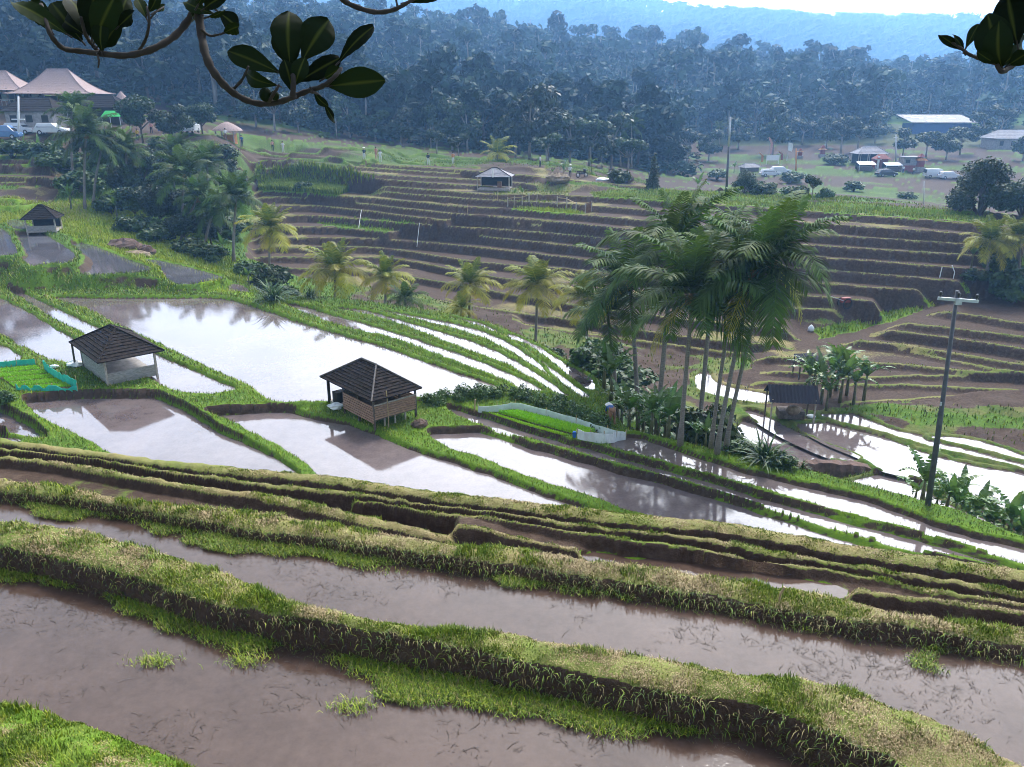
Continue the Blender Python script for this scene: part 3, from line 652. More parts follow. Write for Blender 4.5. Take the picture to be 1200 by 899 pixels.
def grass():
    r = np.random.default_rng(5); parts = []
    # cropped grass on the near bunds: green and straw patches
    top = (FGTOP > 0) & (RR < 15); near = np.clip(9.5 / RR, .45, 1.6)
    for nm, wgt, n, L0, L1 in (('n', top * near ** 2, 250000, .020, .050),):
        P, i, j = pick(wgt * (.25 + .75 * sstep(.30, .5, fbm(XX * 5, YY * 5, 70, 2))), n, 1)
        pn = fbm(P[:, 0] * 1.6, P[:, 1] * 1.6, 7, 3); p2 = fbm(P[:, 0] * 7, P[:, 1] * 7, 8, 2)
        dr = np.clip((DRY[i, j] - .53) * 1.3 + (pn - .5) * 2.6 + (p2 - .5) * 1.6 + .34 + r.normal(0, .28, n), 0, 1); dr = np.where(dr > .5, .55 + .45 * dr, dr * .5)
        L = r.uniform(L0, L1, n) * (1 - .3 * dr) * np.clip(RR[i, j] / 6, .8, 1.1) * np.where(RR[i, j] > rB2b[j] + .1, .62, 1) * (.55 + 1.1 * sstep(.35, .75, fbm(P[:, 0] * 4, P[:, 1] * 4, 71, 2)) + .8 * (r.uniform(0, 1, n) < .02)); w = r.uniform(.004, .0085, n) * np.clip(RR[i, j] / 5.5, .8, 2)
        parts.append(blades(P, L, w, np.clip(r.normal(.55, .22, n) + (p2 - .5) * .5, 0, 1), dr, .5 + dr * .95, 2))
    # longer grass and roots hanging over the near edges of those bunds
    P, i, j = pick(((RR > rB1f[None] - .14) & (RR < rB1f[None] + .03) | (RR > rB2f[None] - .14) & (RR < rB2f[None] + .03)) * 1.0, 12000, 3); n = len(P)
    hang = r.uniform(0, 1, n) ** 1.5
    parts.append(blades(P, r.uniform(.05, .14, n), r.uniform(.004, .008, n), np.clip(r.normal(.25, .25, n), 0, 1), (r.uniform(0, 1, n) < .4) * .8, 1.9 + 0 * n, 4, az=np.arctan2(-P[:, 1], -P[:, 0])))
    # trodden green weeds lying at the foot of the bunds, on the water
    for rf, zz, wd, n, th in ((rB1f, 8.505, .5, 20000, .52), (rB2f, 8.305, .42, 16000, .47)):
        dd = (rf[None] - RR); wn = fbm(XX * 1.1, YY * 1.1, 17, 3)
        P, i, j = pick(((dd > .02) & (dd < wd)) * sstep(th, th + .2, wn + .26 * (1 - dd / wd) - .12), n, 5); n = len(P); P[:, 2] = zz + r.uniform(0, .02, n)
        parts.append(blades(P, r.uniform(.03, .085, n), r.uniform(.004, .009, n), np.clip(r.normal(.42, .25, n), 0, 1), (r.uniform(0, 1, n) < .12) * .8, 1.35, 6))
    # a few loose green tufts on the water
    cs = [(410,774),(180,776),(290,775),(565,795),(500,812),(415,828),(700,832),(720,850)]
    for cx, cy_ in cs:
        c = at_z(cx, cy_, 8.51); n = 260; P = np.stack([c[0] + r.normal(0, .10, n), c[1] + r.normal(0, .045, n), 8.505 + r.uniform(0, .015, n)], -1)
        parts.append(blades(P, r.uniform(.03, .08, n), r.uniform(.004, .008, n), np.clip(r.normal(.6, .2, n), 0, 1), (r.uniform(0, 1, n) < .15) * .7, 1.4, 8))
    # bunds and banks of the plain
    pz = (RR > rAb[None] + .3) & (RR < rE[None] + 14) & (WET < .5) & (NOB < .5) & (RR > 20) & (RR < 70)
    P, i, j = pick(pz * G * np.clip(30 / RR, .4, 1.3), 150000, 11); n = len(P); s = np.clip(RR[i, j] / 32, .75, 1.9)
    pn = fbm(P[:, 0] * .8, P[:, 1] * .8, 18, 3); vv = VIV[i, j]
    parts.append(blades(P, r.uniform(.05, .14, n) * s * (.75 + pn * .6), r.uniform(.014, .03, n) * s, np.clip(r.normal(.36, .2, n) + vv * .45 + (pn - .5) * .7, 0, 1), np.clip((r.uniform(0, 1, n) < DRY[i, j] * 1.1 * (1.4 - pn)) * .75, 0, 1), .6, 12))
    # left slope, rice shoots, tall green crop patch, terrace lips
    sl = (RR > rE[None]) & (RR > 50) & (RR < 122) & (NOB < .5) & (WET < .5)
    P, i, j = pick(sl * G * (.35 + VIV), 120000, 13); n = len(P); vv = VIV[i, j]; pn = fbm(P[:, 0] * .5, P[:, 1] * .5, 19, 3)
    L = r.uniform(.10, .26, n) * (1 + .8 * vv) * (1 - .6 * LIPM[i, j])
    parts.append(blades(P, L, r.uniform(.04, .08, n), np.clip(r.normal(.35, .2, n) + vv * .55 + (pn - .5) * .7, 0, 1), np.clip((r.uniform(0, 1, n) < DRY[i, j] * .9) * .65, 0, 1), .5, 14))
    gp = in_poly(PXX, PYY, [(300,203),(345,198),(420,207),(438,212),(424,219),(396,229),(345,226),(300,223)]) & (RR > 85) & (RR < 125)
    P, i, j = pick(gp * 1.0, 26000, 15); n = len(P)
    parts.append(blades(P, r.uniform(.5, 1.0, n), r.uniform(.06, .12, n), np.clip(r.normal(.55, .25, n), 0, 1), 0 * L[:1].repeat(n), .5, 16))
    gm = join_blades('grass', parts)
    # straw and twigs floating on the two near paddies
    n = 1500; P = []; rr = np.random.default_rng(44)
    for lo, hi, zz, m in ((np.maximum(np.minimum(rB0, rB1f - .3), 4.0), rB1f - .05, 8.504, 3000), (rB1b + .1, rB2f - .05, 8.304, 2600)):
        j = rr.integers(20, NDENSE - 20, m * 3); u = rr.uniform(0, 1, m * 3); rad = lo[j] + (hi[j] - lo[j]) * u
        x, y = rad * np.sin(AZ[j]), rad * np.cos(AZ[j]); k = fbm(x * 1.1, y * 2.2, 77, 3) * .75 + fbm(x * 6, y * 9, 78, 2) * .35 + rr.normal(0, .05, len(x)) > .60
        P.append(np.stack([x[k], y[k], np.full(k.sum(), zz)], -1)[:m])
    P = np.concatenate(P); n = len(P); a = rr.normal(.15, 1.1, n); L = rr.uniform(.010, .070, n) * rr.uniform(.2, 1, n); w = rr.uniform(.0009, .0027, n)
    d = np.stack([np.cos(a), np.sin(a), 0 * a], -1); s = np.stack([-np.sin(a), np.cos(a), 0 * a], -1)
    V = np.stack([P - d * L[:, None] - s * w[:, None], P - d * L[:, None] + s * w[:, None], P + s * (w + .15 * L)[:, None], P + s * (.15 * L - w)[:, None], P + d * L[:, None] + s * (w * .5)[:, None], P + d * L[:, None] - s * (w * .5)[:, None]], 1)
    V[:, :, 2] += rr.uniform(.0, .004, n)[:, None]
    b = np.arange(n)[:, None] * 6
    me = mesh_np('floating_straw', V.reshape(-1, 3), np.concatenate([b + [[0, 3, 2, 1]], b + [[3, 5, 4, 2]]])); stuff(link('floating_straw', me, 'dead_straw'))
grass()
# ================================================================= PLANT KIT
foliage_mat('palm_leaf', (.008, .026, .006), (.095, .165, .020), .55, .25, .12, .2)
foliage_mat('gold_palm_leaf', (.040, .085, .008), (.40, .36, .035), .5, .25, .15, .15)
foliage_mat('banana_leaf', (.022, .062, .012), (.13, .23, .045), .38, .3, .45, .2)
foliage_mat('tree_leaf', (.010, .026, .010), (.055, .095, .022), .55, .15, .3, .3)
foliage_mat('shrub_leaf', (.012, .032, .009), (.085, .15, .028), .55, .2, .3, .25)
foliage_mat('forest_leaf', (.006, .018, .014), (.030, .062, .036), .7, .1, .15, .35)
simple('palm_bark', (.27, .24, .21), (.10, .085, .075), 9, .9, .6, .02, stretch=(1, 1, 5))
simple('bark', (.13, .10, .08), (.045, .035, .028), 8, .9, .6, .02)
simple('pale_bark', (.34, .30, .26), (.16, .14, .12), 4, .9, .3, .02)
simple('banana_stem', (.16, .17, .07), (.06, .05, .03), 6, .6, .2)
simple('coconut', (.30, .16, .04), (.12, .07, .02), 5, .6, .2)
def mpp(p):
    return (p[1] * ct - (p[2] - CAMZ) * st) / F
def frond_arrays(L, el, droop, nl, ll, seed, tone0, tone1, lw=.075):
    """palm frond along +X: rachis bending down, two rows of hanging leaflets"""
    r = np.random.default_rng(seed); N = 14; pts = [np.zeros(3)]; a = el
    for i in range(N):
        pts.append(pts[-1] + np.array([math.cos(a), 0, math.sin(a)]) * L / N); a -= droop * (.4 + 1.2 * i / N) / N
    pts = np.array(pts); V = []; Qd = []; T = []; tone = []
    for i in range(N + 1):
        w = .028 * L * (1 - .8 * i / N) / 2; V += [pts[i] + (0, w, 0), pts[i] + (0, 0, -w), pts[i] + (0, -w, 0)]; tone += [tone1 * .9 + .05] * 3
    for i in range(N):
        for k in (0, 1): Qd.append((3 * i + k, 3 * i + k + 1, 3 * i + k + 4, 3 * i + k + 3))
    for s in (-1, 1):
        for k in range(nl):
            t = .10 + .90 * (k + r.uniform(0, .6)) / nl; f = t * N; i = min(int(f), N - 1); p = pts[i] + (pts[i + 1] - pts[i]) * (f - i)
            d = pts[i + 1] - pts[i]; d = d / np.linalg.norm(d); up = np.array([-d[2], 0, d[0]])
            q = ll * (math.sin(PI * min(1, .18 + .82 * t)) ** .6 * .85 + .15) * r.uniform(.8, 1.1)
            sw = .45 + .5 * t + r.normal(0, .1)
            dr = np.array([d[0] * sw, s * .95, d[2] * sw]) + up * r.normal(.12, .12); dr = dr / np.linalg.norm(dr)
            b = p; m = b + dr * q * .5 + np.array([0, 0, -.10 * q]); e = m + dr * q * .42 + np.array([0, 0, -.30 * q])
            w = lw * ll * r.uniform(.7, 1.1) * .5; wd = d * w; n = len(V); V += [b - wd * .5, b + wd * .5, m + wd, m - wd, e]
            tt = min(1, max(0, tone0 + (tone1 - tone0) * t + r.normal(0, .12))); tone += [tt * .8, tt * .8, tt, tt, min(1, tt + .1)]
            Qd.append((n, n + 1, n + 2, n + 3)); T.append((n + 3, n + 2, n + 4))
    return np.array(V), np.array(Qd), np.array(T), np.array(tone)
def frond(name, mat, *a):
    V, q, t, tn = frond_arrays(*a); me = mesh_np(name, V, q, t, dict(tone=tn)); me.materials.append(MATS[mat]); return me
FR = {}
for kind, mat, t0, t1, ll in (('green', 'palm_leaf', .15, .55, .36), ('gold', 'gold_palm_leaf', .12, .55, .34)):
    L = []
    for k, (el, dp) in enumerate(((1.35, .5), (1.05, 1.0), (.75, 1.3), (.42, 1.5), (.1, 1.6), (-.35, 1.2))):
        o = .0 if kind == 'green' else -.28 + .17 * k
        L.append([frond('frond', mat, 1.0, el, dp, 44, ll, 100 + k * 3 + s, t0 + o * .6 + (.12 if k == 0 else 0), t1 + o + (.25 if kind == 'green' and k in (0, 5) else 0)) for s in (0, 1)])
    FR[kind] = L
FR['dead'] = [[frond('frond', 'gold_palm_leaf', 1.0, -.5, .9, 26, .26, 177, .5, .9)]]
def palm(label, base, crown, L, kind='green', n=20, group=None, seed=0, rt=.13, nuts=True, trunk='palm_bark', name='coconut_palm', dead=0, spread=1.0):
    r = random.Random(seed); base = Vector(base); crown = Vector(crown) - base
    t = thing(name, label, 'palm', base, 0, group)
    h = crown.length; pts = []; rad = []
    for i in range(13):
        u = i / 12; c = Vector((crown.x * (u ** 1.35), crown.y * (u ** 1.35), crown.z * u)); pts.append(c + Vector((0, 0, -.15 if i == 0 else 0))); rad.append(rt * (1.5 - .5 * min(1, u * 6)) * (1 - .3 * u) * (1.06 if i % 2 else .97))
    MB().tube(pts, rad, 9).build('trunk', trunk, t, True)
    for i in range(n):
        u = (i + .5) / n; k = min(5, int(u ** (1 / spread) * 6)); me = r.choice(FR[kind][k])
        f = link('frond', me, None, t, crown + Vector((0, 0, .02)), (r.uniform(-.15, .15), r.uniform(-.12, .12), i * 2.39996 + r.uniform(-.25, .25)), L * r.uniform(.85, 1.1) * (.8 if k == 0 else 1))
    for i in range(dead):
        link('frond', FR['dead'][0][0], None, t, crown + Vector((0, 0, -.1)), (0, .2, r.uniform(0, 6.28)), L * .85)
    if nuts:
        m = MB().tube([crown + Vector((0, 0, .05)), crown + Vector((0, 0, -.2)), crown + Vector((0, 0, -.42))], [.16, .17, .10], 8)
        for i in range(10): a = i * .63; m.ball((crown.x + .2 * math.cos(a), crown.y + .2 * math.sin(a), crown.z - .12 - r.uniform(0, .25)), .09, (1, 1, 1.15), 8, 5)
        m.build('coconut_bunch', 'coconut', t, True)
    return t
def palm_px(label, bx, by, cx, cy_, rpx, base=None, dy=0, **k):
    """palm standing at picture point (bx,by) with its crown seen at (cx,cy)"""
    b = hit(bx, by) if base is None else Vector(base); c = at_y(cx, cy_, b.y + dy); m = mpp(c)
    return palm(label, b, c, rpx * m, **k)
def crown_np(blobs, n, size, seed, flat=.0):
    """loose leaf clumps through the volume of a few blobs, thicker towards their outsides"""
    r = np.random.default_rng(seed); bl = np.array(blobs); vol = (bl[:, 3] ** 2); k = r.choice(len(bl), n, p=vol / vol.sum())
    d = r.normal(0, 1, (n, 3)); d /= np.linalg.norm(d, axis=1)[:, None]; rad = bl[k, 3] * np.clip(r.uniform(.35, 1.08, n) ** .6 + r.normal(0, .06, n), .2, 1.2)
    C = bl[k, :3] + d * rad[:, None] * np.array([1, 1, .8])
    nrm = d * .7 + r.normal(0, .6, (n, 3)) + np.array([0, 0, .5]); nrm /= np.linalg.norm(nrm, axis=1)[:, None]
    t1 = np.cross(nrm, r.normal(0, 1, (n, 3))); t1 /= np.linalg.norm(t1, axis=1)[:, None]; t2 = np.cross(nrm, t1)
    s = size * r.uniform(.55, 1.25, n)[:, None]
    V = np.stack([C - t1 * s, C - t2 * s * .55 + nrm * s * .15, C + t1 * s, C + t2 * s * .55 + nrm * s * .15], 1).reshape(-1, 3)
    cl = r.uniform(0, 1, len(bl))[k]
    tone = np.clip(r.normal(.35, .18, n) + (cl - .5) * .5, 0, 1)
    return V, np.arange(4 * n).reshape(-1, 4), np.repeat(tone, 4)
def tree_protos(kind, size, nq, seed):
    """(trunk mesh, crown mesh, raw crown arrays) for a tree 1 unit high"""
    r = random.Random(seed); m = MB(); blobs = []
    if kind == 'round':
        m.tube([(0, 0, -.03), (.01, 0, .2), (.0, .01, .45), (.02, .0, .7)], [.024, .018, .014, .006], 7)
        for i in range(9):
            a = i * 2.4; z = r.uniform(.38, .82); q = r.uniform(.10, .27) * (1.15 - abs(z - .55)); blobs.append((q * math.cos(a), q * math.sin(a), z, r.uniform(.12, .2)))
            m.tube([(0, 0, z * .55), (q * .5 * math.cos(a), q * .5 * math.sin(a), z * .8), (q * math.cos(a), q * math.sin(a), z)], [.014, .009, .004], 5)
    elif kind == 'tall':
        m.tube([(0, 0, -.03), (.01, 0, .3), (-.005, .01, .6), (.01, .0, .9)], [.018, .015, .011, .004], 6)
        for i in range(8):
            a = i * 2.4; z = r.uniform(.58, .95); q = r.uniform(.04, .14); blobs.append((q * math.cos(a), q * math.sin(a), z, r.uniform(.07, .12)))
            m.tube([(0, 0, z - .12), (q * math.cos(a), q * math.sin(a), z)], [.007, .003], 4)
    elif kind == 'cone':
        m.tube([(0, 0, -.03), (0, 0, .5), (0, 0, .95)], [.02, .014, .004], 6)
        for i in range(11):
            z = .08 + .84 * i / 10; q = .17 * (1 - .85 * z); blobs.append((r.uniform(-.02, .02), r.uniform(-.02, .02), z, q))
    elif kind == 'spread':
        m.tube([(0, 0, -.03), (.02, 0, .25), (.0, .02, .5)], [.03, .024, .016], 7)
        for i in range(11):
            a = i * 2.4; z = r.uniform(.55, .88); q = .36 * math.sqrt(r.uniform(.05, 1)); blobs.append((q * math.cos(a), q * math.sin(a), z, r.uniform(.10, .16)))
            m.tube([(0, .01, .42), (q * .6 * math.cos(a), q * .6 * math.sin(a), z * .85), (q * math.cos(a), q * math.sin(a), z)], [.012, .008, .003], 4)
    elif kind == 'bush':
        for i in range(8):
            a = i * 2.4; z = r.uniform(.2, .7); q = r.uniform(.05, .45); blobs.append((q * math.cos(a), q * math.sin(a), z, r.uniform(.2, .32)))
            m.tube([(0, 0, -.03), (q * .6 * math.cos(a), q * .6 * math.sin(a), z)], [.025, .01], 4)
    arr = crown_np(blobs, nq, size, seed)
    return m, arr
def make_tree(name, label, cat, kind, size, nq, seed, leaf, bark, group=None, crown='crown', trunk='trunk'):
    m, (V, q, tn) = tree_protos(kind, size, nq, seed)
    t = thing(name, label, cat, (0, 0, -500), 0, group)
    link(trunk, m.mesh(trunk, True), bark, t); link(crown, mesh_np(crown, V, q, None, dict(tone=tn)), leaf, t)
    return t
def leaf_blade(L, W, seed, droop=1.2, el=.9, tear=.3):
    """banana leaf along +X with a folded midrib and torn edges"""
    r = np.random.default_rng(seed); N = 12; V = []; Qd = []; tn = []; p = np.zeros(3); a = el; n = 0
    rows = []
    for i in range(N + 1):
        u = i / N; w = W * r.uniform(.8, 1.05) * (math.sin(PI * min(1, .06 + .94 * u) ** .8) ** .7) * (1 if u > .12 else .12); rows.append((p.copy(), a, w))
        p = p + np.array([math.cos(a), 0, math.sin(a)]) * L / N; a -= droop * (.3 + 1.3 * u) / N
    for i in range(N):
        for s in (-1, 1):
            (p0, a0, w0), (p1, a1, w1) = rows[i], rows[i + 1]; g = r.uniform(0, tear); sag = r.uniform(.1, .5)
            o0 = np.array([0, s * w0 * .5, w0 * (.12 - sag * .3)]); o1 = np.array([-g * L / N, s * w1 * .5, w1 * (.12 - sag * .3)])
            k = len(V); V += [p0, p0 + o0, p1 + o1, p1]; Qd.append((k, k + 1, k + 2, k + 3) if s < 0 else (k, k + 3, k + 2, k + 1)); t = .45 + r.normal(0, .13); tn += [.75, t, t, .75]
    return mesh_np('leaf', np.array(V), np.array(Qd), None, dict(tone=np.clip(tn, 0, 1)))
BL = [leaf_blade(1, .22, 60 + k, d, e, te) for k, (d, e, te) in enumerate(((.7, 1.3, .3), (1.5, 1.1, 1.2), (2.0, .95, 1.6), (2.5, .7, 2.0)))]
for b in BL: b.materials.append(MATS['banana_leaf'])
def banana(label, base, H, seed, group=None, n=8):
    r = random.Random(seed); t = thing('banana_plant', label, 'banana plant', base, r.uniform(0, 6.28), group); h = H * .48
    MB().tube([(0, 0, -.1), (.02, 0, h * .5), (.03, .02, h)], [.075 * H / 2.2, .06 * H / 2.2, .035 * H / 2.2], 7).build('stem', 'banana_stem', t, True)
    for i in range(n):
        k = 0 if i == 0 else r.choice((1, 1, 2, 2, 3))
        link('leaf', BL[k], None, t, (.03, .02, h * (.9 + .1 * r.random())), (r.uniform(-.2, .2), r.uniform(-.15, .15), i * 2.4 + r.uniform(-.3, .3)), H * .58 * r.uniform(.75, 1.1))
    return t
def spiky(name, label, base, H, seed, n=60, cat='plant', group=None, mat='shrub_leaf', wid=.06, lean=.9):
    """rosette of long arching strap leaves"""
    r = np.random.default_rng(seed); V = []; Qd = []; T = []; tn = []
    for i in range(n):
        a = r.uniform(0, 6.28); e = r.uniform(.35, 1.45); L = H * r.uniform(.7, 1.15); w = wid * H; p = np.array([r.normal(0, .10 * H), r.normal(0, .10 * H), 0]); sx = np.array([-math.sin(a), math.cos(a), 0]); k = len(V); to = min(1, max(0, r.normal(.4, .22)))
        for s in range(5):
            ww = w * (1, 1, .8, .5, .05)[s] * .5; V += [p - sx * ww, p + sx * ww]; tn += [to, to]; p = p + np.array([math.cos(a) * math.cos(e), math.sin(a) * math.cos(e), math.sin(e)]) * L / 4; e -= lean * .35
        for s in range(4): Qd.append((k + 2 * s, k + 2 * s + 1, k + 2 * s + 3, k + 2 * s + 2))
    o = link(name, mesh_np(name, np.array(V), np.array(Qd), None, dict(tone=np.array(tn))), mat, None, base)
    return tag(o, label, cat, group)
# ================================================================= PLANTS IN THEIR PLACES
# --- the clump of tall coconut palms
G1 = 'tall coconut palms in the clump beside the paddies'
palm_px('coconut palm at the front middle of the clump with a drooping yellow frond', 797, 515, 812, 345, 104, base=at_d(797, 517, 29.1), kind='green', n=20, group=G1, seed=3, rt=.095, dead=2, spread=.9)
pb = hit(840, 529)
palm_px('leaning coconut palm with the front trunk of the three slanting together', 840, 529, 884, 318, 98, base=at_d(840, 530, 28.2), kind='green', n=18, group=G1, seed=4, rt=.09, dead=1)
palm_px('leaning palm with the rightmost of three slanting trunks and an upright pale spear leaf', 849, 513, 903, 302, 98, base=at_d(850, 526, 28.5), kind='green', n=18, group=G1, seed=5, rt=.082, dead=2)
palm_px('leaning coconut palm with the leftmost trunk of the three slanting together', 836, 508, 862, 330, 82, base=at_d(833, 524, 28.7), dy=.4, kind='green', n=17, group=G1, seed=6, rt=.08)
palm_px('coconut palm behind the clump whose crown reaches highest', 768, 470, 790, 288, 98, base=at_d(768, 470, 34), dy=.5, kind='green', n=18, group=G1, seed=7, rt=.12)
palm_px('coconut palm at the left rear of the clump with drooping dark fronds', 748, 450, 738, 330, 84, base=at_d(748, 450, 36), dy=.5, kind='green', n=18, group=G1, seed=8, rt=.12, dead=1)
palm_px('shorter coconut palm low on the left side of the clump', 730, 450, 712, 368, 62, base=at_d(726, 450, 38), dy=.3, kind='green', n=18, group=G1, seed=9, rt=.1, nuts=False)
palm_px('coconut palm in the dark centre rear of the clump', 815, 470, 838, 305, 84, base=at_d(815, 470, 35), dy=.8, kind='green', n=18, group=G1, seed=10, rt=.12)
# --- the row of young golden palms along the gully
G2 = 'young golden palms along the gully'
for lab, bx, by, cx, cy_, rp, Y, n, knd in [
    ('young golden palm standing alone at the left end of the row beyond the big paddy', 316, 322, 317, 268, 36, 66, 20, 'gold'),
    ('young palm with pale upright fronds beyond the corner of the big paddy', 393, 352, 393, 318, 44, 57, 18, 'gold'),
    ('young golden palm between the two greener ones beyond the narrow paddies', 452, 350, 452, 325, 33, 57, 16, 'gold'),
    ('small green palm just right of a golden palm beyond the narrow paddies', 474, 360, 475, 350, 24, 55, 13, 'green'),
    ('young golden palm above a lower yellow green one beyond the narrow paddies', 549, 370, 551, 334, 35, 56, 17, 'gold'),
    ('smallest yellow green palm sprouting below the golden palm', 540, 376, 541, 362, 22, 53, 12, 'gold'),
    ('young golden palm standing apart left of the tall palm clump', 627, 383, 630, 335, 40, 54, 18, 'gold'),
    ('young golden palm half hidden behind the left side of the tall clump', 690, 392, 684, 350, 38, 50, 16, 'gold'),
    ('young golden palm on the grass bank at the right edge of the brown terraces', 1157, 310, 1160, 283, 33, 66, 18, 'gold'),
    ('young golden palm beyond the bank palm, nearer the frame edge', 1192, 306, 1195, 278, 33, 66, 18, 'gold')]:
    palm_px(lab, bx, by, cx, cy_, rp * 1.15, base=at_d(bx, by, Y), kind=knd, n=n + 6, group=G2, seed=int(cx), rt=.11, nuts=False, name='young_palm', spread=.95)
# --- the dark grove on the left
G3 = 'coconut palms of the left grove'
for lab, bx, by, cx, cy_, rp, Y, sd in [
    ('coconut palm with a bare pale trunk at the left end of the grove', 100, 234, 101, 158, 46, 86, 1),
    ('coconut palm with a thin trunk just right of the pale trunked palm', 110, 232, 120, 172, 34, 88, 2),
    ('coconut palm behind the grove in front of the dark roofed building', 86, 200, 84, 130, 32, 97, 3),
    ('coconut palm with a yellowing frond in the left part of the grove', 150, 230, 148, 178, 34, 90, 4),
    ('coconut palm with grey spreading fronds in the middle of the grove', 214, 262, 216, 205, 44, 82, 5),
    ('coconut palm over the pale leaning trunks in the grove', 212, 285, 232, 232, 36, 78, 6),
    ('coconut palm with a dark trunk pale at its foot, right end of the grove', 274, 303, 277, 232, 42, 74, 7),
    ('coconut palm high in the grove below the parked car', 205, 230, 205, 180, 34, 94, 8),
    ('coconut palm below the thatched kiosk', 246, 235, 243, 192, 34, 92, 9),
    ('coconut palm crown low in the right half of the grove', 240, 290, 250, 248, 32, 77, 10)]:
    palm_px(lab, bx, by, cx, cy_, rp, base=at_d(bx, by, Y), kind='green', n=22, group=G3, seed=50 + sd, rt=.14, nuts=sd in (1, 5, 6), spread=.85)
# --- single palms farther off
for lab, cx, cy_, rp, Y, h, sd, knd in [
    ('yellow green palm with a hanging yellow frond behind the terrace top hut', 583, 180, 26, 122, 5, 1, 'gold'),
    ('small pale palm at the foot of the forest left of the terraces', 378, 165, 14, 150, 9, 2, 'green'),
    ('left one of the pair of tall far palms before the forest', 727, 152, 18, 165, 11, 3, 'green'),
    ('right one of the pair of tall far palms before the forest', 740, 148, 19, 165, 12, 4, 'green'),
    ('thin far palm left of the distant pole in the valley', 843, 148, 9, 225, 12, 5, 'green')]:
    b = at_d(cx, 200, Y); c = at_y(cx, cy_, Y); palm(lab, b, c, rp * mpp(c), knd, 15, None, 80 + sd, .16, False, 'pale_bark', 'coconut_palm', 1 if knd == 'gold' else 0)
# --- banana plants
def bananas(spots, H, group, where, Y=None):
    for i, (px, py, lab) in enumerate(spots):
        b = hit(px, py) if Y is None else at_d(px, py, Y); banana(lab, b, H * random.uniform(.8, 1.15), int(px * 7 + py), group, random.randint(6, 9))
GB = 'banana plants under the tall palms'
for i, (px, Y, h, lab) in enumerate([
    (708, 37, 2.6, 'banana plant at the far left foot of the palm clump, above the mud channel'), (728, 35, 2.7, 'broad leaved banana plant left of the palm trunks with a pale upright leaf'),
    (746, 33, 2.8, 'banana plant with a tall pale folded leaf left of the middle palm trunk'), (762, 31.5, 2.5, 'banana plant with grey dead stems beside the netted seedling bed'),
    (782, 31, 2.5, 'banana plant pressed against the middle palm trunk'), (778, 33.5, 2.9, 'banana plant with yellow green leaves behind the middle palm trunk'),
    (738, 38, 2.6, 'banana plant in the shade behind the clump'), (815, 30.2, 1.5, 'low banana plant right of the middle palm trunk'), (826, 29.3, 1.4, 'small banana plant at the foot of the leaning palms')]):
    banana(lab, at_d(px, 480, Y), h * 1.15, 300 + i, GB, 9)
GC = 'banana plants beside the dark roofed shelter'
for i, (px, Y, lab) in enumerate([(946, 48, 'banana plant with tattered dark leaves at the left of the clump above the shelter'), (962, 47.5, 'banana plant leaning over the shelter roof'), (972, 48.5, 'tallest banana plant of the clump above the shelter'),
    (984, 47.5, 'banana plant with bright leaves in the middle of the clump above the shelter'), (992, 48.5, 'banana plant with one dark stem in the clump above the shelter'), (1012, 48, 'banana plant standing apart at the right end of the clump above the shelter')]):
    banana(lab, at_d(px, 440, Y), 3.6, 320 + i, GC, 9)
GD = 'banana plants beyond the utility pole'
for i, (px, Y, h, lab) in enumerate([(1078, 27.6, 2.1, 'banana plant with a pale folded leaf just left of the utility pole'), (1106, 27.6, 1.8, 'banana plant just right of the utility pole'), (1122, 28, 1.8, 'dark banana plant in the middle of the row beyond the pole'),
    (1138, 27.6, 1.7, 'banana plant with drooping leaves in the row beyond the pole'), (1160, 27.2, 1.6, 'banana plant with a yellow green leaf in the row beyond the pole'), (1176, 26.8, 2.0, 'tall banana plant near the right end of the row beyond the pole'), (1194, 26.5, 1.6, 'banana plant at the very end of the row beyond the pole')]):
    banana(lab, at_d(px, 585, Y), h * 1.45, 340 + i, GD, 8)
for i, (px, Y, h, lab) in enumerate([(84, 85, 3.2, 'banana plant left of the pale palm trunk in the grove'), (138, 84, 3.4, 'banana plant between the grove palms'), (262, 75, 2.6, 'banana plant at the right foot of the grove'), (313, 66, 2.2, 'pale banana plant under the solitary golden palm'),
    (292, 58, 1.8, 'pale banana sprout left of the strap leaved clump'), (612, 93, 2.0, 'banana plant right of the terrace top hut'), (603, 94, 1.7, 'small banana plant behind the terrace top hut'), (660, 104, 2.4, 'bright banana plant beside the people on the terrace crest'), (647, 104, 1.5, 'small banana sprout on the terrace crest'),
    (693, 112, 2.4, 'pale banana plant behind the motorbike on the crest'), (817, 100, 3.0, 'bright banana plant on the crest left of the distant pole'), (882, 97, 2.4, 'banana plant right of the small dark tree on the crest'), (860, 180, 2.6, 'pale banana plant down in the far valley'),
    (30, 106, 3.2, 'banana plant below the parked cars on the left'), (48, 106, 3.0, 'banana plant right of the cars above the left terraces'), (1138, 67, 2.4, 'banana plant with one bent leaf below the round tree')]):
    banana(lab, at_d(px, 200, Y), h, 360 + i, 'banana plants dotted around the terraces', 7)
for i, (px, Y, h, lab) in enumerate([(1068, 28.6, 2.2, 'banana plant left of the pole, nearest the white water'), (1094, 28.3, 2.3, 'banana plant right behind the utility pole'), (1116, 27.2, 2.0, 'banana plant low in front of the row beyond the pole'), (1130, 28.8, 2.6, 'tall dark banana plant at the back of the row beyond the pole'), (1150, 28.2, 2.4, 'banana plant with hanging brown leaves in the row beyond the pole'), (1168, 27.8, 2.5, 'banana plant behind the tall one at the right of the row'), (1185, 27.4, 2.3, 'banana plant with broad leaves close to the frame edge')]):
    banana(lab, at_d(px, 585, Y), h, 380 + i, GD, 9)
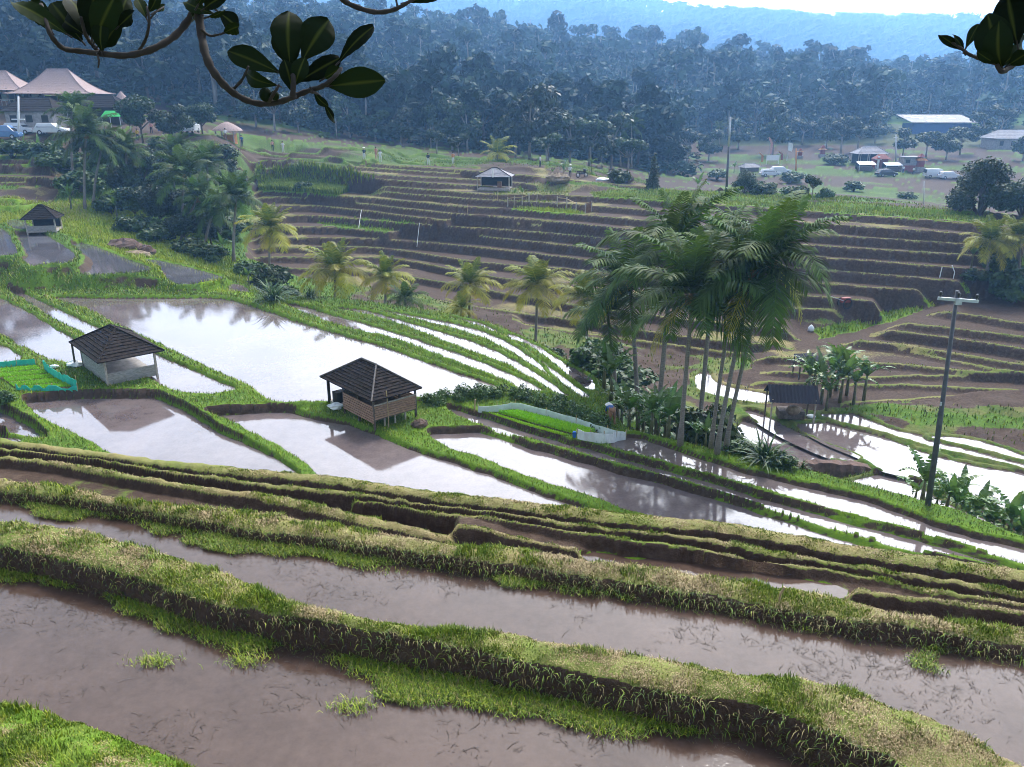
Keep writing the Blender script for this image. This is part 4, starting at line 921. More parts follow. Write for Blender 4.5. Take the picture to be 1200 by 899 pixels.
for i, (px, Y, h, lab) in enumerate([(952, 49, 3.4, 'banana plant with a bent pale leaf at the back of the clump above the shelter'), (968, 46.5, 2.8, 'low banana plant in front of the clump above the shelter'), (980, 49.5, 4.0, 'banana plant at the back of the clump above the shelter'), (1000, 47, 3.2, 'banana plant with yellow green leaves right of the middle of the clump')]):
    banana(lab, at_d(px, 440, Y), h, 390 + i, GC, 9)
for i, (px, Y, h, lab) in enumerate([(716, 35.5, 3.2, 'banana plant with a leaning stem at the left of the palm clump'), (737, 32, 2.6, 'low banana plant beside the dry clod under the palms'), (752, 34.5, 3.4, 'tall banana plant in the middle of the left undergrowth'), (770, 32.5, 3.0, 'banana plant with a drooping torn leaf left of the middle trunk'), (792, 32.5, 3.2, 'banana plant between the middle and the leaning trunks'), (700, 38.5, 2.8, 'banana plant at the outer left edge of the palm undergrowth')]):
    banana(lab, at_d(px, 480, Y), h, 400 + i, GB, 10)
# --- strap leaved clumps
for nm, px, Y, H, n, lab, w in [('spiky_plant', 320, 52.3, 1.9, 130, 'dense clump of dark strap leaves beyond the far corner of the big paddy', .05), ('spiky_plant', 364, 53.0, 1.2, 60, 'smaller strap leaved clump right of the dense one beyond the big paddy', .06),
    ('spiky_plant', 898, 27.6, 1.35, 80, 'dark strap leaved plant on the paddy bank right of the leaning palms', .07), ('spiky_plant', 880, 28.3, 1.0, 50, 'strap leaved plant tucked behind the leaning palm trunks', .08), ('spiky_plant', 1022, 27.9, .72, 60, 'low strap leaved clump between the palms and the utility pole', .07), ('spiky_plant', 940, 26.9, .45, 30, 'tiny grass clump on the bank below the dark earth wall', .07)]:
    spiky(nm, lab, at_d(px, 500, Y), H, int(px), n, 'plant', 'strap leaved clumps', wid=w)
# --- shrubs and trees of the middle distance
protoB = [make_tree('shrub', 'x', 'shrub', 'bush', .075, 1500, 400 + k, 'shrub_leaf', 'bark', crown='foliage', trunk='stem') for k in range(3)]
protoT = [make_tree('broadleaf_tree', 'x', 'tree', kd, .032, 4200, 410 + k, 'tree_leaf', 'bark') for k, kd in enumerate(('round', 'round', 'spread'))]
protoD = [make_tree('broadleaf_tree', 'x', 'tree', kd, .045, 1500, 420 + k, 'tree_leaf', 'pale_bark') for k, kd in enumerate(('round', 'spread', 'tall'))]
protoF = make_tree('broadleaf_tree', 'x', 'tree', 'bush', .030, 7000, 433, 'tree_leaf', 'bark')
protoC = make_tree('conifer', 'x', 'tree', 'cone', .03, 1500, 430, 'tree_leaf', 'bark')
def put(proto, px, Y, h, lab, group=None, wide=1.0, rz=None, sink=.1):
    b = at_d(px, 200, Y); b.z -= sink; return copy_thing(proto, b, random.uniform(0, 6.28) if rz is None else rz, lab, (h * wide, h * wide, h), group)
GS = 'shrubs around the terraces'
for i, (px, Y, h, wd, lab) in enumerate([
    (820, 31.5, 2.6, .9, 'dark leafy shrub between the middle and the leaning palm trunks'), (845, 32, 2.2, 1, 'dark shrub right behind the leaning palm trunks'), (866, 28.6, 1.0, 1.4, 'low dark shrub at the foot of the leaning palms'), (915, 27.3, .8, 1.3, 'low shrub right of the strap leaved plant on the bank'),
    (705, 44, 2.6, 1.4, 'leafy shrub behind the left rear palm trunks'), (735, 43, 2.8, 1.4, 'leafy shrub in the shade behind the palm trunks'), (765, 42, 2.4, 1.5, 'dark shrub behind the middle of the clump'), (790, 41, 2.2, 1.5, 'dark shrub right of the middle rear of the clump'), (680, 46, 2.0, 1.5, 'shrub on the gully bank left of the clump'), (725, 48, 2.2, 1.5, 'shrub on the gully floor behind the clump'), (775, 39, 2.0, 1.4, 'low shrub between the trunks of the clump'), (752, 37, 2.2, 1.3, 'leafy shrub among the banana plants of the clump'), (690, 40, 2.4, 1.2, 'dark shrub under the left fronds of the clump'), (716, 41, 3.0, 1.2, 'tall dark shrub filling the left rear of the clump'), (760, 40, 3.2, 1.2, 'dark shrub behind the banana plants of the clump'), (660, 51, 1.5, 1.4, 'dark shrub right of the golden palm that stands apart'),
    (640, 54, 1.5, 1.3, 'dark shrub at the foot of the golden palm that stands apart'), (606, 54, 1.2, 1.5, 'low shrub left of the golden palm that stands apart'), (520, 57, 1.4, 1.4, 'dark shrub between two golden palms'), (498, 57, 1.3, 1.4, 'low dark shrub right of the small green palm'),
    (565, 55, 1.3, 1.3, 'low shrub right of the smallest golden palm'), (425, 58, 1.2, 1.4, 'low shrub between the first golden palms'), (315, 62, 2.9, 1.0, 'tall dark shrub under the solitary golden palm'), (335, 60, 1.6, 1.2, 'dark shrub right below the solitary golden palm'),
    (357, 105, 1.6, 1.2, 'round dark shrub standing in the bright green crop patch'), (935, 92, 1.9, 1.4, 'low dark shrub on the crest left of the small open tree'), (967, 91, 1.6, 1.1, 'low dark shrub on the crest right of the small open tree'), (898, 96, 2.0, 1.5, 'dark shrub on the crest behind the two walkers'),
    (845, 110, 2.6, 1.6, 'dark low shrub behind the crest near the distant pole'), (726, 104, 2.2, 1.3, 'dark shrub beside the heap on the crest'), (1186, 64, 3.0, 1.1, 'leafy yellow green shrub at the right end of the crest'), (1168, 67, 2.4, 1.2, 'shrub at the foot of the round tree on the right'),
    (1188, 25.6, .9, 1.5, 'bright green shrub at the right end of the banana row'), (1150, 26.6, .8, 1.5, 'low shrub under the bananas beyond the pole'), (1120, 26.9, .7, 1.5, 'low shrub right of the foot of the pole'),
    (70, 100, 3, 1.6, 'dark shrub below the left car park'), (50, 104, 2.8, 1.5, 'rounded shrub above the stepped terraces on the left'), (15, 104, 2.6, 1.5, 'leafy shrub at the left edge above the terraces'), (120, 96, 3.5, 1.3, 'dark shrub behind the grove palms'), (150, 78, 2.0, 1.5, 'low dark shrub along the front of the grove'),
    (185, 76, 2.2, 1.5, 'shrub in the shade along the front of the grove'), (222, 73, 1.9, 1.6, 'low shrub in front of the pale leaning trunks'), (250, 72, 1.8, 1.6, 'shrub at the right end of the grove front'), (290, 69, 1.8, 1.4, 'shrub between the grove and the golden palm'), (1160, 69, 2.0, 1.4, 'leafy shrub below the golden palms on the right bank'), (1180, 66, 2.2, 1.4, 'dark shrub right below the golden palms on the right bank'), (1140, 66, 1.4, 1.5, 'low shrub at the right end of the terrace steps'), (95, 92, 3.0, 1.5, 'dark shrub at the foot of the pale trunked palm'), (270, 84, 2.6, 1.5, 'dark shrub on the right flank of the grove'), (280, 96, 2.4, 1.5, 'dark shrub on the slope below the kiosk'), (262, 110, 2.4, 1.5, 'shrub close below the kiosk'), (200, 108, 2.6, 1.6, 'shrub on the rise below the white car'), (140, 104, 2.8, 1.5, 'shrub below the green canopy'), (235, 104, 2.4, 1.6, 'shrub on the upper slope between car and kiosk'), (178, 79, 2.2, 1.5, 'dense dark shrub in the lower grove'), (130, 86, 2.4, 1.5, 'dark shrub between the left grove trunks'), (4, 33.0, .8, 1.1, 'rounded dark green shrub at the left edge beside the netted seed bed')]):
    put(protoB[i % 3], px, Y, h, lab, GS, wd)
GT = 'dark trees of the left grove'
for i, (px, Y, h, wd, lab) in enumerate([(172, 90, 6.5, .9, 'largest dark tree in the heart of the left grove'), (190, 82, 5.5, .9, 'dark tree at the front of the left grove'), (150, 92, 5.5, .9, 'dark tree behind the yellow fronded palm'), (205, 84, 5.5, 1, 'dark tree left of the grey fronded palm'),
    (235, 84, 5.0, 1, 'dark tree behind the leaning pale trunks'), (168, 112, 7.2, 1.0, 'round dark tree right of the green canopy'), (207, 113, 5.6, 1.1, 'rounded tree left of the white car on the rise'), (238, 118, 5.2, 1.1, 'rounded tree right of the white car on the rise'), (255, 88, 5.2, 1, 'dark tree below the kiosk'), (128, 97, 5.5, .9, 'dark tree behind the left grove palms'),
    (270, 100, 4.6, 1.1, 'dark tree at the right flank of the grove below the kiosk'), (222, 96, 5.0, 1.1, 'dark tree high in the grove below the white car'), (188, 100, 5.0, 1.1, 'dark tree in the upper middle of the grove'), (160, 84, 4.6, 1.1, 'small dark tree at the lower left of the grove'), (248, 80, 4.4, 1.1, 'small dark tree right of the leaning pale trunks'), (218, 77, 3.8, 1.1, 'low dark tree at the front of the grove'), (100, 104, 4.5, 1.2, 'dark tree above the left stepped terraces')]):
    put(protoT[i % 2], px, Y, h, lab, GT, wd)
GE = 'trees on the terrace crest'
put(protoF, 1147, 79, 6.6, 'large round dark green tree at the right end of the brown terraces', GE, .9)
put(protoF, 1198, 77, 4.6, 'dark tree at the frame edge beside the large round one', GE, 1.0)
put(protoF, 872, 98, 3.4, 'small dense dark tree right of the distant pole', GE, .85)
put(protoD[1], 951, 91.5, 3.0, 'small open tree with a bare stem standing on the crest', GE, .8)
put(protoC, 765, 101, 4.6, 'pointed dark conifer on the crest', None, 1.2)
GF = 'trees behind the terrace crest'
for i, (px, Y, h, wd, k, lab) in enumerate([
    (410, 158, 8, 1, 0, 'rounded tree at the left behind the crest path'), (440, 156, 6, 1.2, 1, 'low spreading tree behind the white statues'), (470, 152, 7, 1.1, 0, 'rounded tree right of the white statues'), (505, 150, 8, .9, 2, 'slim tree in the gap of the green clearing'), (512, 134, 4.2, 1, 1, 'pale thin crowned tree beside the crest path'),
    (537, 132, 4.0, 1.1, 1, 'pale bare looking tree left of the yellow green palm'), (530, 150, 9.5, 1, 0, 'dark tall tree left of the yellow green palm'), (548, 148, 9, 1, 0, 'dark tree behind the yellow green palm'), (620, 140, 12.5, 1, 0, 'largest dark tree behind the terrace top hut'), (604, 142, 11, .9, 0, 'dark tree just right of the yellow green palm'),
    (642, 145, 11, 1, 1, 'broad dark tree right of the largest one behind the crest'), (668, 140, 9, 1.1, 0, 'rounded tree behind the walker on the crest'), (690, 142, 8.5, 1.1, 1, 'spreading tree behind the motorbike'), (716, 146, 10, 1, 0, 'grey green tree below the pair of far palms'), (735, 138, 6.5, 1.1, 1, 'open tree left of the conifer'), (705, 132, 4.0, 1, 2, 'small leafless looking tree on the crest'),
    (395, 152, 6, 1, 2, 'slim tree at the left end of the crest path'), (350, 150, 7.5, 1.1, 0, 'tree right of the kiosk at the foot of the forest'), (322, 146, 7, 1, 1, 'spreading tree nearest the kiosk'), (300, 150, 9, 1, 0, 'dark tree behind the kiosk'), (640, 126, 5, 1.2, 1, 'low tree close behind the crest hut')]):
    put(protoD[k], px, Y, h, lab, GF, wd)
GV = 'trees scattered over the far valley'
rv = random.Random(31)
for i, (px, Y, h, wd, lab) in enumerate([(905, 215, 14, .9, 'tall dark tree behind the pink banner in the valley'), (985, 212, 10, 1, 'broad tree between the shrines and the grey pavilion'), (968, 225, 9, 1, 'tree behind the right red shrine'), (1005, 215, 8, 1.1, 'tree left of the grey pavilion'), (1058, 205, 7, 1.1, 'tree right of the grey pavilion'), (1085, 200, 6.5, 1.2, 'tree behind the row of shops'), (1108, 196, 8, 1.1, 'tree right of the shops'),
    (1125, 205, 7, 1.2, 'tree in front of the blue walled shed'), (1150, 225, 9, 1.1, 'tree right of the blue walled shed'), (1172, 240, 10, 1, 'tree above the grey roofed house'), (830, 205, 8, 1.1, 'tree at the left edge of the valley fields'), (805, 200, 9, 1, 'tree at the far left of the valley'), (865, 232, 9, 1.1, 'tree behind the little shed in the valley'), (940, 236, 8, 1.2, 'tree behind the left red shrine'), (1025, 235, 9, 1.1, 'tree on the slope above the grey pavilion'), (792, 175, 6, 1.2, 'tree at the near left edge of the valley'), (1198, 190, 7, 1.2, 'tree at the right frame edge in the valley')]):
    put(protoD[i % 2], px, Y, h, lab, GV, wd)
for i, (px, Y, h, wd, lab) in enumerate([(1140, 150, 2.6, 1.8, 'bush in the dark fields behind the round tree'), (1000, 145, 2.2, 1.8, 'bush in the far dark fields at the middle right'), (1062, 135, 1.6, 1.8, 'low bush in the far dark fields near the thin grey pole'), (925, 160, 2.4, 1.8, 'bush in the far fields beyond the white cars'), (840, 165, 2.4, 1.8, 'bush in the far fields left of the little shed'), (978, 190, 3, 1.8, 'bush left of the grey pavilion')]):
    put(protoB[i % 3], px, Y, h, lab, 'bushes in the far fields', wd)
# --- hedge on the bank above the netted seedling bed
def hedge():
    r = random.Random(8); blobs = []; base = hit(600, 478)
    top = smooth_line([(505, 475), (548, 468), (590, 466), (640, 477), (690, 497), (703, 505)], 6)
    for x, y in top:
        p = hit(x, y)
        for k in range(2): blobs.append((p.x - base.x + r.uniform(-.3, .3), p.y - base.y + r.uniform(-.2, .5), p.z - base.z + r.uniform(.05, .32), r.uniform(.22, .38)))
    V, q, tn = crown_np(blobs, 9000, .075, 5)
    o = link('hedge', mesh_np('hedge', V, q, None, dict(tone=np.clip(tn + .15, 0, 1))), 'shrub_leaf', None, base); tag(o, 'low leafy green hedge along the bank behind the white netted seedling bed', 'hedge')
hedge()
# --- the wooded ridge: the nearest trees one by one, the rest as one wood
def forest():
    r = random.Random(12); spots = []; cell = {}
    for i in range(60000):
        px = r.uniform(-120, 1320); Y = math.sqrt(r.uniform(150 ** 2, 520 ** 2)); p = at_y(px, 150, Y)
        lo = 148 if px < 300 else 150 if px < 560 else 150 if px < 790 else 242
        if px > 385 and px < 570 and 200 < Y < 258: continue           # the green clearing
        if Y < lo + 18 * vnoise(np.array([px / 40.]), np.array([0.]), 3)[0]: continue
        if px < 120 and Y < 158: continue
        if px > 1000 and 262 < Y < 305 and vnoise(np.array([px / 50.]), np.array([Y / 20.]), 5)[0] > .42: continue
        if 1035 < px < 1150 and Y < 300: continue
        D = 3.6 + .010 * Y; kx, ky = int(p[0] // 9), int(Y // 9)
        if any((p[0] - q[0]) ** 2 + (p[1] - q[1]) ** 2 < D * D for a in (-1, 0, 1) for b in (-1, 0, 1) for q in cell.get((kx + a, ky + b), ())): continue
        spots.append((p[0], Y, px)); cell.setdefault((kx, ky), []).append((p[0], Y))
        if len(spots) > 3300: break
    spots.sort(key=lambda s: s[1]); inv = [s for s in spots if -20 < s[2] < 1220]; iset = set(inv[:285]); rest = [s for s in spots if s not in iset]
    pr = [make_tree('forest_tree', 'tall tree standing along the near edge of the wooded ridge', 'tree', kd, .07, 700, 500 + k, 'forest_leaf', 'pale_bark' if kd == 'tall' else 'bark', 'trees along the near edge of the wooded ridge') for k, kd in enumerate(('round', 'tall', 'round', 'tall', 'spread'))]
    for x, y, px in inv[:285]:
        k = r.choice((0, 0, 1, 2, 2, 3, 4)); h = r.uniform(9, 17) * (1.15 if k in (1, 3) else .95); copy_thing(pr[k], (x, y, ground_z(x, y) - .3), r.uniform(0, 6.28), None, (h * r.uniform(.85, 1.2),) * 2 + (h,))
    for q in pr:
        for c in list(q.children): bpy.data.objects.remove(c)
        bpy.data.objects.remove(q)
    protos = [tree_protos(kd, sz, nq, 520 + k) for k, (kd, sz, nq) in enumerate((('round', .085, 210), ('tall', .06, 190), ('round', .11, 150), ('tall', .075, 150), ('spread', .08, 210), ('cone', .07, 180)))]
    PV = []; PQ = []; PT = []; pn = 0
    for q in range(13):
        V, Q4, T3, tn = frond_arrays(.27, (1.2, .8, .45, .1)[q % 4], 1.4, 7, .12, 900 + q, .3, .7, .25); c, s_ = math.cos(q * 2.4), math.sin(q * 2.4)
        PV.append(np.stack([V[:, 0] * c - V[:, 1] * s_, V[:, 0] * s_ + V[:, 1] * c, V[:, 2] + .78], -1)); PQ.append(Q4 + pn); PT.append(tn); pn += len(V)
    protos.append((MB().tube([(0, 0, -.03), (.02, 0, .4), (0, 0, .78)], [.016, .012, .010], 5), (np.concatenate(PV), np.concatenate(PQ), np.concatenate(PT))))
    tm = []
    for m, _ in protos:
        me = m.mesh('t'); V = np.array(m.v); Qd = np.array([f for f in m.f if len(f) == 4]); bpy.data.meshes.remove(me); tm.append((V, Qd))
    VV = []; QQ = []; TT = []; n = 0; V2 = []; Q2 = []; n2 = 0
    for x, y, px in rest:
        k = r.choice((0, 0, 1, 1, 2, 2, 3, 4, 4, 5, 6, 6)); h = r.uniform(8, 20) * (1.15 if k in (1, 3) else .8 if k == 6 else 1); a = r.uniform(0, 6.28); w = h * r.uniform(.85, 1.25); c, s = math.cos(a), math.sin(a); z = ground_z(x, y) - .3
        V, q, t = protos[k][1]; t = np.clip(t + r.uniform(-.35, .55), 0, 1)
        VV.append(np.stack([x + (V[:, 0] * c - V[:, 1] * s) * w, y + (V[:, 0] * s + V[:, 1] * c) * w, z + V[:, 2] * h], -1)); QQ.append(q + n); TT.append(t); n += len(V)
        V, q = tm[k]; V2.append(np.stack([x + (V[:, 0] * c - V[:, 1] * s) * w, y + (V[:, 0] * s + V[:, 1] * c) * w, z + V[:, 2] * h], -1)); Q2.append(q + n2); n2 += len(V)
    ub, (UV, UQ, UT) = tree_protos('bush', .11, 110, 540)
    for i, (x, y, px) in enumerate(spots[:1100]):
        for _ in range(2):
            h = r.uniform(2.5, 5.5); a = r.uniform(0, 6.28); c, s = math.cos(a), math.sin(a); xx, yy = x + r.uniform(-4, 4), y + r.uniform(-5, 3); z = ground_z(xx, yy) - .4
            VV.append(np.stack([xx + (UV[:, 0] * c - UV[:, 1] * s) * h * 1.5, yy + (UV[:, 0] * s + UV[:, 1] * c) * h * 1.5, z + UV[:, 2] * h], -1)); QQ.append(UQ + n); TT.append(np.clip(UT + r.uniform(-.2, .35), 0, 1)); n += len(UV)
    nleaf = n
    me = mesh_np('forest', np.concatenate(VV + V2), np.concatenate(QQ + [q + nleaf for q in Q2]), None, dict(tone=np.concatenate(TT + [np.zeros(n2)])))
    me.materials.append(MATS['forest_leaf']); me.materials.append(MATS['pale_bark'])
    mi = np.zeros(len(me.polygons), np.int32); mi[sum(len(q) for q in QQ):] = 1; me.polygons.foreach_set('material_index', mi)
    stuff(link('forest', me))
    # the wood on the far pale slope: coarse crowns
    P = []
    for i in range(5200):
        px = r.uniform(-150, 1350); Y = r.uniform(900, 2050); p = at_y(px, 100, Y); P.append((p[0], Y, ground_z(p[0], Y), r.uniform(7, 17)))
    P = np.array(P); V, q, t = crown_np([(0, 0, 1, 1), (.4, .3, 1.5, .7)], 26, .55, 77); nv = len(V)
    VV = (P[:, None, :3] + V[None] * P[:, None, 3:4]).reshape(-1, 3); QQ = (np.arange(len(P))[:, None, None] * nv + q[None]).reshape(-1, 4)
    stuff(link('far_forest', mesh_np('far_forest', VV, QQ, None, dict(tone=np.clip(np.repeat(np.random.default_rng(3).uniform(-.2, .3, len(P)), nv) + np.tile(t, len(P)), 0, 1))), 'forest_leaf'))
forest()
for q in protoB + protoT + protoD + [protoC, protoF]:
    for c in list(q.children): bpy.data.objects.remove(c)
    bpy.data.objects.remove(q)
# ================================================================= BUILDINGS AND SMALL THINGS
simple('shingle', (.036, .028, .025), (.007, .006, .006), 7, .9, .8, .04, spec=.08, stretch=(1, 1, 1))
simple('thatch', (.36, .27, .25), (.20, .145, .135), 3, .95, .6, .06, stretch=(3, 3, .6))
simple('pale_ridge', (.15, .135, .125), (.06, .05, .048), 10, .9, .4, .02)
simple('white_board', (.40, .38, .355), (.13, .12, .11), 5, .8, .4, .01, stretch=(1, 1, 9))
simple('pink_plank', (.44, .275, .19), (.17, .095, .065), 5, .85, .5, .015, stretch=(1, 1, 8))
simple('old_wood', (.15, .12, .10), (.05, .04, .035), 7, .85, .5, .01)
simple('pale_wood', (.46, .41, .35), (.25, .21, .17), 7, .8, .3, .01)
simple('bamboo', (.45, .34, .18), (.24, .17, .09), 8, .6, .2, .005)
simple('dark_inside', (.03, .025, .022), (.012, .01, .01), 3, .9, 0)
simple('corrugated', (.022, .022, .030), (.010, .010, .014), 3, .8, .3, .02, spec=.06, stretch=(12, 1, 1))
simple('grey_roof', (.26, .25, .27), (.14, .14, .155), 2, .7, .3, .02)
simple('concrete', (.33, .31, .29), (.17, .155, .145), 3, .9, .4, .02)
simple('steel_pole', (.085, .088, .098), (.045, .046, .052), 5, .55, .2, .004)
simple('galvanised', (.52, .53, .56), (.34, .35, .38), 6, .5, .1, .003, metallic=.2)
simple('porcelain', (.05, .045, .045), (.03, .028, .028), 6, .3, 0)
simple('white_plastic', (.74, .76, .76), (.52, .55, .56), 2.5, .45, .3, .02, spec=.5)
simple('net_white', (.62, .70, .68), (.46, .54, .52), 3, .6, .3, .02)
simple('net_turquoise', (.05, .55, .42), (.02, .34, .27), 4, .6, .3, .02)
simple('blue_sheet', (.03, .16, .50), (.02, .10, .36), 4, .5, .2, .01)
simple('blue_wall', (.025, .08, .24), (.02, .055, .17), 2, .7, 0)
simple('green_canvas', (.02, .42, .08), (.015, .30, .05), 2, .6, .2, .02)
simple('white_paint', (.78, .78, .77), (.66, .66, .66), 3, .5, 0)
simple('red_paint', (.26, .05, .04), (.16, .03, .025), 3, .6, 0)
simple('orange_paint', (.48, .20, .06), (.34, .13, .04), 3, .6, 0)
simple('yellow_paint', (.70, .48, .08), (.55, .36, .05), 3, .6, 0)
simple('car_white', (.56, .58, .60), (.50, .52, .54), 2, .25, 0, spec=.6)
simple('car_blue', (.10, .20, .38), (.08, .17, .33), 2, .25, 0, spec=.6)
simple('car_dark', (.03, .035, .045), (.02, .025, .03), 2, .25, 0, spec=.6)
simple('glass_dark', (.02, .025, .03), (.015, .018, .022), 2, .1, 0, spec=.6)
simple('rubber', (.02, .02, .02), (.012, .012, .012), 5, .8, 0)
simple('skin', (.30, .17, .11), (.24, .13, .085), 5, .6, 0)
simple('cloth_white', (.70, .69, .67), (.55, .54, .53), 4, .9, .2)
simple('cloth_dark', (.035, .04, .06), (.02, .022, .035), 4, .9, .2)
simple('cloth_blue', (.04, .10, .26), (.025, .06, .17), 4, .9, .2)
simple('cloth_brown', (.26, .14, .08), (.15, .08, .05), 4, .9, .2)
simple('cloth_pink', (.55, .26, .22), (.4, .18, .16), 4, .9, .2)
simple('hair', (.015, .012, .011), (.008, .007, .007), 5, .6, 0)
simple('earth', (.15, .095, .075), (.055, .036, .03), 2.5, .95, .8, .08)
simple('dry_heap', (.30, .23, .15), (.12, .085, .055), 4, .95, .8, .06)
def seed_mat():
    m, nt, b = newmat('seedling'); t = nd(nt, 'ShaderNodeAttribute', attribute_name='tone').outputs['Fac']
    nt.links.new(ramp(nt, t, [(0, (.10, .28, .01)), (.5, (.26, .56, .015)), (1, (.50, .74, .04))]), b.inputs['Base Color']); b.inputs['Roughness'].default_value = .6
seed_mat()
def hip_roof(w, d, z0, z1, ridge, axis='x', n=9, over=.035, sag=0, rough=.016):
    """stepped courses of shingle on four slopes; ridge length along the axis; sag bends the slope inwards like thatch"""
    m = MB(); rx, ry = (ridge / 2, 0) if axis == 'x' else (0, ridge / 2)
    def ring(t, lift=0):
        zz = z0 + (z1 - z0) * (t ** (1 + sag)) + lift; a = w / 2 + (rx - w / 2) * t; b = d / 2 + (ry - d / 2) * t
        return [(-a, -b, zz), (a, -b, zz), (a, b, zz), (-a, b, zz)]
    rj = random.Random(int(w * 100 + d * 7)); seg = 9 if rough else 1
    for k in range(n):
        lo, hi = ring(k / n, over), ring(min(1, (k + 1.0) / n), 0.004); base = ring(k / n, -.01 if k == 0 else -.004)
        for i in range(4):
            j = (i + 1) % 4; L = lambda a, b, t: tuple(a[q] + (b[q] - a[q]) * t for q in range(3))
            for g in range(seg):
                t0, t1 = g / seg, (g + 1) / seg; dz = rj.uniform(-rough, rough) * (.3 if g in (0, seg - 1) else 1); P = [L(lo[i], lo[j], t0), L(lo[i], lo[j], t1)]; P = [(p[0], p[1], p[2] + dz) for p in P]
                m.add([L(base[i], base[j], t0), L(base[i], base[j], t1), P[1], P[0]], [(0, 1, 2, 3)]); m.add([P[0], P[1], L(hi[i], hi[j], t1), L(hi[i], hi[j], t0)], [(0, 1, 2, 3)])
    u = ring(0, -.012); m.add(u, [(3, 2, 1, 0)])
    return m
def ridge_caps(w, d, z0, z1, ridge, axis='x', r=.045, sag=0):
    m = MB(); rx, ry = (ridge / 2, 0) if axis == 'x' else (0, ridge / 2)
    for sx, sy in ((-1, -1), (1, -1), (1, 1), (-1, 1)):
        pts = [(sx * (w / 2 + (rx - w / 2) * t), sy * (d / 2 + (ry - d / 2) * t), z0 + (z1 - z0) * t ** (1 + sag) + .03) for t in np.linspace(0, 1, 7)]; m.tube(pts, r, 5)
    if ridge: m.tube([(-rx, -ry, z1 + .03), (rx, ry, z1 + .03)], r * 1.2, 5)
    return m
def frame_from(Fc, Rc, Lc, ze):
    """eave corners seen in the photograph -> centre, heading, width and depth of the roof"""
    f, r, l = (Vector(at_z(*q, ze)) for q in (Fc, Rc, Lc)); u, v = r - f, l - f
    a = math.atan2(u.y, u.x); a2 = math.atan2(v.y, v.x) - PI / 2; a = (a + a2) / 2
    c = (r + l) / 2; return c, a, u.length, v.length
# ---- hut with white boards
def hut_white():
    c = Vector((-19.26, 37.50)); a, w, d = .733, 3.0, 4.57; g = .58
    t = thing('field_hut', 'open hut with white weathered boards and a dark shingle roof beside the turquoise netted bed', 'hut', (c.x, c.y, g), a)
    rf = hip_roof(w, d, 1.2, 2.2, .8, 'y', 10).build('roof', 'shingle', t); ridge_caps(w, d, 1.2, 2.2, .8, 'y').build('ridge_cap', 'shingle', rf)
    x, y = w / 2 - .38, d / 2 - .38
    for sx in (-1, 1):
        for sy in (-1, 1): MB().bar((sx * x, sy * y, -.2), (sx * x, sy * y, 1.28), .09).build('post', 'pale_wood' if sy < 0 else 'old_wood', t)
    MB().bar((-x - .35, y + .2, -.2), (-x - .3, y + .25, 1.24), .08).build('post', 'old_wood', t)
    MB().box((0, 0, .06), (2 * x, 2 * y, .2)).build('floor', 'concrete', t)
    m = MB(); [m.box((-x, 0, .22 + .15 * k), (.05, 2 * y - .1, .143)) for k in range(6)]; m.build('side_wall', 'white_board', t)
    m = MB(); [m.box((0, -y, .20 + .13 * k), (2 * x - .1, .06, .125)) for k in range(3)]; m.build('front_wall', 'white_board', t)
    m = MB(); [m.box((0, y, .22 + .15 * k), (2 * x - .1, .05, .143)) for k in range(5)]; m.build('back_wall', 'old_wood', t)
    MB().box((-.2, y - .28, .78), (1.2, .5, .5)).build('cupboard', 'dark_inside', t)
    MB().bar((-x, -y, 1.2), (x, -y, 1.2), .08).bar((-x, y, 1.2), (x, y, 1.2), .08).bar((-x, -y, 1.2), (-x, y, 1.2), .08).bar((x, -y, 1.2), (x, y, 1.2), .08).build('eave_beam', 'old_wood', t)
hut_white()
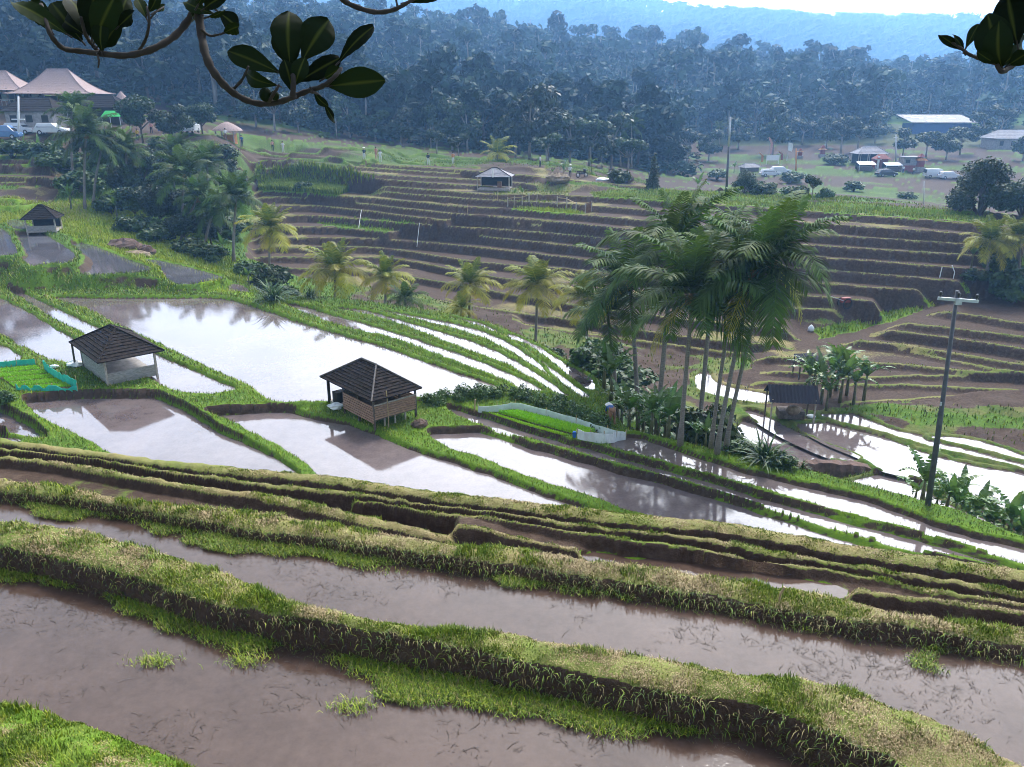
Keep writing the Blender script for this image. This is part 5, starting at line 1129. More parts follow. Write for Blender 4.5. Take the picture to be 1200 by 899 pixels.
# ---- hut on stilts with split plank walls
def hut_stilt():
    c = Vector((-6.13, 32.76)); a, w, d = .727, 2.5, 4.2; g = .36
    t = thing('field_hut', 'raised hut with pinkish split plank walls on stilts under a brown shingle roof', 'hut', (c.x, c.y, g), a)
    rf = hip_roof(w, d, 1.22, 2.16, d * .28, 'y', 11).build('roof', 'shingle', t); ridge_caps(w, d, 1.22, 2.16, d * .28, 'y', .04).build('ridge_cap', 'pale_ridge', rf)
    x, y0, y1 = w / 2 - .22, -d / 2 + .22, d * .12; z0 = .30
    for sx in (-1, 1):
        for yy in (y0, (y0 + y1) / 2, y1): MB().bar((sx * x, yy, -.2), (sx * x, yy, 1.28), .08).build('post', 'old_wood', t)
    for k in range(3): MB().bar((-x * .5 + x * .5 * k, y0 + .05, -.2), (-x * .5 + x * .5 * k, y0 + .05, z0), .06).build('stilt', 'pale_wood', t)
    for sx in (-1, 1): MB().bar((sx * x, d / 2 - .3, -.2), (sx * x, d / 2 - .3, 1.3), .10).build('post', 'dark_inside', t)
    MB().box((0, (y0 + y1) / 2, z0), (2 * x, y1 - y0, .07)).build('floor', 'old_wood', t)
    r = random.Random(4)
    m = MB(); [m.box((0, y0 - .03, z0 + .06 + .10 * k), (2 * x + r.uniform(-.06, .06), .03, .072)) for k in range(6)]; m.build('front_wall', 'pink_plank', t)
    m = MB(); [m.box((-x - .03, (y0 + y1) / 2, z0 - .10 + .11 * k), (.03, y1 - y0 + r.uniform(-.06, .06), .078)) for k in range(7)]; m.build('side_wall', 'pink_plank', t)
    m = MB(); [m.box((x + .03, (y0 + y1) / 2, z0 + .06 + .10 * k), (.03, y1 - y0, .085)) for k in range(6)]; m.build('side_wall', 'pink_plank', t)
    MB().box((0, y1, .75), (2 * x, .05, .85)).build('back_wall', 'old_wood', t)
    MB().bar((-x, y0 - .06, .96), (x, y0 - .06, .96), .05).build('rail', 'pale_wood', t)
    MB().box((-.1, d / 2 - .65, .12), (2 * x - .2, .9, .1)).build('porch_platform', 'pale_wood', t)
    MB().box((-x + .25, d / 2 - .75, .40), (.45, .4, .5)).build('cupboard', 'dark_inside', t)
    tag(MB().tube([Vector((c.x, c.y, g)) + Matrix.Rotation(a, 3, 'Z') @ Vector(p) for p in ((-x + .55, y0 - .18, -.2), (-x + .57, y0 - .17, .6), (-x + .55, y0 - .15, 1.5))], .025, 6).build('bamboo_stake', 'bamboo'), 'bamboo stake standing against the plank wall of the raised hut', 'stake')
    tag(sack((c.x, c.y, g), a, (-x - .25, y1 + .35, .22), .34), 'crumpled white plastic sack beside the raised hut', 'sack')
def sack(o, a, p, s):
    v = Vector(o) + Matrix.Rotation(a, 3, 'Z') @ Vector(p); m = MB(); m.ball((0, 0, 0), s, (1, .7, .75), 12, 8); r = random.Random(int(v.x * 9)); m.v = [(x * r.uniform(.65, 1.3), y * r.uniform(.65, 1.3), z * r.uniform(.5, 1.0) * .75) for x, y, z in m.v]
    return m.build('plastic_sack', 'white_plastic', None, False, loc=v)
hut_stilt()
s1 = hit(88, 430); tag(sack(s1, 0, (0, 0, .12), .42), 'crumpled white plastic sacks heaped behind the white boarded hut', 'sack')
s1 = hit(64, 432); tag(sack(s1, 0, (0, 0, .08), .22), 'small white plastic bag at the corner of the turquoise net', 'bag')
# ---- small huts on the terraces
def hut_small(px, py, w, d, ze, zr, label, rz, roof='shingle', wall='old_wood', cap='shingle', posts='pale_wood', bench=True, tall=False):
    b = hit(px, py); t = thing('field_hut', label, 'hut', b, rz)
    rf = hip_roof(w, d, ze, zr, w * .12, 'x', 8).build('roof', roof, t); ridge_caps(w, d, ze, zr, w * .12, 'x', .05).build('ridge_cap', cap, rf)
    x, y = w / 2 - .3, d / 2 - .3
    for sx in (-1, 1):
        for sy in (-1, 1): MB().bar((sx * x, sy * y, -.4), (sx * x, sy * y, ze + .06), .11).build('post', posts, t)
    MB().box((0, 0, .1), (2 * x, 2 * y, .22)).build('floor', 'pale_wood', t)
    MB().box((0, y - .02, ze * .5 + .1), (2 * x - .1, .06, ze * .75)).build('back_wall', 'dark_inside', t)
    if bench: MB().box((0, -y, .35), (2 * x - .15, .07, .42)).build('front_wall', wall, t)
    return t
hut_small(53, 271, 2.9, 2.6, 1.15, 2.25, 'small hut with a dark pointed roof beside the upper left paddies', .25, wall='white_board')
h5 = hut_small(580, 222, 4.4, 3.4, 1.6, 2.55, 'open hut with a grey hipped roof and pale ridge on the brown terraces', -.12, 'grey_roof', bench=False)
MB().box((0, -1.72, 2.05), (.16, .05, 1.0)).build('roof_batten', 'white_paint', h5)
MB().box((.6, -.2, .6), (.5, .4, .7)).build('crate', 'cloth_brown', h5)
# ---- shelter with a dark sheet roof
def shelter():
    b = hit(924, 491); t = thing('field_shelter', 'low open shelter with a dark corrugated gable roof below the banana plants', 'shelter', b, -.1)
    w, z1, z0 = 2.9, 2.15, 1.35
    for s, nm in ((-1, 'roof'), (1, 'roof')):
        m = MB(); n = 28
        for k in range(n):
            x0, x1 = -w / 2 + w * k / n, -w / 2 + w * (k + 1) / n; h = .02 * (k % 2); h2 = .02 * ((k + 1) % 2)
            m.add([(x0, 0, z1 + h), (x1, 0, z1 + h2), (x1, s * 1.0, z0 + h2), (x0, s * 1.0, z0 + h)], [(0, 1, 2, 3) if s > 0 else (3, 2, 1, 0)])
        m.build(nm, 'corrugated', t)
    for sx, sy in ((-1, -1), (1, -1), (-1, 1), (1, 1)): MB().bar((sx * 1.25, sy * .8, -.3), (sx * 1.25, sy * .8, 1.5), .08).build('post', 'pale_wood' if sy < 0 else 'old_wood', t)
    MB().bar((-w / 2, 0, z1 - .05), (w / 2, 0, z1 - .05), .07).build('ridge_beam', 'old_wood', t)
    MB().box((.1, .2, .3), (1.5, .9, .5)).build('platform', 'old_wood', t)
    o = tag(MB().ball((0, 0, 0), .4, (1.1, .8, .8), 12, 8).build('straw_bundle', 'dry_heap', None, True, loc=b + Vector((.15, -.2, .62))), 'brown bundle of straw lying inside the dark roofed shelter', 'straw')
    b2 = hit(950, 490); tag(MB().ball((0, 0, .05), .22, (1.3, 1, .6), 10, 6).build('plastic_sack', 'white_plastic', None, True, loc=b2), 'grey white sack on the ground right of the shelter', 'sack')
shelter()
b = hit(944, 440); t = thing('field_shelter', 'small dark roofed lean-to half hidden by banana plants above the shelter', 'shelter', b, .1)
MB().box((0, 0, 1.2), (1.5, 1.1, .05), M=Matrix.Rotation(.18, 3, 'X')).build('roof', 'corrugated', t)
for sx, sy in ((-1, -1), (1, -1), (-1, 1), (1, 1)): MB().bar((sx * .7, sy * .5, -.2), (sx * .7, sy * .5, 1.17 + .1 * sy), .08).build('post', 'old_wood', t)
# ---- utility pole
def pole():
    b = hit(1088, 593); top = at_y(1122, 341, b.y); v = Vector(top) - b
    t = thing('utility_pole', 'dark steel utility pole with a pale crossarm beside the white paddies', 'pole', b)
    MB().tube([(0, 0, -.5), v * .45, v * .455, v], [.10, .085, .072, .06], 12).build('shaft', 'steel_pole', t, True)
    c = v * .965; arm = MB(); arm.bar(c + Vector((-.62, -.10, .05)), c + Vector((.62, -.10, -.05)), .07, .09); am = arm.build('crossarm', 'galvanised', t)
    for k, x in enumerate((-.56, .0, .56)):
        i = MB(); z0 = Vector((c.x + x, c.y - .1, c.z + .05 - .08 * x)); i.tube([z0, z0 + Vector((0, 0, .05)), z0 + Vector((0, 0, .07)), z0 + Vector((0, 0, .10)), z0 + Vector((0, 0, .13)), z0 + Vector((0, 0, .17))], [.02, .02, .055, .035, .055, .03], 9); i.build('insulator', 'porcelain', am, True)
    MB().box(c + Vector((.0, -.14, -.04)), (.18, .08, .2)).build('bracket', 'galvanised', t)
    MB().tube([v * .5 + Vector((-.1, -.1, -.06)), v * .5 + Vector((-.1, -.1, .06))], .03, 6).build('step_bolt', 'galvanised', t)
pole()
def plain_pole(name, label, cat, bx, by, tx, ty, Y, mat, r=.09, arm=None, arm_mat='white_paint', split=None):
    b = at_d(bx, by, Y); v = Vector(at_y(tx, ty, b.y)) - b; t = thing(name, label, cat, b)
    if split: MB().tube([(0, 0, -.4), v * split], [r * 1.2, r], 7).build('shaft', mat, t, True); MB().tube([v * split, v], [r, r * .7], 7).build('upper_shaft', 'galvanised', t, True)
    else: MB().tube([(0, 0, -.4), v], [r * 1.2, r * .8], 7).build('shaft', mat, t, True)
    if arm: c = v * arm[0]; MB().bar(c + Vector((-arm[1], 0, 0)), c + Vector((arm[1], 0, 0)), r * 1.2).build('crossarm', arm_mat, t)
    return t
plain_pole('utility_pole', 'slender dark pole with a pale upper half standing on the terrace crest', 'pole', 851, 220, 856, 137, 97, 'steel_pole', .13, split=.62)
plain_pole('utility_pole', 'white post with a short crossarm in front of the parked cars on the left', 'pole', 21, 158, 21.5, 113, 112, 'white_paint', .13, (.45, .85))
plain_pole('utility_pole', 'grey pole beside the blue walled shed in the valley', 'pole', 1050, 188, 1050, 158, 190, 'galvanised', .16, (.9, .5))
plain_pole('utility_pole', 'pale reddish pole standing in the far fields beside the white cars', 'pole', 933, 197, 933, 174, 178, 'orange_paint', .14)
plain_pole('utility_pole', 'thin grey pole in the far dark fields on the right', 'pole', 1083, 232, 1083, 212, 118, 'galvanised', .06)
# ---- stakes and pipes on the terraces
for i, (px, py, h, mat, lab) in enumerate([(548, 252, 1.1, 'bamboo', 'short bamboo stake beside the terrace path below the hut'), (583, 240, 1.1, 'bamboo', 'thin brown stake left of the terrace fence'), (629, 242, 1.1, 'pale_wood', 'thick pale post at the corner of the bright green seed terrace'),
    (1101, 326, .9, 'white_paint', 'white stake on the grass bank above the pole'), (1117, 327, 1.1, 'white_paint', 'leaning white stake with a reddish top on the grass bank'), (911, 706, .16, 'bamboo', 'small wooden peg in the bund beside the brown puddle'),
    (556, 484, .55, 'bamboo', 'tall bamboo stake behind the left end of the netted seed bed'), (1081, 238, .9, 'pale_wood', 'pale stake on the grass crest left of the round tree'), (1111, 244, 1.1, 'dry_heap', 'dry bare stalk on the grass crest below the round tree')]):
    p = hit(px, py); r = .012 if i == 5 else .035; tag(MB().tube([p + Vector((0, 0, -.1)), p + Vector((.02, 0, h * .5)), p + Vector((.05 if i != 4 else -.3, 0, h))], r, 6).build('stake', mat), lab, 'stake')
for px, y0, y1, lab in [(423, 250, 268, 'white irrigation pipe running down the risers on the left terraces'), (491, 270, 291, 'white irrigation pipe beside the terrace path')]:
    a, b = hit(px + 1, y0), hit(px - 2, y1); tag(MB().tube([a + Vector((0, -.1, .3)), (a + b) / 2 + Vector((0, -.2, .25)), b + Vector((0, -.3, .15))], .018, 6).build('irrigation_pipe', 'white_plastic'), lab, 'pipe')
# ---- fences and seed beds
def fence(label, name, path, h, mat, post_mat, cat='fence', panel='net_panel', every=1, droop=.06, post_h=1.15, z=None, wave=.03):
    P = [hit(x, y) for x, y in path]; o = P[0].copy(); t = thing(name, label, cat, o); r = random.Random(int(path[0][0]))
    q = smooth_line([tuple(p - o) for p in P], 5); m = MB(); n = len(q)
    off = [r.uniform(-wave, wave) for _ in range(n)]; top = [h * (1 - droop * (i % 5 in (2, 3))) * r.uniform(.95, 1.03) for i in range(n)]
    vs = []
    for i in range(n):
        for k, (u, th) in enumerate(((0, 1), (.5, 1), (1, 1))): vs.append((q[i][0] + off[i] * u, q[i][1] + off[(i * 3) % n] * u, q[i][2] - .02 + u * top[i]))
    fs = [(3 * i + k, 3 * i + 3 + k, 3 * i + 4 + k, 3 * i + 1 + k) for i in range(n - 1) for k in (0, 1)]
    pan = m.add(vs, fs).build(panel, mat, t); sm = pan.modifiers.new('thick', 'SOLIDIFY'); sm.thickness = .012
    for i in range(0, n, 5):
        MB().tube([(q[i][0], q[i][1] + .02, q[i][2] - .2), (q[i][0] + r.uniform(-.02, .02), q[i][1] + .02, q[i][2] + h * post_h * r.uniform(.95, 1.3))], .018, 6).build('stake', post_mat, t)
    return t
fence('long pale net fence on thin stakes along the back of the bright green seedling bed', 'net_fence', [(560, 484), (583, 483), (604, 481), (640, 489), (675, 499), (712, 510), (733, 516)], .32, 'net_white', 'bamboo')
fence('crumpled white plastic sheet fence at the near right corner of the seedling bed', 'net_fence', [(733, 517), (722, 518), (708, 520), (692, 518), (677, 515)], .42, 'white_plastic', 'bamboo', panel='plastic_panel', post_h=1.0, wave=.05)
p = hit(673, 514); tag(MB().box((0, 0, .11), (.14, .1, .24)).box((0, 0, .24), (.1, .07, .05)).build('jerrycan', 'blue_sheet', loc=p), 'small blue plastic can at the corner of the white fence', 'can')
fence('turquoise net fence along the back of the striped seed bed by the white boarded hut', 'net_fence', [(-14, 434), (0, 432), (20, 430), (42, 428)], .34, 'net_turquoise', 'bamboo', wave=.02)
fence('crumpled turquoise net fence down the right side of the striped seed bed', 'net_fence', [(52, 434), (60, 441), (70, 448), (80, 452), (91, 457)], .50, 'net_turquoise', 'bamboo', wave=.06)
fence('low turquoise net fence along the front of the striped seed bed', 'net_fence', [(19, 458), (30, 458), (45, 459), (62, 459), (91, 459)], .28, 'net_turquoise', 'bamboo', wave=.03, droop=.5)
def seed_bed(label, poly, h, n, rows=0, tone=.55):
    W_ = [hit(x, y) for x, y in poly]; z = sum(p.z for p in W_) / len(W_); o = Vector((W_[0].x, W_[0].y, z)); P = np.array([(p.x - o.x, p.y - o.y) for p in W_])
    t = thing('seedling_bed', label, 'seedlings', o); MB().prism([tuple(p) for p in P], -.15, .05).build('soil', 'earth', t)
    r = np.random.default_rng(int(abs(poly[0][0])) + 5); lo, hi = P.min(0), P.max(0); q = r.uniform(lo, hi, (n * 6, 2)); q = q[in_poly(q[:, 0], q[:, 1], P)]
    if rows:
        e = P[1] - P[0]; e = e / np.hypot(*e); nn = np.array([-e[1], e[0]]); s = (q - P[0]) @ nn; s = s / (s.max() - s.min() + 1e-6) * rows; q = q[(s % 1.0 > .22) & (s % 1 < .95)]
    q = q[:n]; m = len(q); V, Qd, T, tn, _ = blades(np.concatenate([q, np.full((m, 1), .04)], 1), r.uniform(.6, 1.2, m) * h, np.full(m, .034), np.clip(r.normal(tone, .16, m), 0, 1), np.zeros(m), .3, 3)
    link('seedlings', mesh_np('seedlings', V, Qd, T, dict(tone=tn)), 'seedling', t)
seed_bed('brilliant green thick strip of rice seedlings in front of the pale net fence', [(584, 486), (606, 484), (650, 495), (698, 507), (690, 511), (668, 509), (630, 499)], .16, 9000, 0, .58)
seed_bed('yellower low strip of rice seedlings along the near side of the netted bed', [(572, 487), (586, 488), (630, 501), (668, 512), (655, 513), (610, 500)], .09, 6000, 0, .8)
seed_bed('striped bed of green rice seedlings inside the turquoise net by the white boarded hut', [(-20, 436), (42, 430), (54, 438), (86, 456), (20, 457), (4, 446), (-30, 442)], .10, 11000, 5, .45)
def rail_fence(label, path, h, mat, slat=None):
    P = [hit(x, y) for x, y in path]; o = P[0].copy(); t = thing('bamboo_fence', label, 'fence', o)
    for p in P: q = p - o; MB().bar(q + Vector((0, 0, -.2)), q + Vector((0, 0, h)), .12).build('post', 'pale_wood', t)
    for a, b in zip(P, P[1:]): MB().bar(a - o + Vector((0, 0, h * .85)), b - o + Vector((0, 0, h * .85)), .06).build('rail', mat, t)
    if slat:
        m = MB(); a, b = P[slat[0]] - o, P[slat[1]] - o
        for k in range(14): q = a + (b - a) * (k + .5) / 14; m.bar(q + Vector((0, 0, -.1)), q + Vector((0, 0, h * .95)), .07)
        m.build('slat_panel', 'cloth_brown', t)
rail_fence('pale bamboo rail fence at the left end of the bright seed terrace below the hut', [(595, 241), (603, 240), (612, 240), (620, 240)], .9, 'bamboo')
rail_fence('bamboo fence with a reddish slatted panel right of the bright seed terrace', [(653, 245), (664, 247), (675, 249), (686, 250), (693, 249)], 1.05, 'bamboo', (3, 4))
# ---- heaps and bare earth on the terraces
def heap(name, label, px, py, r, h, mat, cat, sticks=0):
    b = hit(px, py); rr = random.Random(int(px)); m = MB(); m.ball((0, 0, h * .3), 1, (r, r * .8, h * .7), 14, 9); m.v = [(x * rr.uniform(.82, 1.15), y * rr.uniform(.82, 1.15), z * rr.uniform(.8, 1.2)) for x, y, z in m.v]
    for k in range(sticks): a = rr.uniform(0, 6.3); m.tube([(0, 0, h * .3), (math.cos(a) * r * .5, math.sin(a) * r * .4, h * 1.2), (math.cos(a) * r * 1.1, math.sin(a) * r * .8, h * rr.uniform(1.2, 2.4))], [.03, .02, .008], 4)
    return tag(m.build(name, mat, None, False, loc=b), label, cat)
heap('straw_heap', 'pale heap of dry stalks on the crest left of the walker', 655, 213, 1.5, 1.0, 'dry_heap', 'heap', 9)
heap('brush_heap', 'dark brush heap with bare twigs on the crest', 727, 214, 1.6, 1.1, 'bark', 'heap', 14)
heap('earth_mound', 'brown crumbling earth bank above the left paddies', 146, 292, 1.5, .8, 'earth', 'earth')
heap('earth_mound', 'dark hollowed earth lump with a post at the end of the grass slope', 172, 299, .8, .8, 'earth', 'earth')
heap('earth_mound', 'pale low spur of bare earth beside the left paddies', 160, 300, 1.2, .4, 'dry_heap', 'earth')
heap('earth_mound', 'dry reddish clod beside the mud channel under the palms', 734, 477, .35, .4, 'dry_heap', 'earth')
heap('brush_heap', 'dark muddy brush heap in the small white pond', 683, 448, .45, .3, 'bark', 'heap', 8)
heap('earth_mound', 'clay lumps at the foot of the raised hut stilts', 492, 500, .35, .28, 'earth', 'earth')
p = hit(975, 553)
def earth_wall():
    r = random.Random(2); m = MB(); a = at_z(935, 556, -5.6); b = at_z(1030, 560, -5.7); a, b = Vector(a), Vector(b); n = 16; vs = []; fs = []
    for i in range(n + 1):
        q = a + (b - a) * i / n; e = .15 + .85 * math.sin(PI * min(1, max(0, i / n * .9 + .08))) ** .4
        for y, z in ((-.25, -.5), (-.18, .35), (.0, .72), (.5, .75), (.7, .2), (.7, -.5)): vs.append((q.x + r.uniform(-.06, .06), q.y + y + r.uniform(-.07, .07), q.z + z * e + r.uniform(-.05, .05)))
    for i in range(n):
        for k in range(5): fs.append((6 * i + k, 6 * i + 6 + k, 6 * i + 7 + k, 6 * i + k + 1))
    fs += [tuple(range(6)), tuple(range(6 * n + 5, 6 * n - 1, -1))]
    tag(m.add(vs, fs).build('earth_wall', 'earth'), 'dark rounded earth dam between the white paddies right of the palms', 'wall')
earth_wall()
# ---- restaurant and buildings on the left rise
def thatched(label, px, Y, py_eave, py_top, w, d, ridge, rz, group=None):
    p = at_y(px, py_eave, Y); top = at_y(px, py_top, Y)[2]; base = ground_z(p[0], p[1]); ze = p[2] - base; zr = top - base
    t = thing('thatched_pavilion', label, 'pavilion', (p[0], p[1], base), rz, group)
    rf = hip_roof(w, d, ze, zr, ridge, 'x', 16, .012, .6).build('roof', 'thatch', t); ridge_caps(w, d, ze, zr, ridge, 'x', .05, .6).build('ridge_cap', 'thatch', rf)
    x, y = w / 2 - 1.2, d / 2 - 1.0; fl = ze - 2.4
    for i in range(6): MB().bar((-x + 2 * x * i / 5, -y, -.5), (-x + 2 * x * i / 5, -y, ze + .3), .2).build('post', 'old_wood', t)
    MB().box((0, 0, fl), (2 * x + 1.0, 2 * y + 1, .22)).build('deck', 'old_wood', t)
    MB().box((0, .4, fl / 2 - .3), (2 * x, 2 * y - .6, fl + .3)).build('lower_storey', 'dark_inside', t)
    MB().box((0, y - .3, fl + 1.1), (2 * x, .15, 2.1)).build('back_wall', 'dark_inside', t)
    for i in range(4): MB().box((-x + 1 + i * (2 * x - 2) / 3, y - .42, fl + 1.2), (1.1, .06, 1.3)).build('window', 'net_white', t)
    m = MB(); m.bar((-x - .4, -y - .4, fl + 1), (x + .4, -y - .4, fl + 1), .1); [m.bar((-x - .4 + (2 * x + .8) * k / 16, -y - .4, fl), (-x - .4 + (2 * x + .8) * k / 16, -y - .4, fl + 1), .07) for k in range(17)]; m.build('railing', 'pale_wood', t)
    for i in range(4): MB().box((-x + 1.5 + i * 2.3, -y + 1.2, fl + .45), (1.3, .8, .75)).build('table', 'cloth_brown', t)
    return t
thatched('large open pavilion with a tall concave thatched roof above the car park', 72, 131, 110, 81, 12.6, 9.5, 3.0, .08)
thatched('thatched pavilion cut by the left frame edge beside the larger one', 1, 134, 106, 83, 11.5, 9, 2.6, .05)
def building(name, label, cat, px, py, Y, w, d, h, zr, roof, wall, ridge=.5, rz=0, cols=0, win=0, n=6, over=.5):
    b = at_d(px, py, Y); t = thing(name, label, cat, b, rz)
    rf = hip_roof(w, d, h, zr, w * ridge, 'x', n, .04).build('roof', roof, t); ridge_caps(w, d, h, zr, w * ridge, 'x', .07).build('ridge_cap', roof, rf)
    if cols:
        for i in range(cols):
            for sy in (-1, 1): MB().bar((-w / 2 + over + (w - 2 * over) * i / (cols - 1), sy * (d / 2 - over), -.4), (-w / 2 + over + (w - 2 * over) * i / (cols - 1), sy * (d / 2 - over), h + .08), .16).build('post', 'pale_wood', t)
        MB().box((0, d / 2 - over, h / 2), (w - 2 * over, .12, h * .9)).build('back_wall', wall, t)
    else:
        MB().box((0, 0, h / 2 - .2), (w - 2 * over, d - 2 * over, h + .4)).build('wall', wall, t)
        for i in range(win): fx = -w / 2 + over + (w - 2 * over) * (i + .5) / win; MB().box((fx, -d / 2 + over - .03, h * .55), (.9, .08, h * .42)).build('window', 'glass_dark', t)
    return t
building('service_building', 'low building with a broad black roof behind the left parked cars', 'building', 48, 160, 119, 7.5, 6, 2.2, 4.0, 'shingle', 'concrete', .5, 0, 0, 3)
building('service_building', 'long low building with a black roof behind the green canopy', 'building', 112, 152, 124, 10, 5, 1.9, 3.6, 'shingle', 'dark_inside', .6, 0, 0, 3)
b = at_d(268, 168, 121); t = thing('thatched_kiosk', 'small round kiosk with a pale thatched roof at the left end of the terraces', 'kiosk', b)
m = MB(); n = 18; pr = [(2.15, 1.75), (1.9, 2.0), (1.4, 2.35), (.8, 2.7), (.15, 2.95)]
vs = [(r * math.cos(2 * PI * k / n), r * math.sin(2 * PI * k / n), z) for r, z in pr for k in range(n)]; fs = [(i * n + k, i * n + (k + 1) % n, i * n + n + (k + 1) % n, i * n + n + k) for i in range(4) for k in range(n)] + [tuple(range(n - 1, -1, -1)), tuple(4 * n + k for k in range(n))]
m.add(vs, fs).build('roof', 'thatch', t)
for k in range(6): a = k * PI / 3 + .3; MB().bar((1.6 * math.cos(a), 1.6 * math.sin(a), -.4), (1.6 * math.cos(a), 1.6 * math.sin(a), 1.85), .12).build('post', 'pale_wood', t)
MB().box((.2, .3, .55), (1.6, 1.2, 1.3)).build('counter', 'orange_paint', t); MB().box((-.9, -.9, .4), (.6, .5, .9)).build('cabinet', 'white_paint', t)
b = at_d(137, 163, 116); t = thing('canopy_tent', 'bright green gable canopy on posts behind the grove', 'canopy', b, .15)
m = MB(); m.add([(-1.5, -1, 2.0), (1.0, -1.2, 2.0), (1.3, 0, 2.75), (-1.1, 0, 2.75)], [(0, 1, 2, 3)]); m.add([(-1.1, 0, 2.75), (1.3, 0, 2.75), (1.6, 1.2, 2.0), (-1.0, 1.2, 2.0)], [(0, 1, 2, 3)]); rfm = m.build('canvas', 'green_canvas', t); rfm.modifiers.new('thick', 'SOLIDIFY').thickness = .04
for x, y in ((-1.4, -.9), (.95, -1.1), (-.95, 1.1), (1.5, 1.1)): MB().bar((x, y, -.3), (x, y, 2.03), .07).build('post', 'galvanised', t)
b = at_d(146, 128, 129); t = thing('thatched_parasol', 'small pale thatched parasol beside the large pavilion', 'parasol', b)
m = MB(); m.add([(1.5 * math.cos(2 * PI * k / 12), 1.5 * math.sin(2 * PI * k / 12), 2.2) for k in range(12)] + [(0, 0, 4.0)], [(k, (k + 1) % 12, 12) for k in range(12)] + [tuple(range(11, -1, -1))]); m.build('roof', 'thatch', t); MB().tube([(0, 0, -.3), (0, 0, 3.8)], .08, 6).build('post', 'old_wood', t)
b = at_d(134, 122, 128); tag(MB().box((0, 0, 1.4), (1.5, .08, 1.3)).bar((-.6, .05, -.3), (-.6, .05, 1.4), .08).bar((.6, .05, -.3), (.6, .05, 1.4), .08).build('sign_board', 'yellow_paint', loc=b), 'plain yellow board on posts beside the large thatched pavilion', 'sign')
b = at_d(72, 178, 101); tag(MB().box((0, 0, .5), (2.2, .3, 2.0)).box((0, 0, 1.53), (2.3, .38, .08)).build('retaining_wall', 'concrete', loc=b, rot=(0, 0, .1)), 'short grey concrete wall below the car park on the left', 'wall')
# ---- valley buildings on the right
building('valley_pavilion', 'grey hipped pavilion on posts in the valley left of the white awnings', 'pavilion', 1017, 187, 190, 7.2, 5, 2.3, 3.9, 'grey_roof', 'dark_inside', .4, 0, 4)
b = at_d(1096, 163, 262); t = thing('valley_shed', 'long shed with a pale patched roof and a bright blue wall in the valley', 'shed', b, -.05)
MB().box((0, 0, 1.2), (17.5, 8, 3.0)).build('wall', 'blue_wall', t); rf = MB().box((.3, 1.2, 4.0), (20, 13, .12), M=Matrix.Rotation(.16, 3, 'X')).build('roof', 'grey_roof', t)
rr = random.Random(3)
for k in range(11): x, y = rr.uniform(-8.5, 7), rr.uniform(-5, 4.5); MB().box((x + .3, y + 1.2, 4.0 + (y) * math.tan(.16) + .12), (rr.uniform(.7, 2.2), 1.2, .06), M=Matrix.Rotation(.16, 3, 'X')).build('skylight', 'white_plastic', rf)
building('valley_house', 'grey roofed house at the right frame edge in the valley', 'house', 1183, 186, 215, 12.5, 8, 2.6, 4.6, 'grey_roof', 'concrete', .6, 0, 0, 4)
building('valley_shed', 'small dark shed with a grey roof in the far fields below the flags', 'shed', 878, 189, 182, 4.4, 3, 1.0, 1.8, 'grey_roof', 'old_wood', .5, .3)
building('forest_house', 'pale roofed house peeping out of the trees behind the crest', 'house', 663, 168, 172, 6, 4, 2.4, 3.7, 'galvanised', 'white_paint', .6, 0, 0, 3)
building('forest_house', 'small white roofed house high in the trees at the middle', 'house', 588, 150, 190, 3.5, 3, 2, 3, 'galvanised', 'white_paint', .6, 0, 0, 2)
for px, lab in ((1013, 'left white awning stall in the row below the grey pavilion'), (1044, 'right white awning stall in the row beside the red shop')):
    b = at_d(px, 196, 178); t = thing('market_stall', lab, 'stall', b); MB().box((0, -.5, 1.5), (3.6, 2.0, .08), M=Matrix.Rotation(.25, 3, 'X')).build('awning', 'white_paint', t)
    MB().box((0, .8, .7), (3.4, .2, 1.7)).build('back_wall', 'dark_inside', t); MB().box((0, -.2, .35), (3.0, .7, .9)).build('counter', 'old_wood', t)
    for sx in (-1, 1): MB().bar((sx * 1.7, -1.3, -.3), (sx * 1.7, -1.3, 1.3), .09).build('post', 'galvanised', t)
b = at_d(1031, 196, 180); t = thing('red_shop', 'red walled shop with a white cross shaped pillar between the white awnings', 'shop', b); MB().box((0, .6, 1.0), (2.8, 2, 2.6)).build('wall', 'red_paint', t); hip_roof(3.3, 2.6, 2.2, 3.2, 1.2).build('roof', 'red_paint', t)
MB().box((-.9, -.8, 1.2), (.35, .3, 3.2)).box((-.9, -.8, 2.2), (1.2, .28, .3)).build('pillar', 'white_paint', t)
b = at_d(1064, 200, 178); t = thing('red_shop', 'shop with a grey upper floor and red front left of the small red shrine', 'shop', b); MB().box((0, .6, 1.2), (3.0, 2.4, 3)).build('wall', 'concrete', t); MB().box((0, -.7, .5), (2.6, .15, 1.3)).build('shop_front', 'red_paint', t); MB().box((0, .3, 2.9), (3.6, 3, .14)).build('roof', 'grey_roof', t); MB().box((-.6, -.64, 2.0), (.9, .1, .7)).build('window', 'glass_dark', t)
for px, py, Y, s, lab in ((1077, 201, 177, 1.25, 'red shrine with a stepped roof beside the shops in the valley'), (937, 183, 205, .8, 'left small red shrine at the edge of the far fields'), (963, 183, 205, 1.0, 'right small red shrine at the edge of the far fields')):
    b = at_d(px, py, Y); t = thing('shrine', lab, 'shrine', b, 0, None, s); MB().box((0, 0, .3), (1.4, 1.4, 1.0)).build('base', 'concrete', t); MB().box((0, 0, 1.3), (1.0, 1.0, 1.2)).build('body', 'red_paint', t)
    rf = hip_roof(1.7, 1.7, 1.85, 2.5, .1).build('roof', 'orange_paint', t); hip_roof(1.0, 1.0, 2.4, 3.0, .05, 'x', 3).build('roof_tier', 'red_paint', rf)
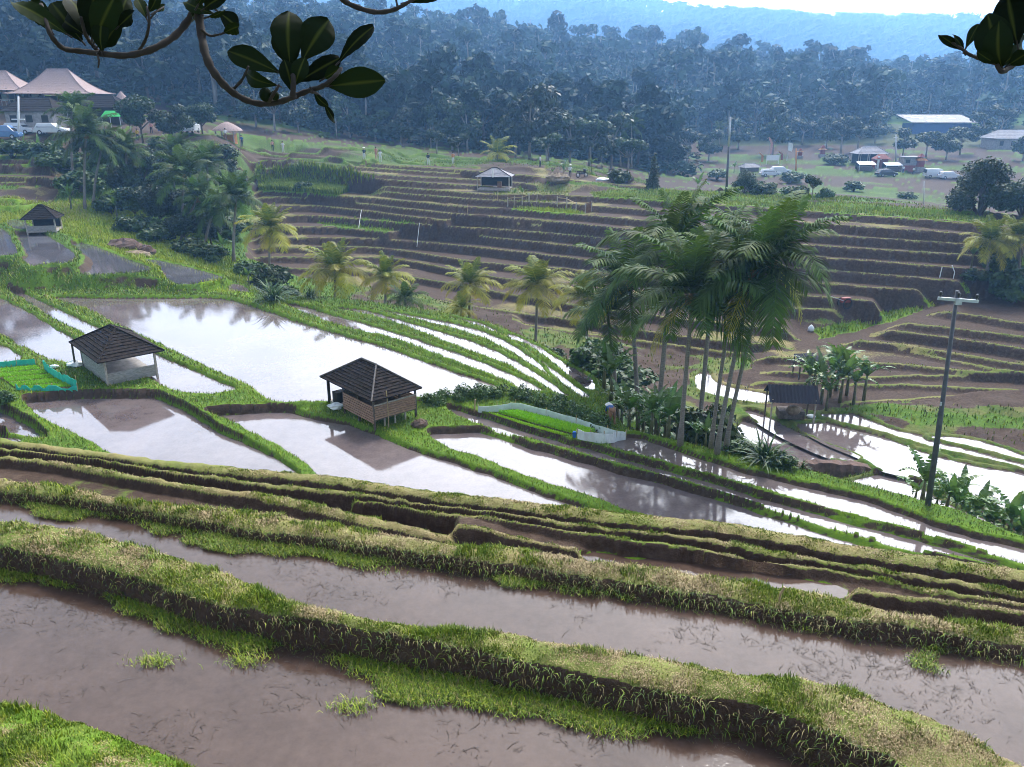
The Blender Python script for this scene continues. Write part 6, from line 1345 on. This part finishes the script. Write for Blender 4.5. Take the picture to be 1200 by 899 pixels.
# ---- flags and banners
def flag(label, px, py, Y, h, mat, kind):
    b = at_d(px, py, Y); t = thing('flag', label, 'flag', b)
    if kind == 'arc':
        pts = [(0, 0, -.3), (0, 0, h * .7), (.1, 0, h * .9), (-.5, 0, h), (-1.0, 0, h * .93)]; MB().tube(pts, .05, 5).build('pole', 'bamboo', t); m = MB()
        m.add([(0, .02, h * .35), (.55, .02, h * .35), (.55, .02, h * .75), (.1, .02, h * .9), (-.5, .02, h), (-.5, .02, h * .9), (0, .02, h * .75)], [(0, 1, 2, 3, 4, 5, 6)]); m.build('cloth', mat, t)
    else:
        MB().tube([(0, 0, -.3), (0, 0, h)], .05, 5).build('pole', 'galvanised', t); m = MB(); m.add([(0, .02, h * .55), (1.0, .1, h * .5), (1.2, .02, h * .8), (.9, -.05, h * .95), (0, .02, h)], [(0, 1, 2, 3, 4)]); m.build('cloth', mat, t)
    return t
flag('tall curved pinkish banner on a bamboo pole in front of the far dark tree', 901, 178, 200, 5.8, 'cloth_pink', 'arc'); flag('white flag on a thin pole in the far fields', 922, 183, 200, 4.2, 'cloth_white', 'flat')
flag('orange feather banner left of the white banner in the far fields', 891, 186, 190, 3.2, 'orange_paint', 'arc'); flag('red feather banner right of the white banner in the far fields', 914, 186, 190, 3.0, 'red_paint', 'arc')
b = at_d(905, 184, 195); tag(MB().box((0, 0, 1.3), (3.0, .08, 1.2)).bar((-1.4, .06, -.3), (-1.4, .06, 1.9), .08).bar((1.4, .06, -.3), (1.4, .06, 1.9), .08).build('sign_board', 'white_paint', loc=b), 'wide plain white board on posts between two feather banners', 'sign')
# ---- vehicles
def car(label, px, py, Y, rz, paint, kind='car', name='parked_car'):
    b = at_d(px, py, Y); t = thing(name, label, 'car', b, rz)
    L, Wd = 4.3, 1.7
    low = [(-2.15, .3), (-2.12, .75), (-1.9, .92), (1.0, .95), (1.95, .80), (2.15, .62), (2.15, .3)]; cab = [(-1.95, .92), (-1.6, 1.48), (.35, 1.5), (1.05, .95)]
    if kind == 'van': low = [(-2.15, .3), (-2.15, .95), (1.6, .98), (2.1, .85), (2.2, .6), (2.2, .3)]; cab = [(-2.12, .95), (-2.0, 1.75), (.9, 1.75), (1.7, .97)]
    def ext(pf, w0, w1): n = len(pf); return MB().add([(x, s * (w0 if i in (0, n - 1) else w1) / 2, z) for s in (-1, 1) for i, (x, z) in enumerate(pf)], [tuple(range(n)), tuple(range(2 * n - 1, n - 1, -1))] + [(i, n + i, n + (i + 1) % n, (i + 1) % n) for i in range(n)])
    bo = ext(low, Wd, Wd * .98); bo.add(*(lambda q: (q.v, q.f))(ext(cab, Wd * .96, Wd * .80))); bd = bo.build('body', paint, t); bv = bd.modifiers.new('bevel', 'BEVEL'); bv.width = .05; bv.segments = 2
    top = cab[1][1]
    for s in (-1, 1): MB().add([(cab[0][0] + .25, s * Wd * .475, .97), (cab[3][0] - .25, s * Wd * .475, .99), (cab[2][0] - .1, s * Wd * .41, top - .1), (cab[1][0] + .1, s * Wd * .41, top - .1)], [(0, 1, 2, 3)]).build('window', 'glass_dark', t)
    MB().add([(cab[3][0] + .02, -Wd * .42, .99), (cab[3][0] + .02, Wd * .42, .99), (cab[2][0] + .06, Wd * .36, top - .08), (cab[2][0] + .06, -Wd * .36, top - .08)], [(0, 1, 2, 3)]).build('windscreen', 'glass_dark', t)
    MB().add([(cab[0][0] - .02, -Wd * .42, 1.0), (cab[0][0] - .02, Wd * .42, 1.0), (cab[1][0] - .05, Wd * .36, top - .1), (cab[1][0] - .05, -Wd * .36, top - .1)], [(0, 1, 2, 3)]).build('rear_window', 'glass_dark', t)
    for sx in (-1.3, 1.35):
        for s in (-1, 1):
            y = s * Wd * .45; w = MB().tube([(sx, y - .1, .31), (sx, y + .1, .31)], .31, 12).build('wheel', 'rubber', t); MB().tube([(sx, y - .11, .31), (sx, y + .11, .31)], .18, 8).build('rim', 'galvanised', w)
    for s in (-1, 1): MB().box((2.14, s * .6, .68), (.06, .3, .14)).build('headlight', 'white_plastic', t)
    for s in (-1, 1): MB().box((-2.14, s * .65, .75), (.05, .2, .18)).build('tail_light', 'red_paint', t)
car('blue and white car cut by the left frame edge below the thatched pavilion', 5, 167, 112, .15, 'car_blue', 'van'); car('pale car behind the white post with a crossarm', 24, 161, 116, -.1, 'car_white')
car('white car with dark windows in front of the black roofed building', 62, 163, 114, .05, 'car_white'); car('white car seen from the front on the rise left of the kiosk', 223, 167, 119, -1.5, 'car_white', 'van')
car('left white car of the two parked in the far fields', 902, 200, 172, .1, 'car_white'); car('right white car of the two parked in the far fields', 914, 199, 177, .1, 'car_white'); car('dark blue car in front of the white awnings', 1038, 204, 170, .2, 'car_dark')
car('white van right of the red shrine', 1095, 207, 168, 0, 'car_white', 'van'); car('pale low car half hidden left of the round tree', 1112, 209, 166, .05, 'car_white')
def motorbike(label, px, py, Y, rz):
    b = at_d(px, py, Y); t = thing('motorbike', label, 'motorbike', b, rz)
    for x in (-.62, .62):
        m = MB(); m.tube([(x + .29 * math.cos(2 * PI * k / 14), 0, .3 + .29 * math.sin(2 * PI * k / 14)) for k in range(15)], .055, 6, False); w = m.build('wheel', 'rubber', t); MB().tube([(x, -.05, .3), (x, .05, .3)], .12, 8).build('hub', 'galvanised', w)
    MB().box((-.05, 0, .5), (.8, .26, .28)).box((.38, 0, .75), (.18, .34, .5)).build('body', 'car_dark', t); MB().box((-.3, 0, .76), (.75, .26, .12)).build('seat', 'rubber', t)
    MB().bar((.62, 0, .3), (.42, 0, 1.02), .06).bar((.42, -.32, 1.02), (.42, .32, 1.02), .05).build('handlebar', 'galvanised', t); MB().box((.5, 0, .88), (.08, .16, .14)).build('headlight', 'white_plastic', t)
motorbike('dark motorbike standing on the crest path right of the walker', 682, 212, 108, .5); motorbike('dark motorbike seen end on beside the conifer', 776, 217, 104, 1.2)
# ---- hand tractor on the terraces
b = hit(988, 365); t = thing('hand_tractor', 'small red two wheeled hand tractor on the brown terraces right of the palm clump', 'tractor', b, .3)
MB().box((.1, 0, .62), (.7, .4, .4)).build('engine', 'red_paint', t); MB().bar((-.2, .15, .6), (-1.2, .22, .95), .05).bar((-.2, -.15, .6), (-1.2, -.22, .95), .05).build('handlebar', 'galvanised', t)
for s in (-1, 1): MB().tube([(.05 + .4 * math.cos(2 * PI * k / 14), s * .35, .38 + .4 * math.sin(2 * PI * k / 14)) for k in range(15)], .06, 5, False).build('wheel', 'rubber', t)
p = hit(950, 389); tag(MB().tube([(0, 0, 0), (0, 0, .25), (0, 0, .42), (0, 0, .5)], [.26, .24, .12, .03], 10).build('plastic_sack', 'white_plastic', None, True, loc=p), 'upright white sack on the grass path right of the palm clump', 'sack')
for px, py, Y, s, mat, lab in ((966, 213, 118, .8, 'net_turquoise', 'pale green sheet lying in the far fields'), (976, 214, 116, 1.1, 'white_plastic', 'white sheet lying in the far fields right of the green one'), (706, 215, 106, 1.0, 'white_plastic', 'white covered heap beside the brush heap on the crest'), (831, 216, 100, .8, 'white_plastic', 'white cloth covered bundle on the crest left of the distant pole')):
    b = at_d(px, py, Y); m = MB(); m.ball((0, 0, .12), s, (1, .6, .3), 12, 6); rr = random.Random(int(px)); m.v = [(x * rr.uniform(.8, 1.2), y, z * rr.uniform(.6, 1.2)) for x, y, z in m.v]; tag(m.build('plastic_sheet', mat, None, True, loc=b), lab, 'sheet')
b = at_d(842, 219, 99); tag(MB().add([(-1.3, 0, 0), (1.4, 0, 0), (.2, 0, .95), (-1.1, .9, 0), (1.3, .9, 0), (.2, .7, .9)], [(0, 1, 2), (5, 4, 3), (1, 4, 5, 2), (0, 2, 5, 3), (0, 3, 4, 1)]).build('earth_mound', 'earth', loc=b), 'dark triangular soil heap on the crest left of the distant pole', 'heap')
# ---- people
def body(joints, bones, radii, name):
    me = bpy.data.meshes.new(name); me.from_pydata(joints, bones, []); o = bpy.data.objects.new(name, me); COL.objects.link(o)
    sk = o.modifiers.new('skin', 'SKIN'); sd = me.skin_vertices[0].data if me.skin_vertices else None
    if sd is None:
        bm = bmesh.new(); bm.from_mesh(me); bm.verts.layers.skin.verify(); bm.to_mesh(me); bm.free(); sd = me.skin_vertices[0].data
    for i, r in enumerate(radii): sd[i].radius = (r, r)
    sd[0].use_root = True; o.modifiers.new('sub', 'SUBSURF').levels = 1
    out = bpy.data.meshes.new_from_object(o.evaluated_get(bpy.context.evaluated_depsgraph_get())); bpy.data.objects.remove(o); out.name = name
    for p in out.polygons: p.use_smooth = True
    return out
STAND = ([(0, 0, .92), (0, 0, 1.12), (0, .01, 1.34), (0, .0, 1.45), (0, -.01, 1.58), (.19, 0, 1.36), (.25, .01, 1.10), (.27, -.05, .86), (-.19, 0, 1.36), (-.25, .01, 1.10), (-.26, -.06, .86), (.09, 0, .86), (.11, -.02, .48), (.11, .02, .08), (.12, -.12, .03), (-.09, 0, .86), (-.11, .02, .48), (-.11, .08, .08), (-.12, -.05, .03)],
    [(0, 1), (1, 2), (2, 3), (3, 4), (2, 5), (5, 6), (6, 7), (2, 8), (8, 9), (9, 10), (0, 11), (11, 12), (12, 13), (13, 14), (0, 15), (15, 16), (16, 17), (17, 18)], [.14, .13, .13, .055, .10, .06, .045, .035, .06, .045, .035, .09, .06, .045, .04, .09, .06, .045, .04])
BEND = ([(0, 0, .82), (0, -.22, .92), (0, -.48, .90), (0, -.58, .86), (0, -.72, .80), (.18, -.46, .86), (.20, -.52, .58), (.10, -.60, .34), (-.18, -.46, .86), (-.20, -.52, .58), (-.10, -.62, .36), (.10, .02, .76), (.13, .04, .42), (.13, .06, .06), (.14, -.08, .03), (-.10, .02, .76), (-.13, .0, .42), (-.13, .04, .06), (-.14, -.10, .03)], STAND[1], [.17, .15, .14, .055, .10, .06, .045, .035, .06, .045, .035, .11, .075, .05, .04, .11, .075, .05, .04])
def person(label, pos, rz, top, legs, pose='stand', hat=None, s=1.0):
    J, B, Rd = STAND if pose == 'stand' else BEND; me = body(J, B, Rd, 'body')
    for mt in ('skin', top, legs, 'hair'): me.materials.append(MATS[mt])
    for p in me.polygons:
        c = p.center
        if pose == 'stand': k = 2 if c.z < .98 and abs(c.x) < .2 and c.z > .12 else 1 if .95 < c.z < 1.42 and not (abs(c.x) > .21 and c.z < 1.12) else 3 if c.z > 1.62 else 0
        else: k = 2 if c.y > -.12 and c.z > .35 else 1 if c.z > .62 and -.56 < c.y < 0 else 0
        p.material_index = k
    t = thing('person', label, 'person', pos, rz, None, s); link('body', me, None, t)
    hx = (0, -.01, 1.62) if pose == 'stand' else (0, -.74, .84)
    if hat: MB().tube([(hx[0], hx[1], hx[2] + .02), (hx[0], hx[1], hx[2] + .05), (hx[0], hx[1], hx[2] + .16)], [.22, .20, .03], 10).build('hat', hat, t, True)
    else: MB().ball((hx[0], hx[1] + .02, hx[2]), .11, (1, 1.05, .85), 9, 6).build('hair', 'hair', t, True)
    return t
fp = hit(717, 499); person('farmer stooping over in a dark blue shirt and brown shorts behind the netted seed bed', fp, PI + .15, 'cloth_blue', 'cloth_brown', 'bend', 'cloth_white', .8)
for px, py, Y, rz, tp, lg, ht, lab in [
    (887, 225, 96, .4, 'cloth_white', 'cloth_dark', None, 'left walker of the pair on the grass crest, in white with dark trousers'), (894, 226, 96, -.3, 'cloth_pink', 'cloth_white', None, 'right walker of the pair on the grass crest, in pink with white trousers'),
    (668, 210, 106, .2, 'cloth_white', 'cloth_dark', 'cloth_white', 'walker in a white top and dark skirt with a white hat on the crest path'), (633, 204, 112, 1.2, 'cloth_white', 'cloth_dark', None, 'person in a pale top standing behind the terrace top hut'),
    (427, 189, 115, .3, 'cloth_dark', 'cloth_white', 'cloth_white', 'person in a dark top and white hat, left of the three on the crest'), (441, 190, 115, 0, 'cloth_pink', 'cloth_pink', None, 'person in a pale pink wrap in the middle of the three on the crest'), (446, 190, 114, .2, 'cloth_white', 'cloth_white', None, 'person dressed all in white at the right of the three on the crest'),
    (502, 195, 116, 0, 'cloth_dark', 'cloth_white', None, 'person in a dark top with white trousers below the green clearing'), (531, 197, 117, 0, 'orange_paint', 'cloth_white', None, 'person in an orange top left of the yellow green palm'), (332, 179, 125, 0, 'cloth_white', 'cloth_white', None, 'person in white walking at the left end of the terraces'), (320, 176, 127, .5, 'cloth_pink', 'cloth_dark', None, 'person in a pink top walking near the thatched kiosk'),
    (162, 170, 113, 0, 'yellow_paint', 'cloth_dark', None, 'person in a yellow top right of the green canopy'), (178, 166, 118, .4, 'cloth_pink', 'cloth_dark', None, 'person in pink under the round dark tree'), (186, 166, 119, -.4, 'cloth_white', 'cloth_blue', None, 'person in white under the round dark tree'),
    (1070, 203, 172, 0, 'cloth_white', 'cloth_dark', None, 'person in white in front of the shops'), (1058, 203, 173, .3, 'cloth_white', 'cloth_blue', None, 'person in white and blue left of the shop front'), (265, 172, 118, .8, 'cloth_white', 'cloth_brown', None, 'person in a white top standing in front of the kiosk'), (284, 170, 120, .8, 'cloth_blue', 'cloth_dark', None, 'person in blue right of the kiosk')]:
    person(lab, at_d(px, py, Y), rz, tp, lg, 'stand', ht)
# ================================================================= BRANCHES OVERHEAD
def jack_leaf(cv=.06, tw=.0, wv=.012):
    N, M_ = 16, 12; V = []; Qd = []; vn = []
    for i in range(N + 1):
        u = i / N; w = (math.sin(PI * min(1, u ** 1.35 * .96 + .02)) ** .75) * .5 * (1 if u < .97 else .75)
        for j in range(M_ + 1):
            s = j / M_ * 2 - 1; V.append((u, s * w, .10 * abs(s) * w + cv * math.sin(u * 3.1) - (.05 + cv) * u * u + tw * s * u + wv * math.sin(u * 34 + abs(s) * 4 + s * 2) * abs(s)))
            vn.append(1.0 if j == M_ // 2 else 0.0)
    for i in range(N):
        for j in range(M_): a = i * (M_ + 1) + j; Qd.append((a, a + 1, a + M_ + 2, a + M_ + 1))
    return mesh_np('leaf', np.array(V), np.array(Qd), None, dict(vein=np.array(vn)), True)
m_, nt, bs = newmat('glossy_leaf'); vn = nd(nt, 'ShaderNodeAttribute', attribute_name='vein').outputs['Fac']; oi = nd(nt, 'ShaderNodeObjectInfo').outputs['Random']
base = mixc(nt, oi, (.0025, .006, .0022), (.009, .018, .004)); nt.links.new(mixc(nt, math_(nt, 'MULTIPLY', vn, .8), base, (.05, .06, .010)), bs.inputs['Base Color']); bs.inputs['Roughness'].default_value = .65; bs.inputs['Specular IOR Level'].default_value = .05  # near-black base: the backlit shade of these leaves is put into their colour
simple('twig_bark', (.030, .024, .020), (.012, .010, .009), 30, .9, .6, .003)
JLS = [jack_leaf(), jack_leaf(.12, .12, .02), jack_leaf(-.05, -.15, .025), jack_leaf(.2, .05, .015)]
for q in JLS: q.materials.append(MATS['glossy_leaf'])
def overhang(label, Y, limbs, leaves, buds=()):
    o = Vector(at_y(*limbs[0][0][0], Y)); t = thing('tree_branch', label, 'branch', o)
    r = random.Random(int(limbs[0][0][0][0])); W_ = lambda p, dy=0: Vector(at_y(p[0], p[1], Y + dy)) - o
    for k, (pts, rad) in enumerate(limbs):
        q = smooth_line([tuple(W_(p, .03 * math.sin(i * 1.3 + k))) for i, p in enumerate(pts)], 5); n = len(q); MB().tube(q, [rad * (1 - .45 * i / n) * (1 + .12 * math.sin(i * 2.1)) for i in range(n)], 8).build('limb' if k < 2 else 'twig', 'twig_bark', t, True)
    for i, (b, e, wpx) in enumerate(leaves):
        dy = r.uniform(-.06, .06); p, q = W_(b, dy * .3), W_(e, dy); x = q - p; L = x.length; x.normalize(); view = (p + o - Vector((0, 0, CAMZ))).normalized()
        nrm = (-view + Vector((r.uniform(-.35, .35), 0, r.uniform(-.35, .35)))); nrm = (nrm - x * nrm.dot(x)).normalized(); y = nrm.cross(x)
        Mx = Matrix((x, y, nrm)).transposed().to_4x4(); Mx.translation = p; wd = wpx * Y / F * .86
        lf = link('leaf', JLS[(i * 7 + len(limbs)) % 4], None, t); lf.matrix_basis = Mx @ Matrix.Diagonal((L, wd, L * .8, 1))
        MB().tube([p - x * .012, p + x * L * .08], .0018, 5).build('leaf_stalk', 'twig_bark', t)
    for (x, y, rp) in buds: MB().ball(W_((x, y)), rp * Y / F, (1, 1, 1.1), 10, 7).build('fruit_bud', 'glossy_leaf', t, True)
overhang('dark overhanging branch with a rosette of large rounded leaves hanging at the top left', 1.7, [
    ([(230, -45), (232, 5), (236, 40), (243, 70), (256, 92), (275, 110), (300, 121), (325, 120), (345, 113)], .0095), ([(345, 113), (360, 107), (378, 101), (392, 90), (400, 80)], .006),
    ([(272, 106), (284, 93), (291, 78)], .0035), ([(315, 119), (322, 108), (327, 100)], .004), ([(343, 113), (344, 95), (342, 80)], .006), ([(365, 108), (372, 110), (380, 118)], .003), ([(236, 35), (247, 42), (262, 39)], .003)],
    [((340, 76), (337, 10), 42), ((342, 80), (331, 27), 38), ((355, 70), (385, 21), 42), ((327, 85), (264, 57), 30), ((324, 100), (284, 86), 21), ((350, 96), (398, 68), 23), ((397, 73), (437, 28), 18), ((386, 101), (449, 94), 37), ((368, 108), (384, 126), 12), ((380, 122), (392, 142), 9), ((380, 92), (399, 80), 18), ((343, 108), (334, 70), 24), ((346, 100), (356, 68), 22),
     ((236, 12), (227, -22), 18), ((250, 16), (214, 2), 15), ((256, 14), (280, 33), 24), ((240, 10), (263, -6), 16), ((262, 39), (280, 31), 15), ((244, 20), (262, 14), 9), ((232, 6), (246, -20), 16), ((238, 14), (222, 24), 9)], [(311, 111, 7), (322, 112, 5)])
overhang('dark overhanging branch with a dense bunch of leaves at the left of the top edge', 1.75, [
    ([(234, 3), (222, 22), (205, 42), (180, 57), (150, 65), (118, 63), (95, 60), (75, 57), (62, 45), (55, 30), (48, 5)], .0075), ([(118, 63), (108, 52), (100, 40), (95, 20)], .005),
    ([(163, 60), (171, 45), (175, 25), (172, 8)], .0035), ([(114, 63), (116, 72), (115, 79)], .0025), ([(176, 22), (183, 14), (192, 8)], .002)],
    [((78, 40), (12, -2), 26), ((96, 48), (58, 0), 36), ((102, 44), (82, -8), 32), ((108, 44), (110, -14), 36), ((112, 46), (134, -6), 34), ((118, 58), (140, 24), 20), ((120, 60), (118, 22), 20), ((138, 32), (156, 15), 16), ((182, 14), (194, 6), 8), ((172, 22), (160, -4), 15), ((174, 14), (186, -8), 14), ((60, 36), (36, 0), 24), ((128, 40), (152, -8), 26), ((116, 54), (138, 44), 14), ((98, 40), (66, 18), 24)], [])
overhang('bare thin twig arching down from the top edge right of the leaf rosette', 1.8, [([(393, -8), (410, 5), (438, 14), (460, 12), (478, 3), (492, -6)], .006), ([(466, 8), (464, -2), (465, -12)], .0025)], [((476, 3), (520, -6), 9), ((484, 0), (505, -12), 10)], [])
overhang('dark branch tip with overlapping leaves at the top right corner', 1.75, [([(1215, 58), (1200, 66), (1185, 78), (1174, 84), (1168, 76)], .007), ([(1172, 76), (1152, 70), (1136, 64), (1128, 58), (1116, 50)], .0042)],
    [((1128, 59), (1101, 41), 11), ((1129, 60), (1119, 42), 9), ((1132, 56), (1147, 27), 13), ((1172, 74), (1158, 20), 42), ((1192, 52), (1180, -8), 40), ((1174, 76), (1205, 46), 34), ((1166, 74), (1146, 62), 12), ((1174, 78), (1168, 30), 34), ((1182, 76), (1204, 62), 20), ((1190, 44), (1214, 8), 30)], [])
# ================================================================= SKY, AIR, LIGHT, CAMERA
SUN_EL, SUN_AZ = 52 * D2R, 22 * D2R      # ahead of us, slightly to the right, behind thin cloud
def world():
    w = bpy.data.worlds.new('World'); SC.world = w; w.use_nodes = True; nt = w.node_tree
    bg = nt.nodes['Background']; sky = nd(nt, 'ShaderNodeTexSky', sky_type='NISHITA'); sky.sun_disc = False
    sky.sun_elevation = SUN_EL; sky.sun_rotation = SUN_AZ; sky.air_density = 1.2; sky.dust_density = 3.5; sky.ozone_density = 1.5
    tc = nd(nt, 'ShaderNodeTexCoord').outputs['Generated']
    sd = (math.cos(20 * D2R) * math.sin(SUN_AZ), math.cos(20 * D2R) * math.cos(SUN_AZ), math.sin(20 * D2R))
    dp = nd(nt, 'ShaderNodeVectorMath', operation='DOT_PRODUCT'); nt.links.new(tc, dp.inputs[0]); dp.inputs[1].default_value = sd
    glow = ramp(nt, dp.outputs['Value'], [(.35, (.0,) * 3), (.80, (.35,) * 3), (1, (1,) * 3)])
    n = noise(nt, 2.2, 6, .6, tc)
    cl = ramp(nt, n, [(.3, (5.6, 6.1, 7.6)), (.65, (8.2, 8.6, 9.6))])
    sp = nd(nt, 'ShaderNodeSeparateXYZ'); nt.links.new(tc, sp.inputs[0])
    dim = ramp(nt, sp.outputs['Z'], [(.0, (1.5,) * 3), (.32, (1.35,) * 3), (.6, (.44,) * 3), (1, (.28,) * 3)])
    cl = mixc(nt, 1, cl, dim, 'MULTIPLY')
    cloud = mixc(nt, glow, cl, (52, 52, 53))
    nt.links.new(mixc(nt, .88, sky.outputs[0], cloud), bg.inputs[0]); bg.inputs[1].default_value = .1
world()
s = bpy.data.lights.new('sun', 'SUN'); s.energy = 2.9; s.angle = 14 * D2R; s.color = (1, .96, .9)
so = bpy.data.objects.new('sun', s); COL.objects.link(so)
so.rotation_euler = Vector((-math.cos(SUN_EL) * math.sin(SUN_AZ), -math.cos(SUN_EL) * math.cos(SUN_AZ), -math.sin(SUN_EL))).to_track_quat('-Z', 'Y').to_euler()
def air():
    m = bpy.data.materials.new('haze'); m.use_nodes = True; nt = m.node_tree; nt.nodes.clear()
    out = nd(nt, 'ShaderNodeOutputMaterial'); v = nd(nt, 'ShaderNodeVolumePrincipled')
    v.inputs['Color'].default_value = HAZE_COL; v.inputs['Density'].default_value = HAZE_D; v.inputs['Anisotropy'].default_value = .4
    nt.links.new(v.outputs[0], out.inputs['Volume']); MATS['haze'] = m
    o = MB().box((0, 0, 150), (7600, 7600, 330)).build('haze', 'haze'); stuff(o)
EXPOSURE = 1.0; HAZE_COL = (.29, .57, 1.0, 1); HAZE_D = .00052
air()
cam = bpy.data.cameras.new('camera'); co = bpy.data.objects.new('camera', cam); COL.objects.link(co)
co.location = (0, 0, CAMZ); co.rotation_euler = (PI / 2 - TH, 0, 0)
cam.sensor_width = 36; cam.lens = 36 * F / 1200; cam.clip_start = .05; cam.clip_end = 9000; SC.camera = co
SC.view_settings.view_transform = 'Standard'; SC.view_settings.look = 'None'; SC.view_settings.exposure = EXPOSURE if 'EXPOSURE' in globals() else 0; SC.view_settings.gamma = 1
SC.render.engine = 'CYCLES'; cy = SC.cycles
cy.use_denoising = True; cy.filter_width = 1.0
try: cy.denoiser = 'OPENIMAGEDENOISE'
except Exception: pass
cy.max_bounces = 6; cy.diffuse_bounces = 2; cy.glossy_bounces = 3; cy.transmission_bounces = 3; cy.transparent_max_bounces = 6; cy.volume_bounces = 2
cy.caustics_reflective = False; cy.caustics_refractive = False; cy.sample_clamp_indirect = 6
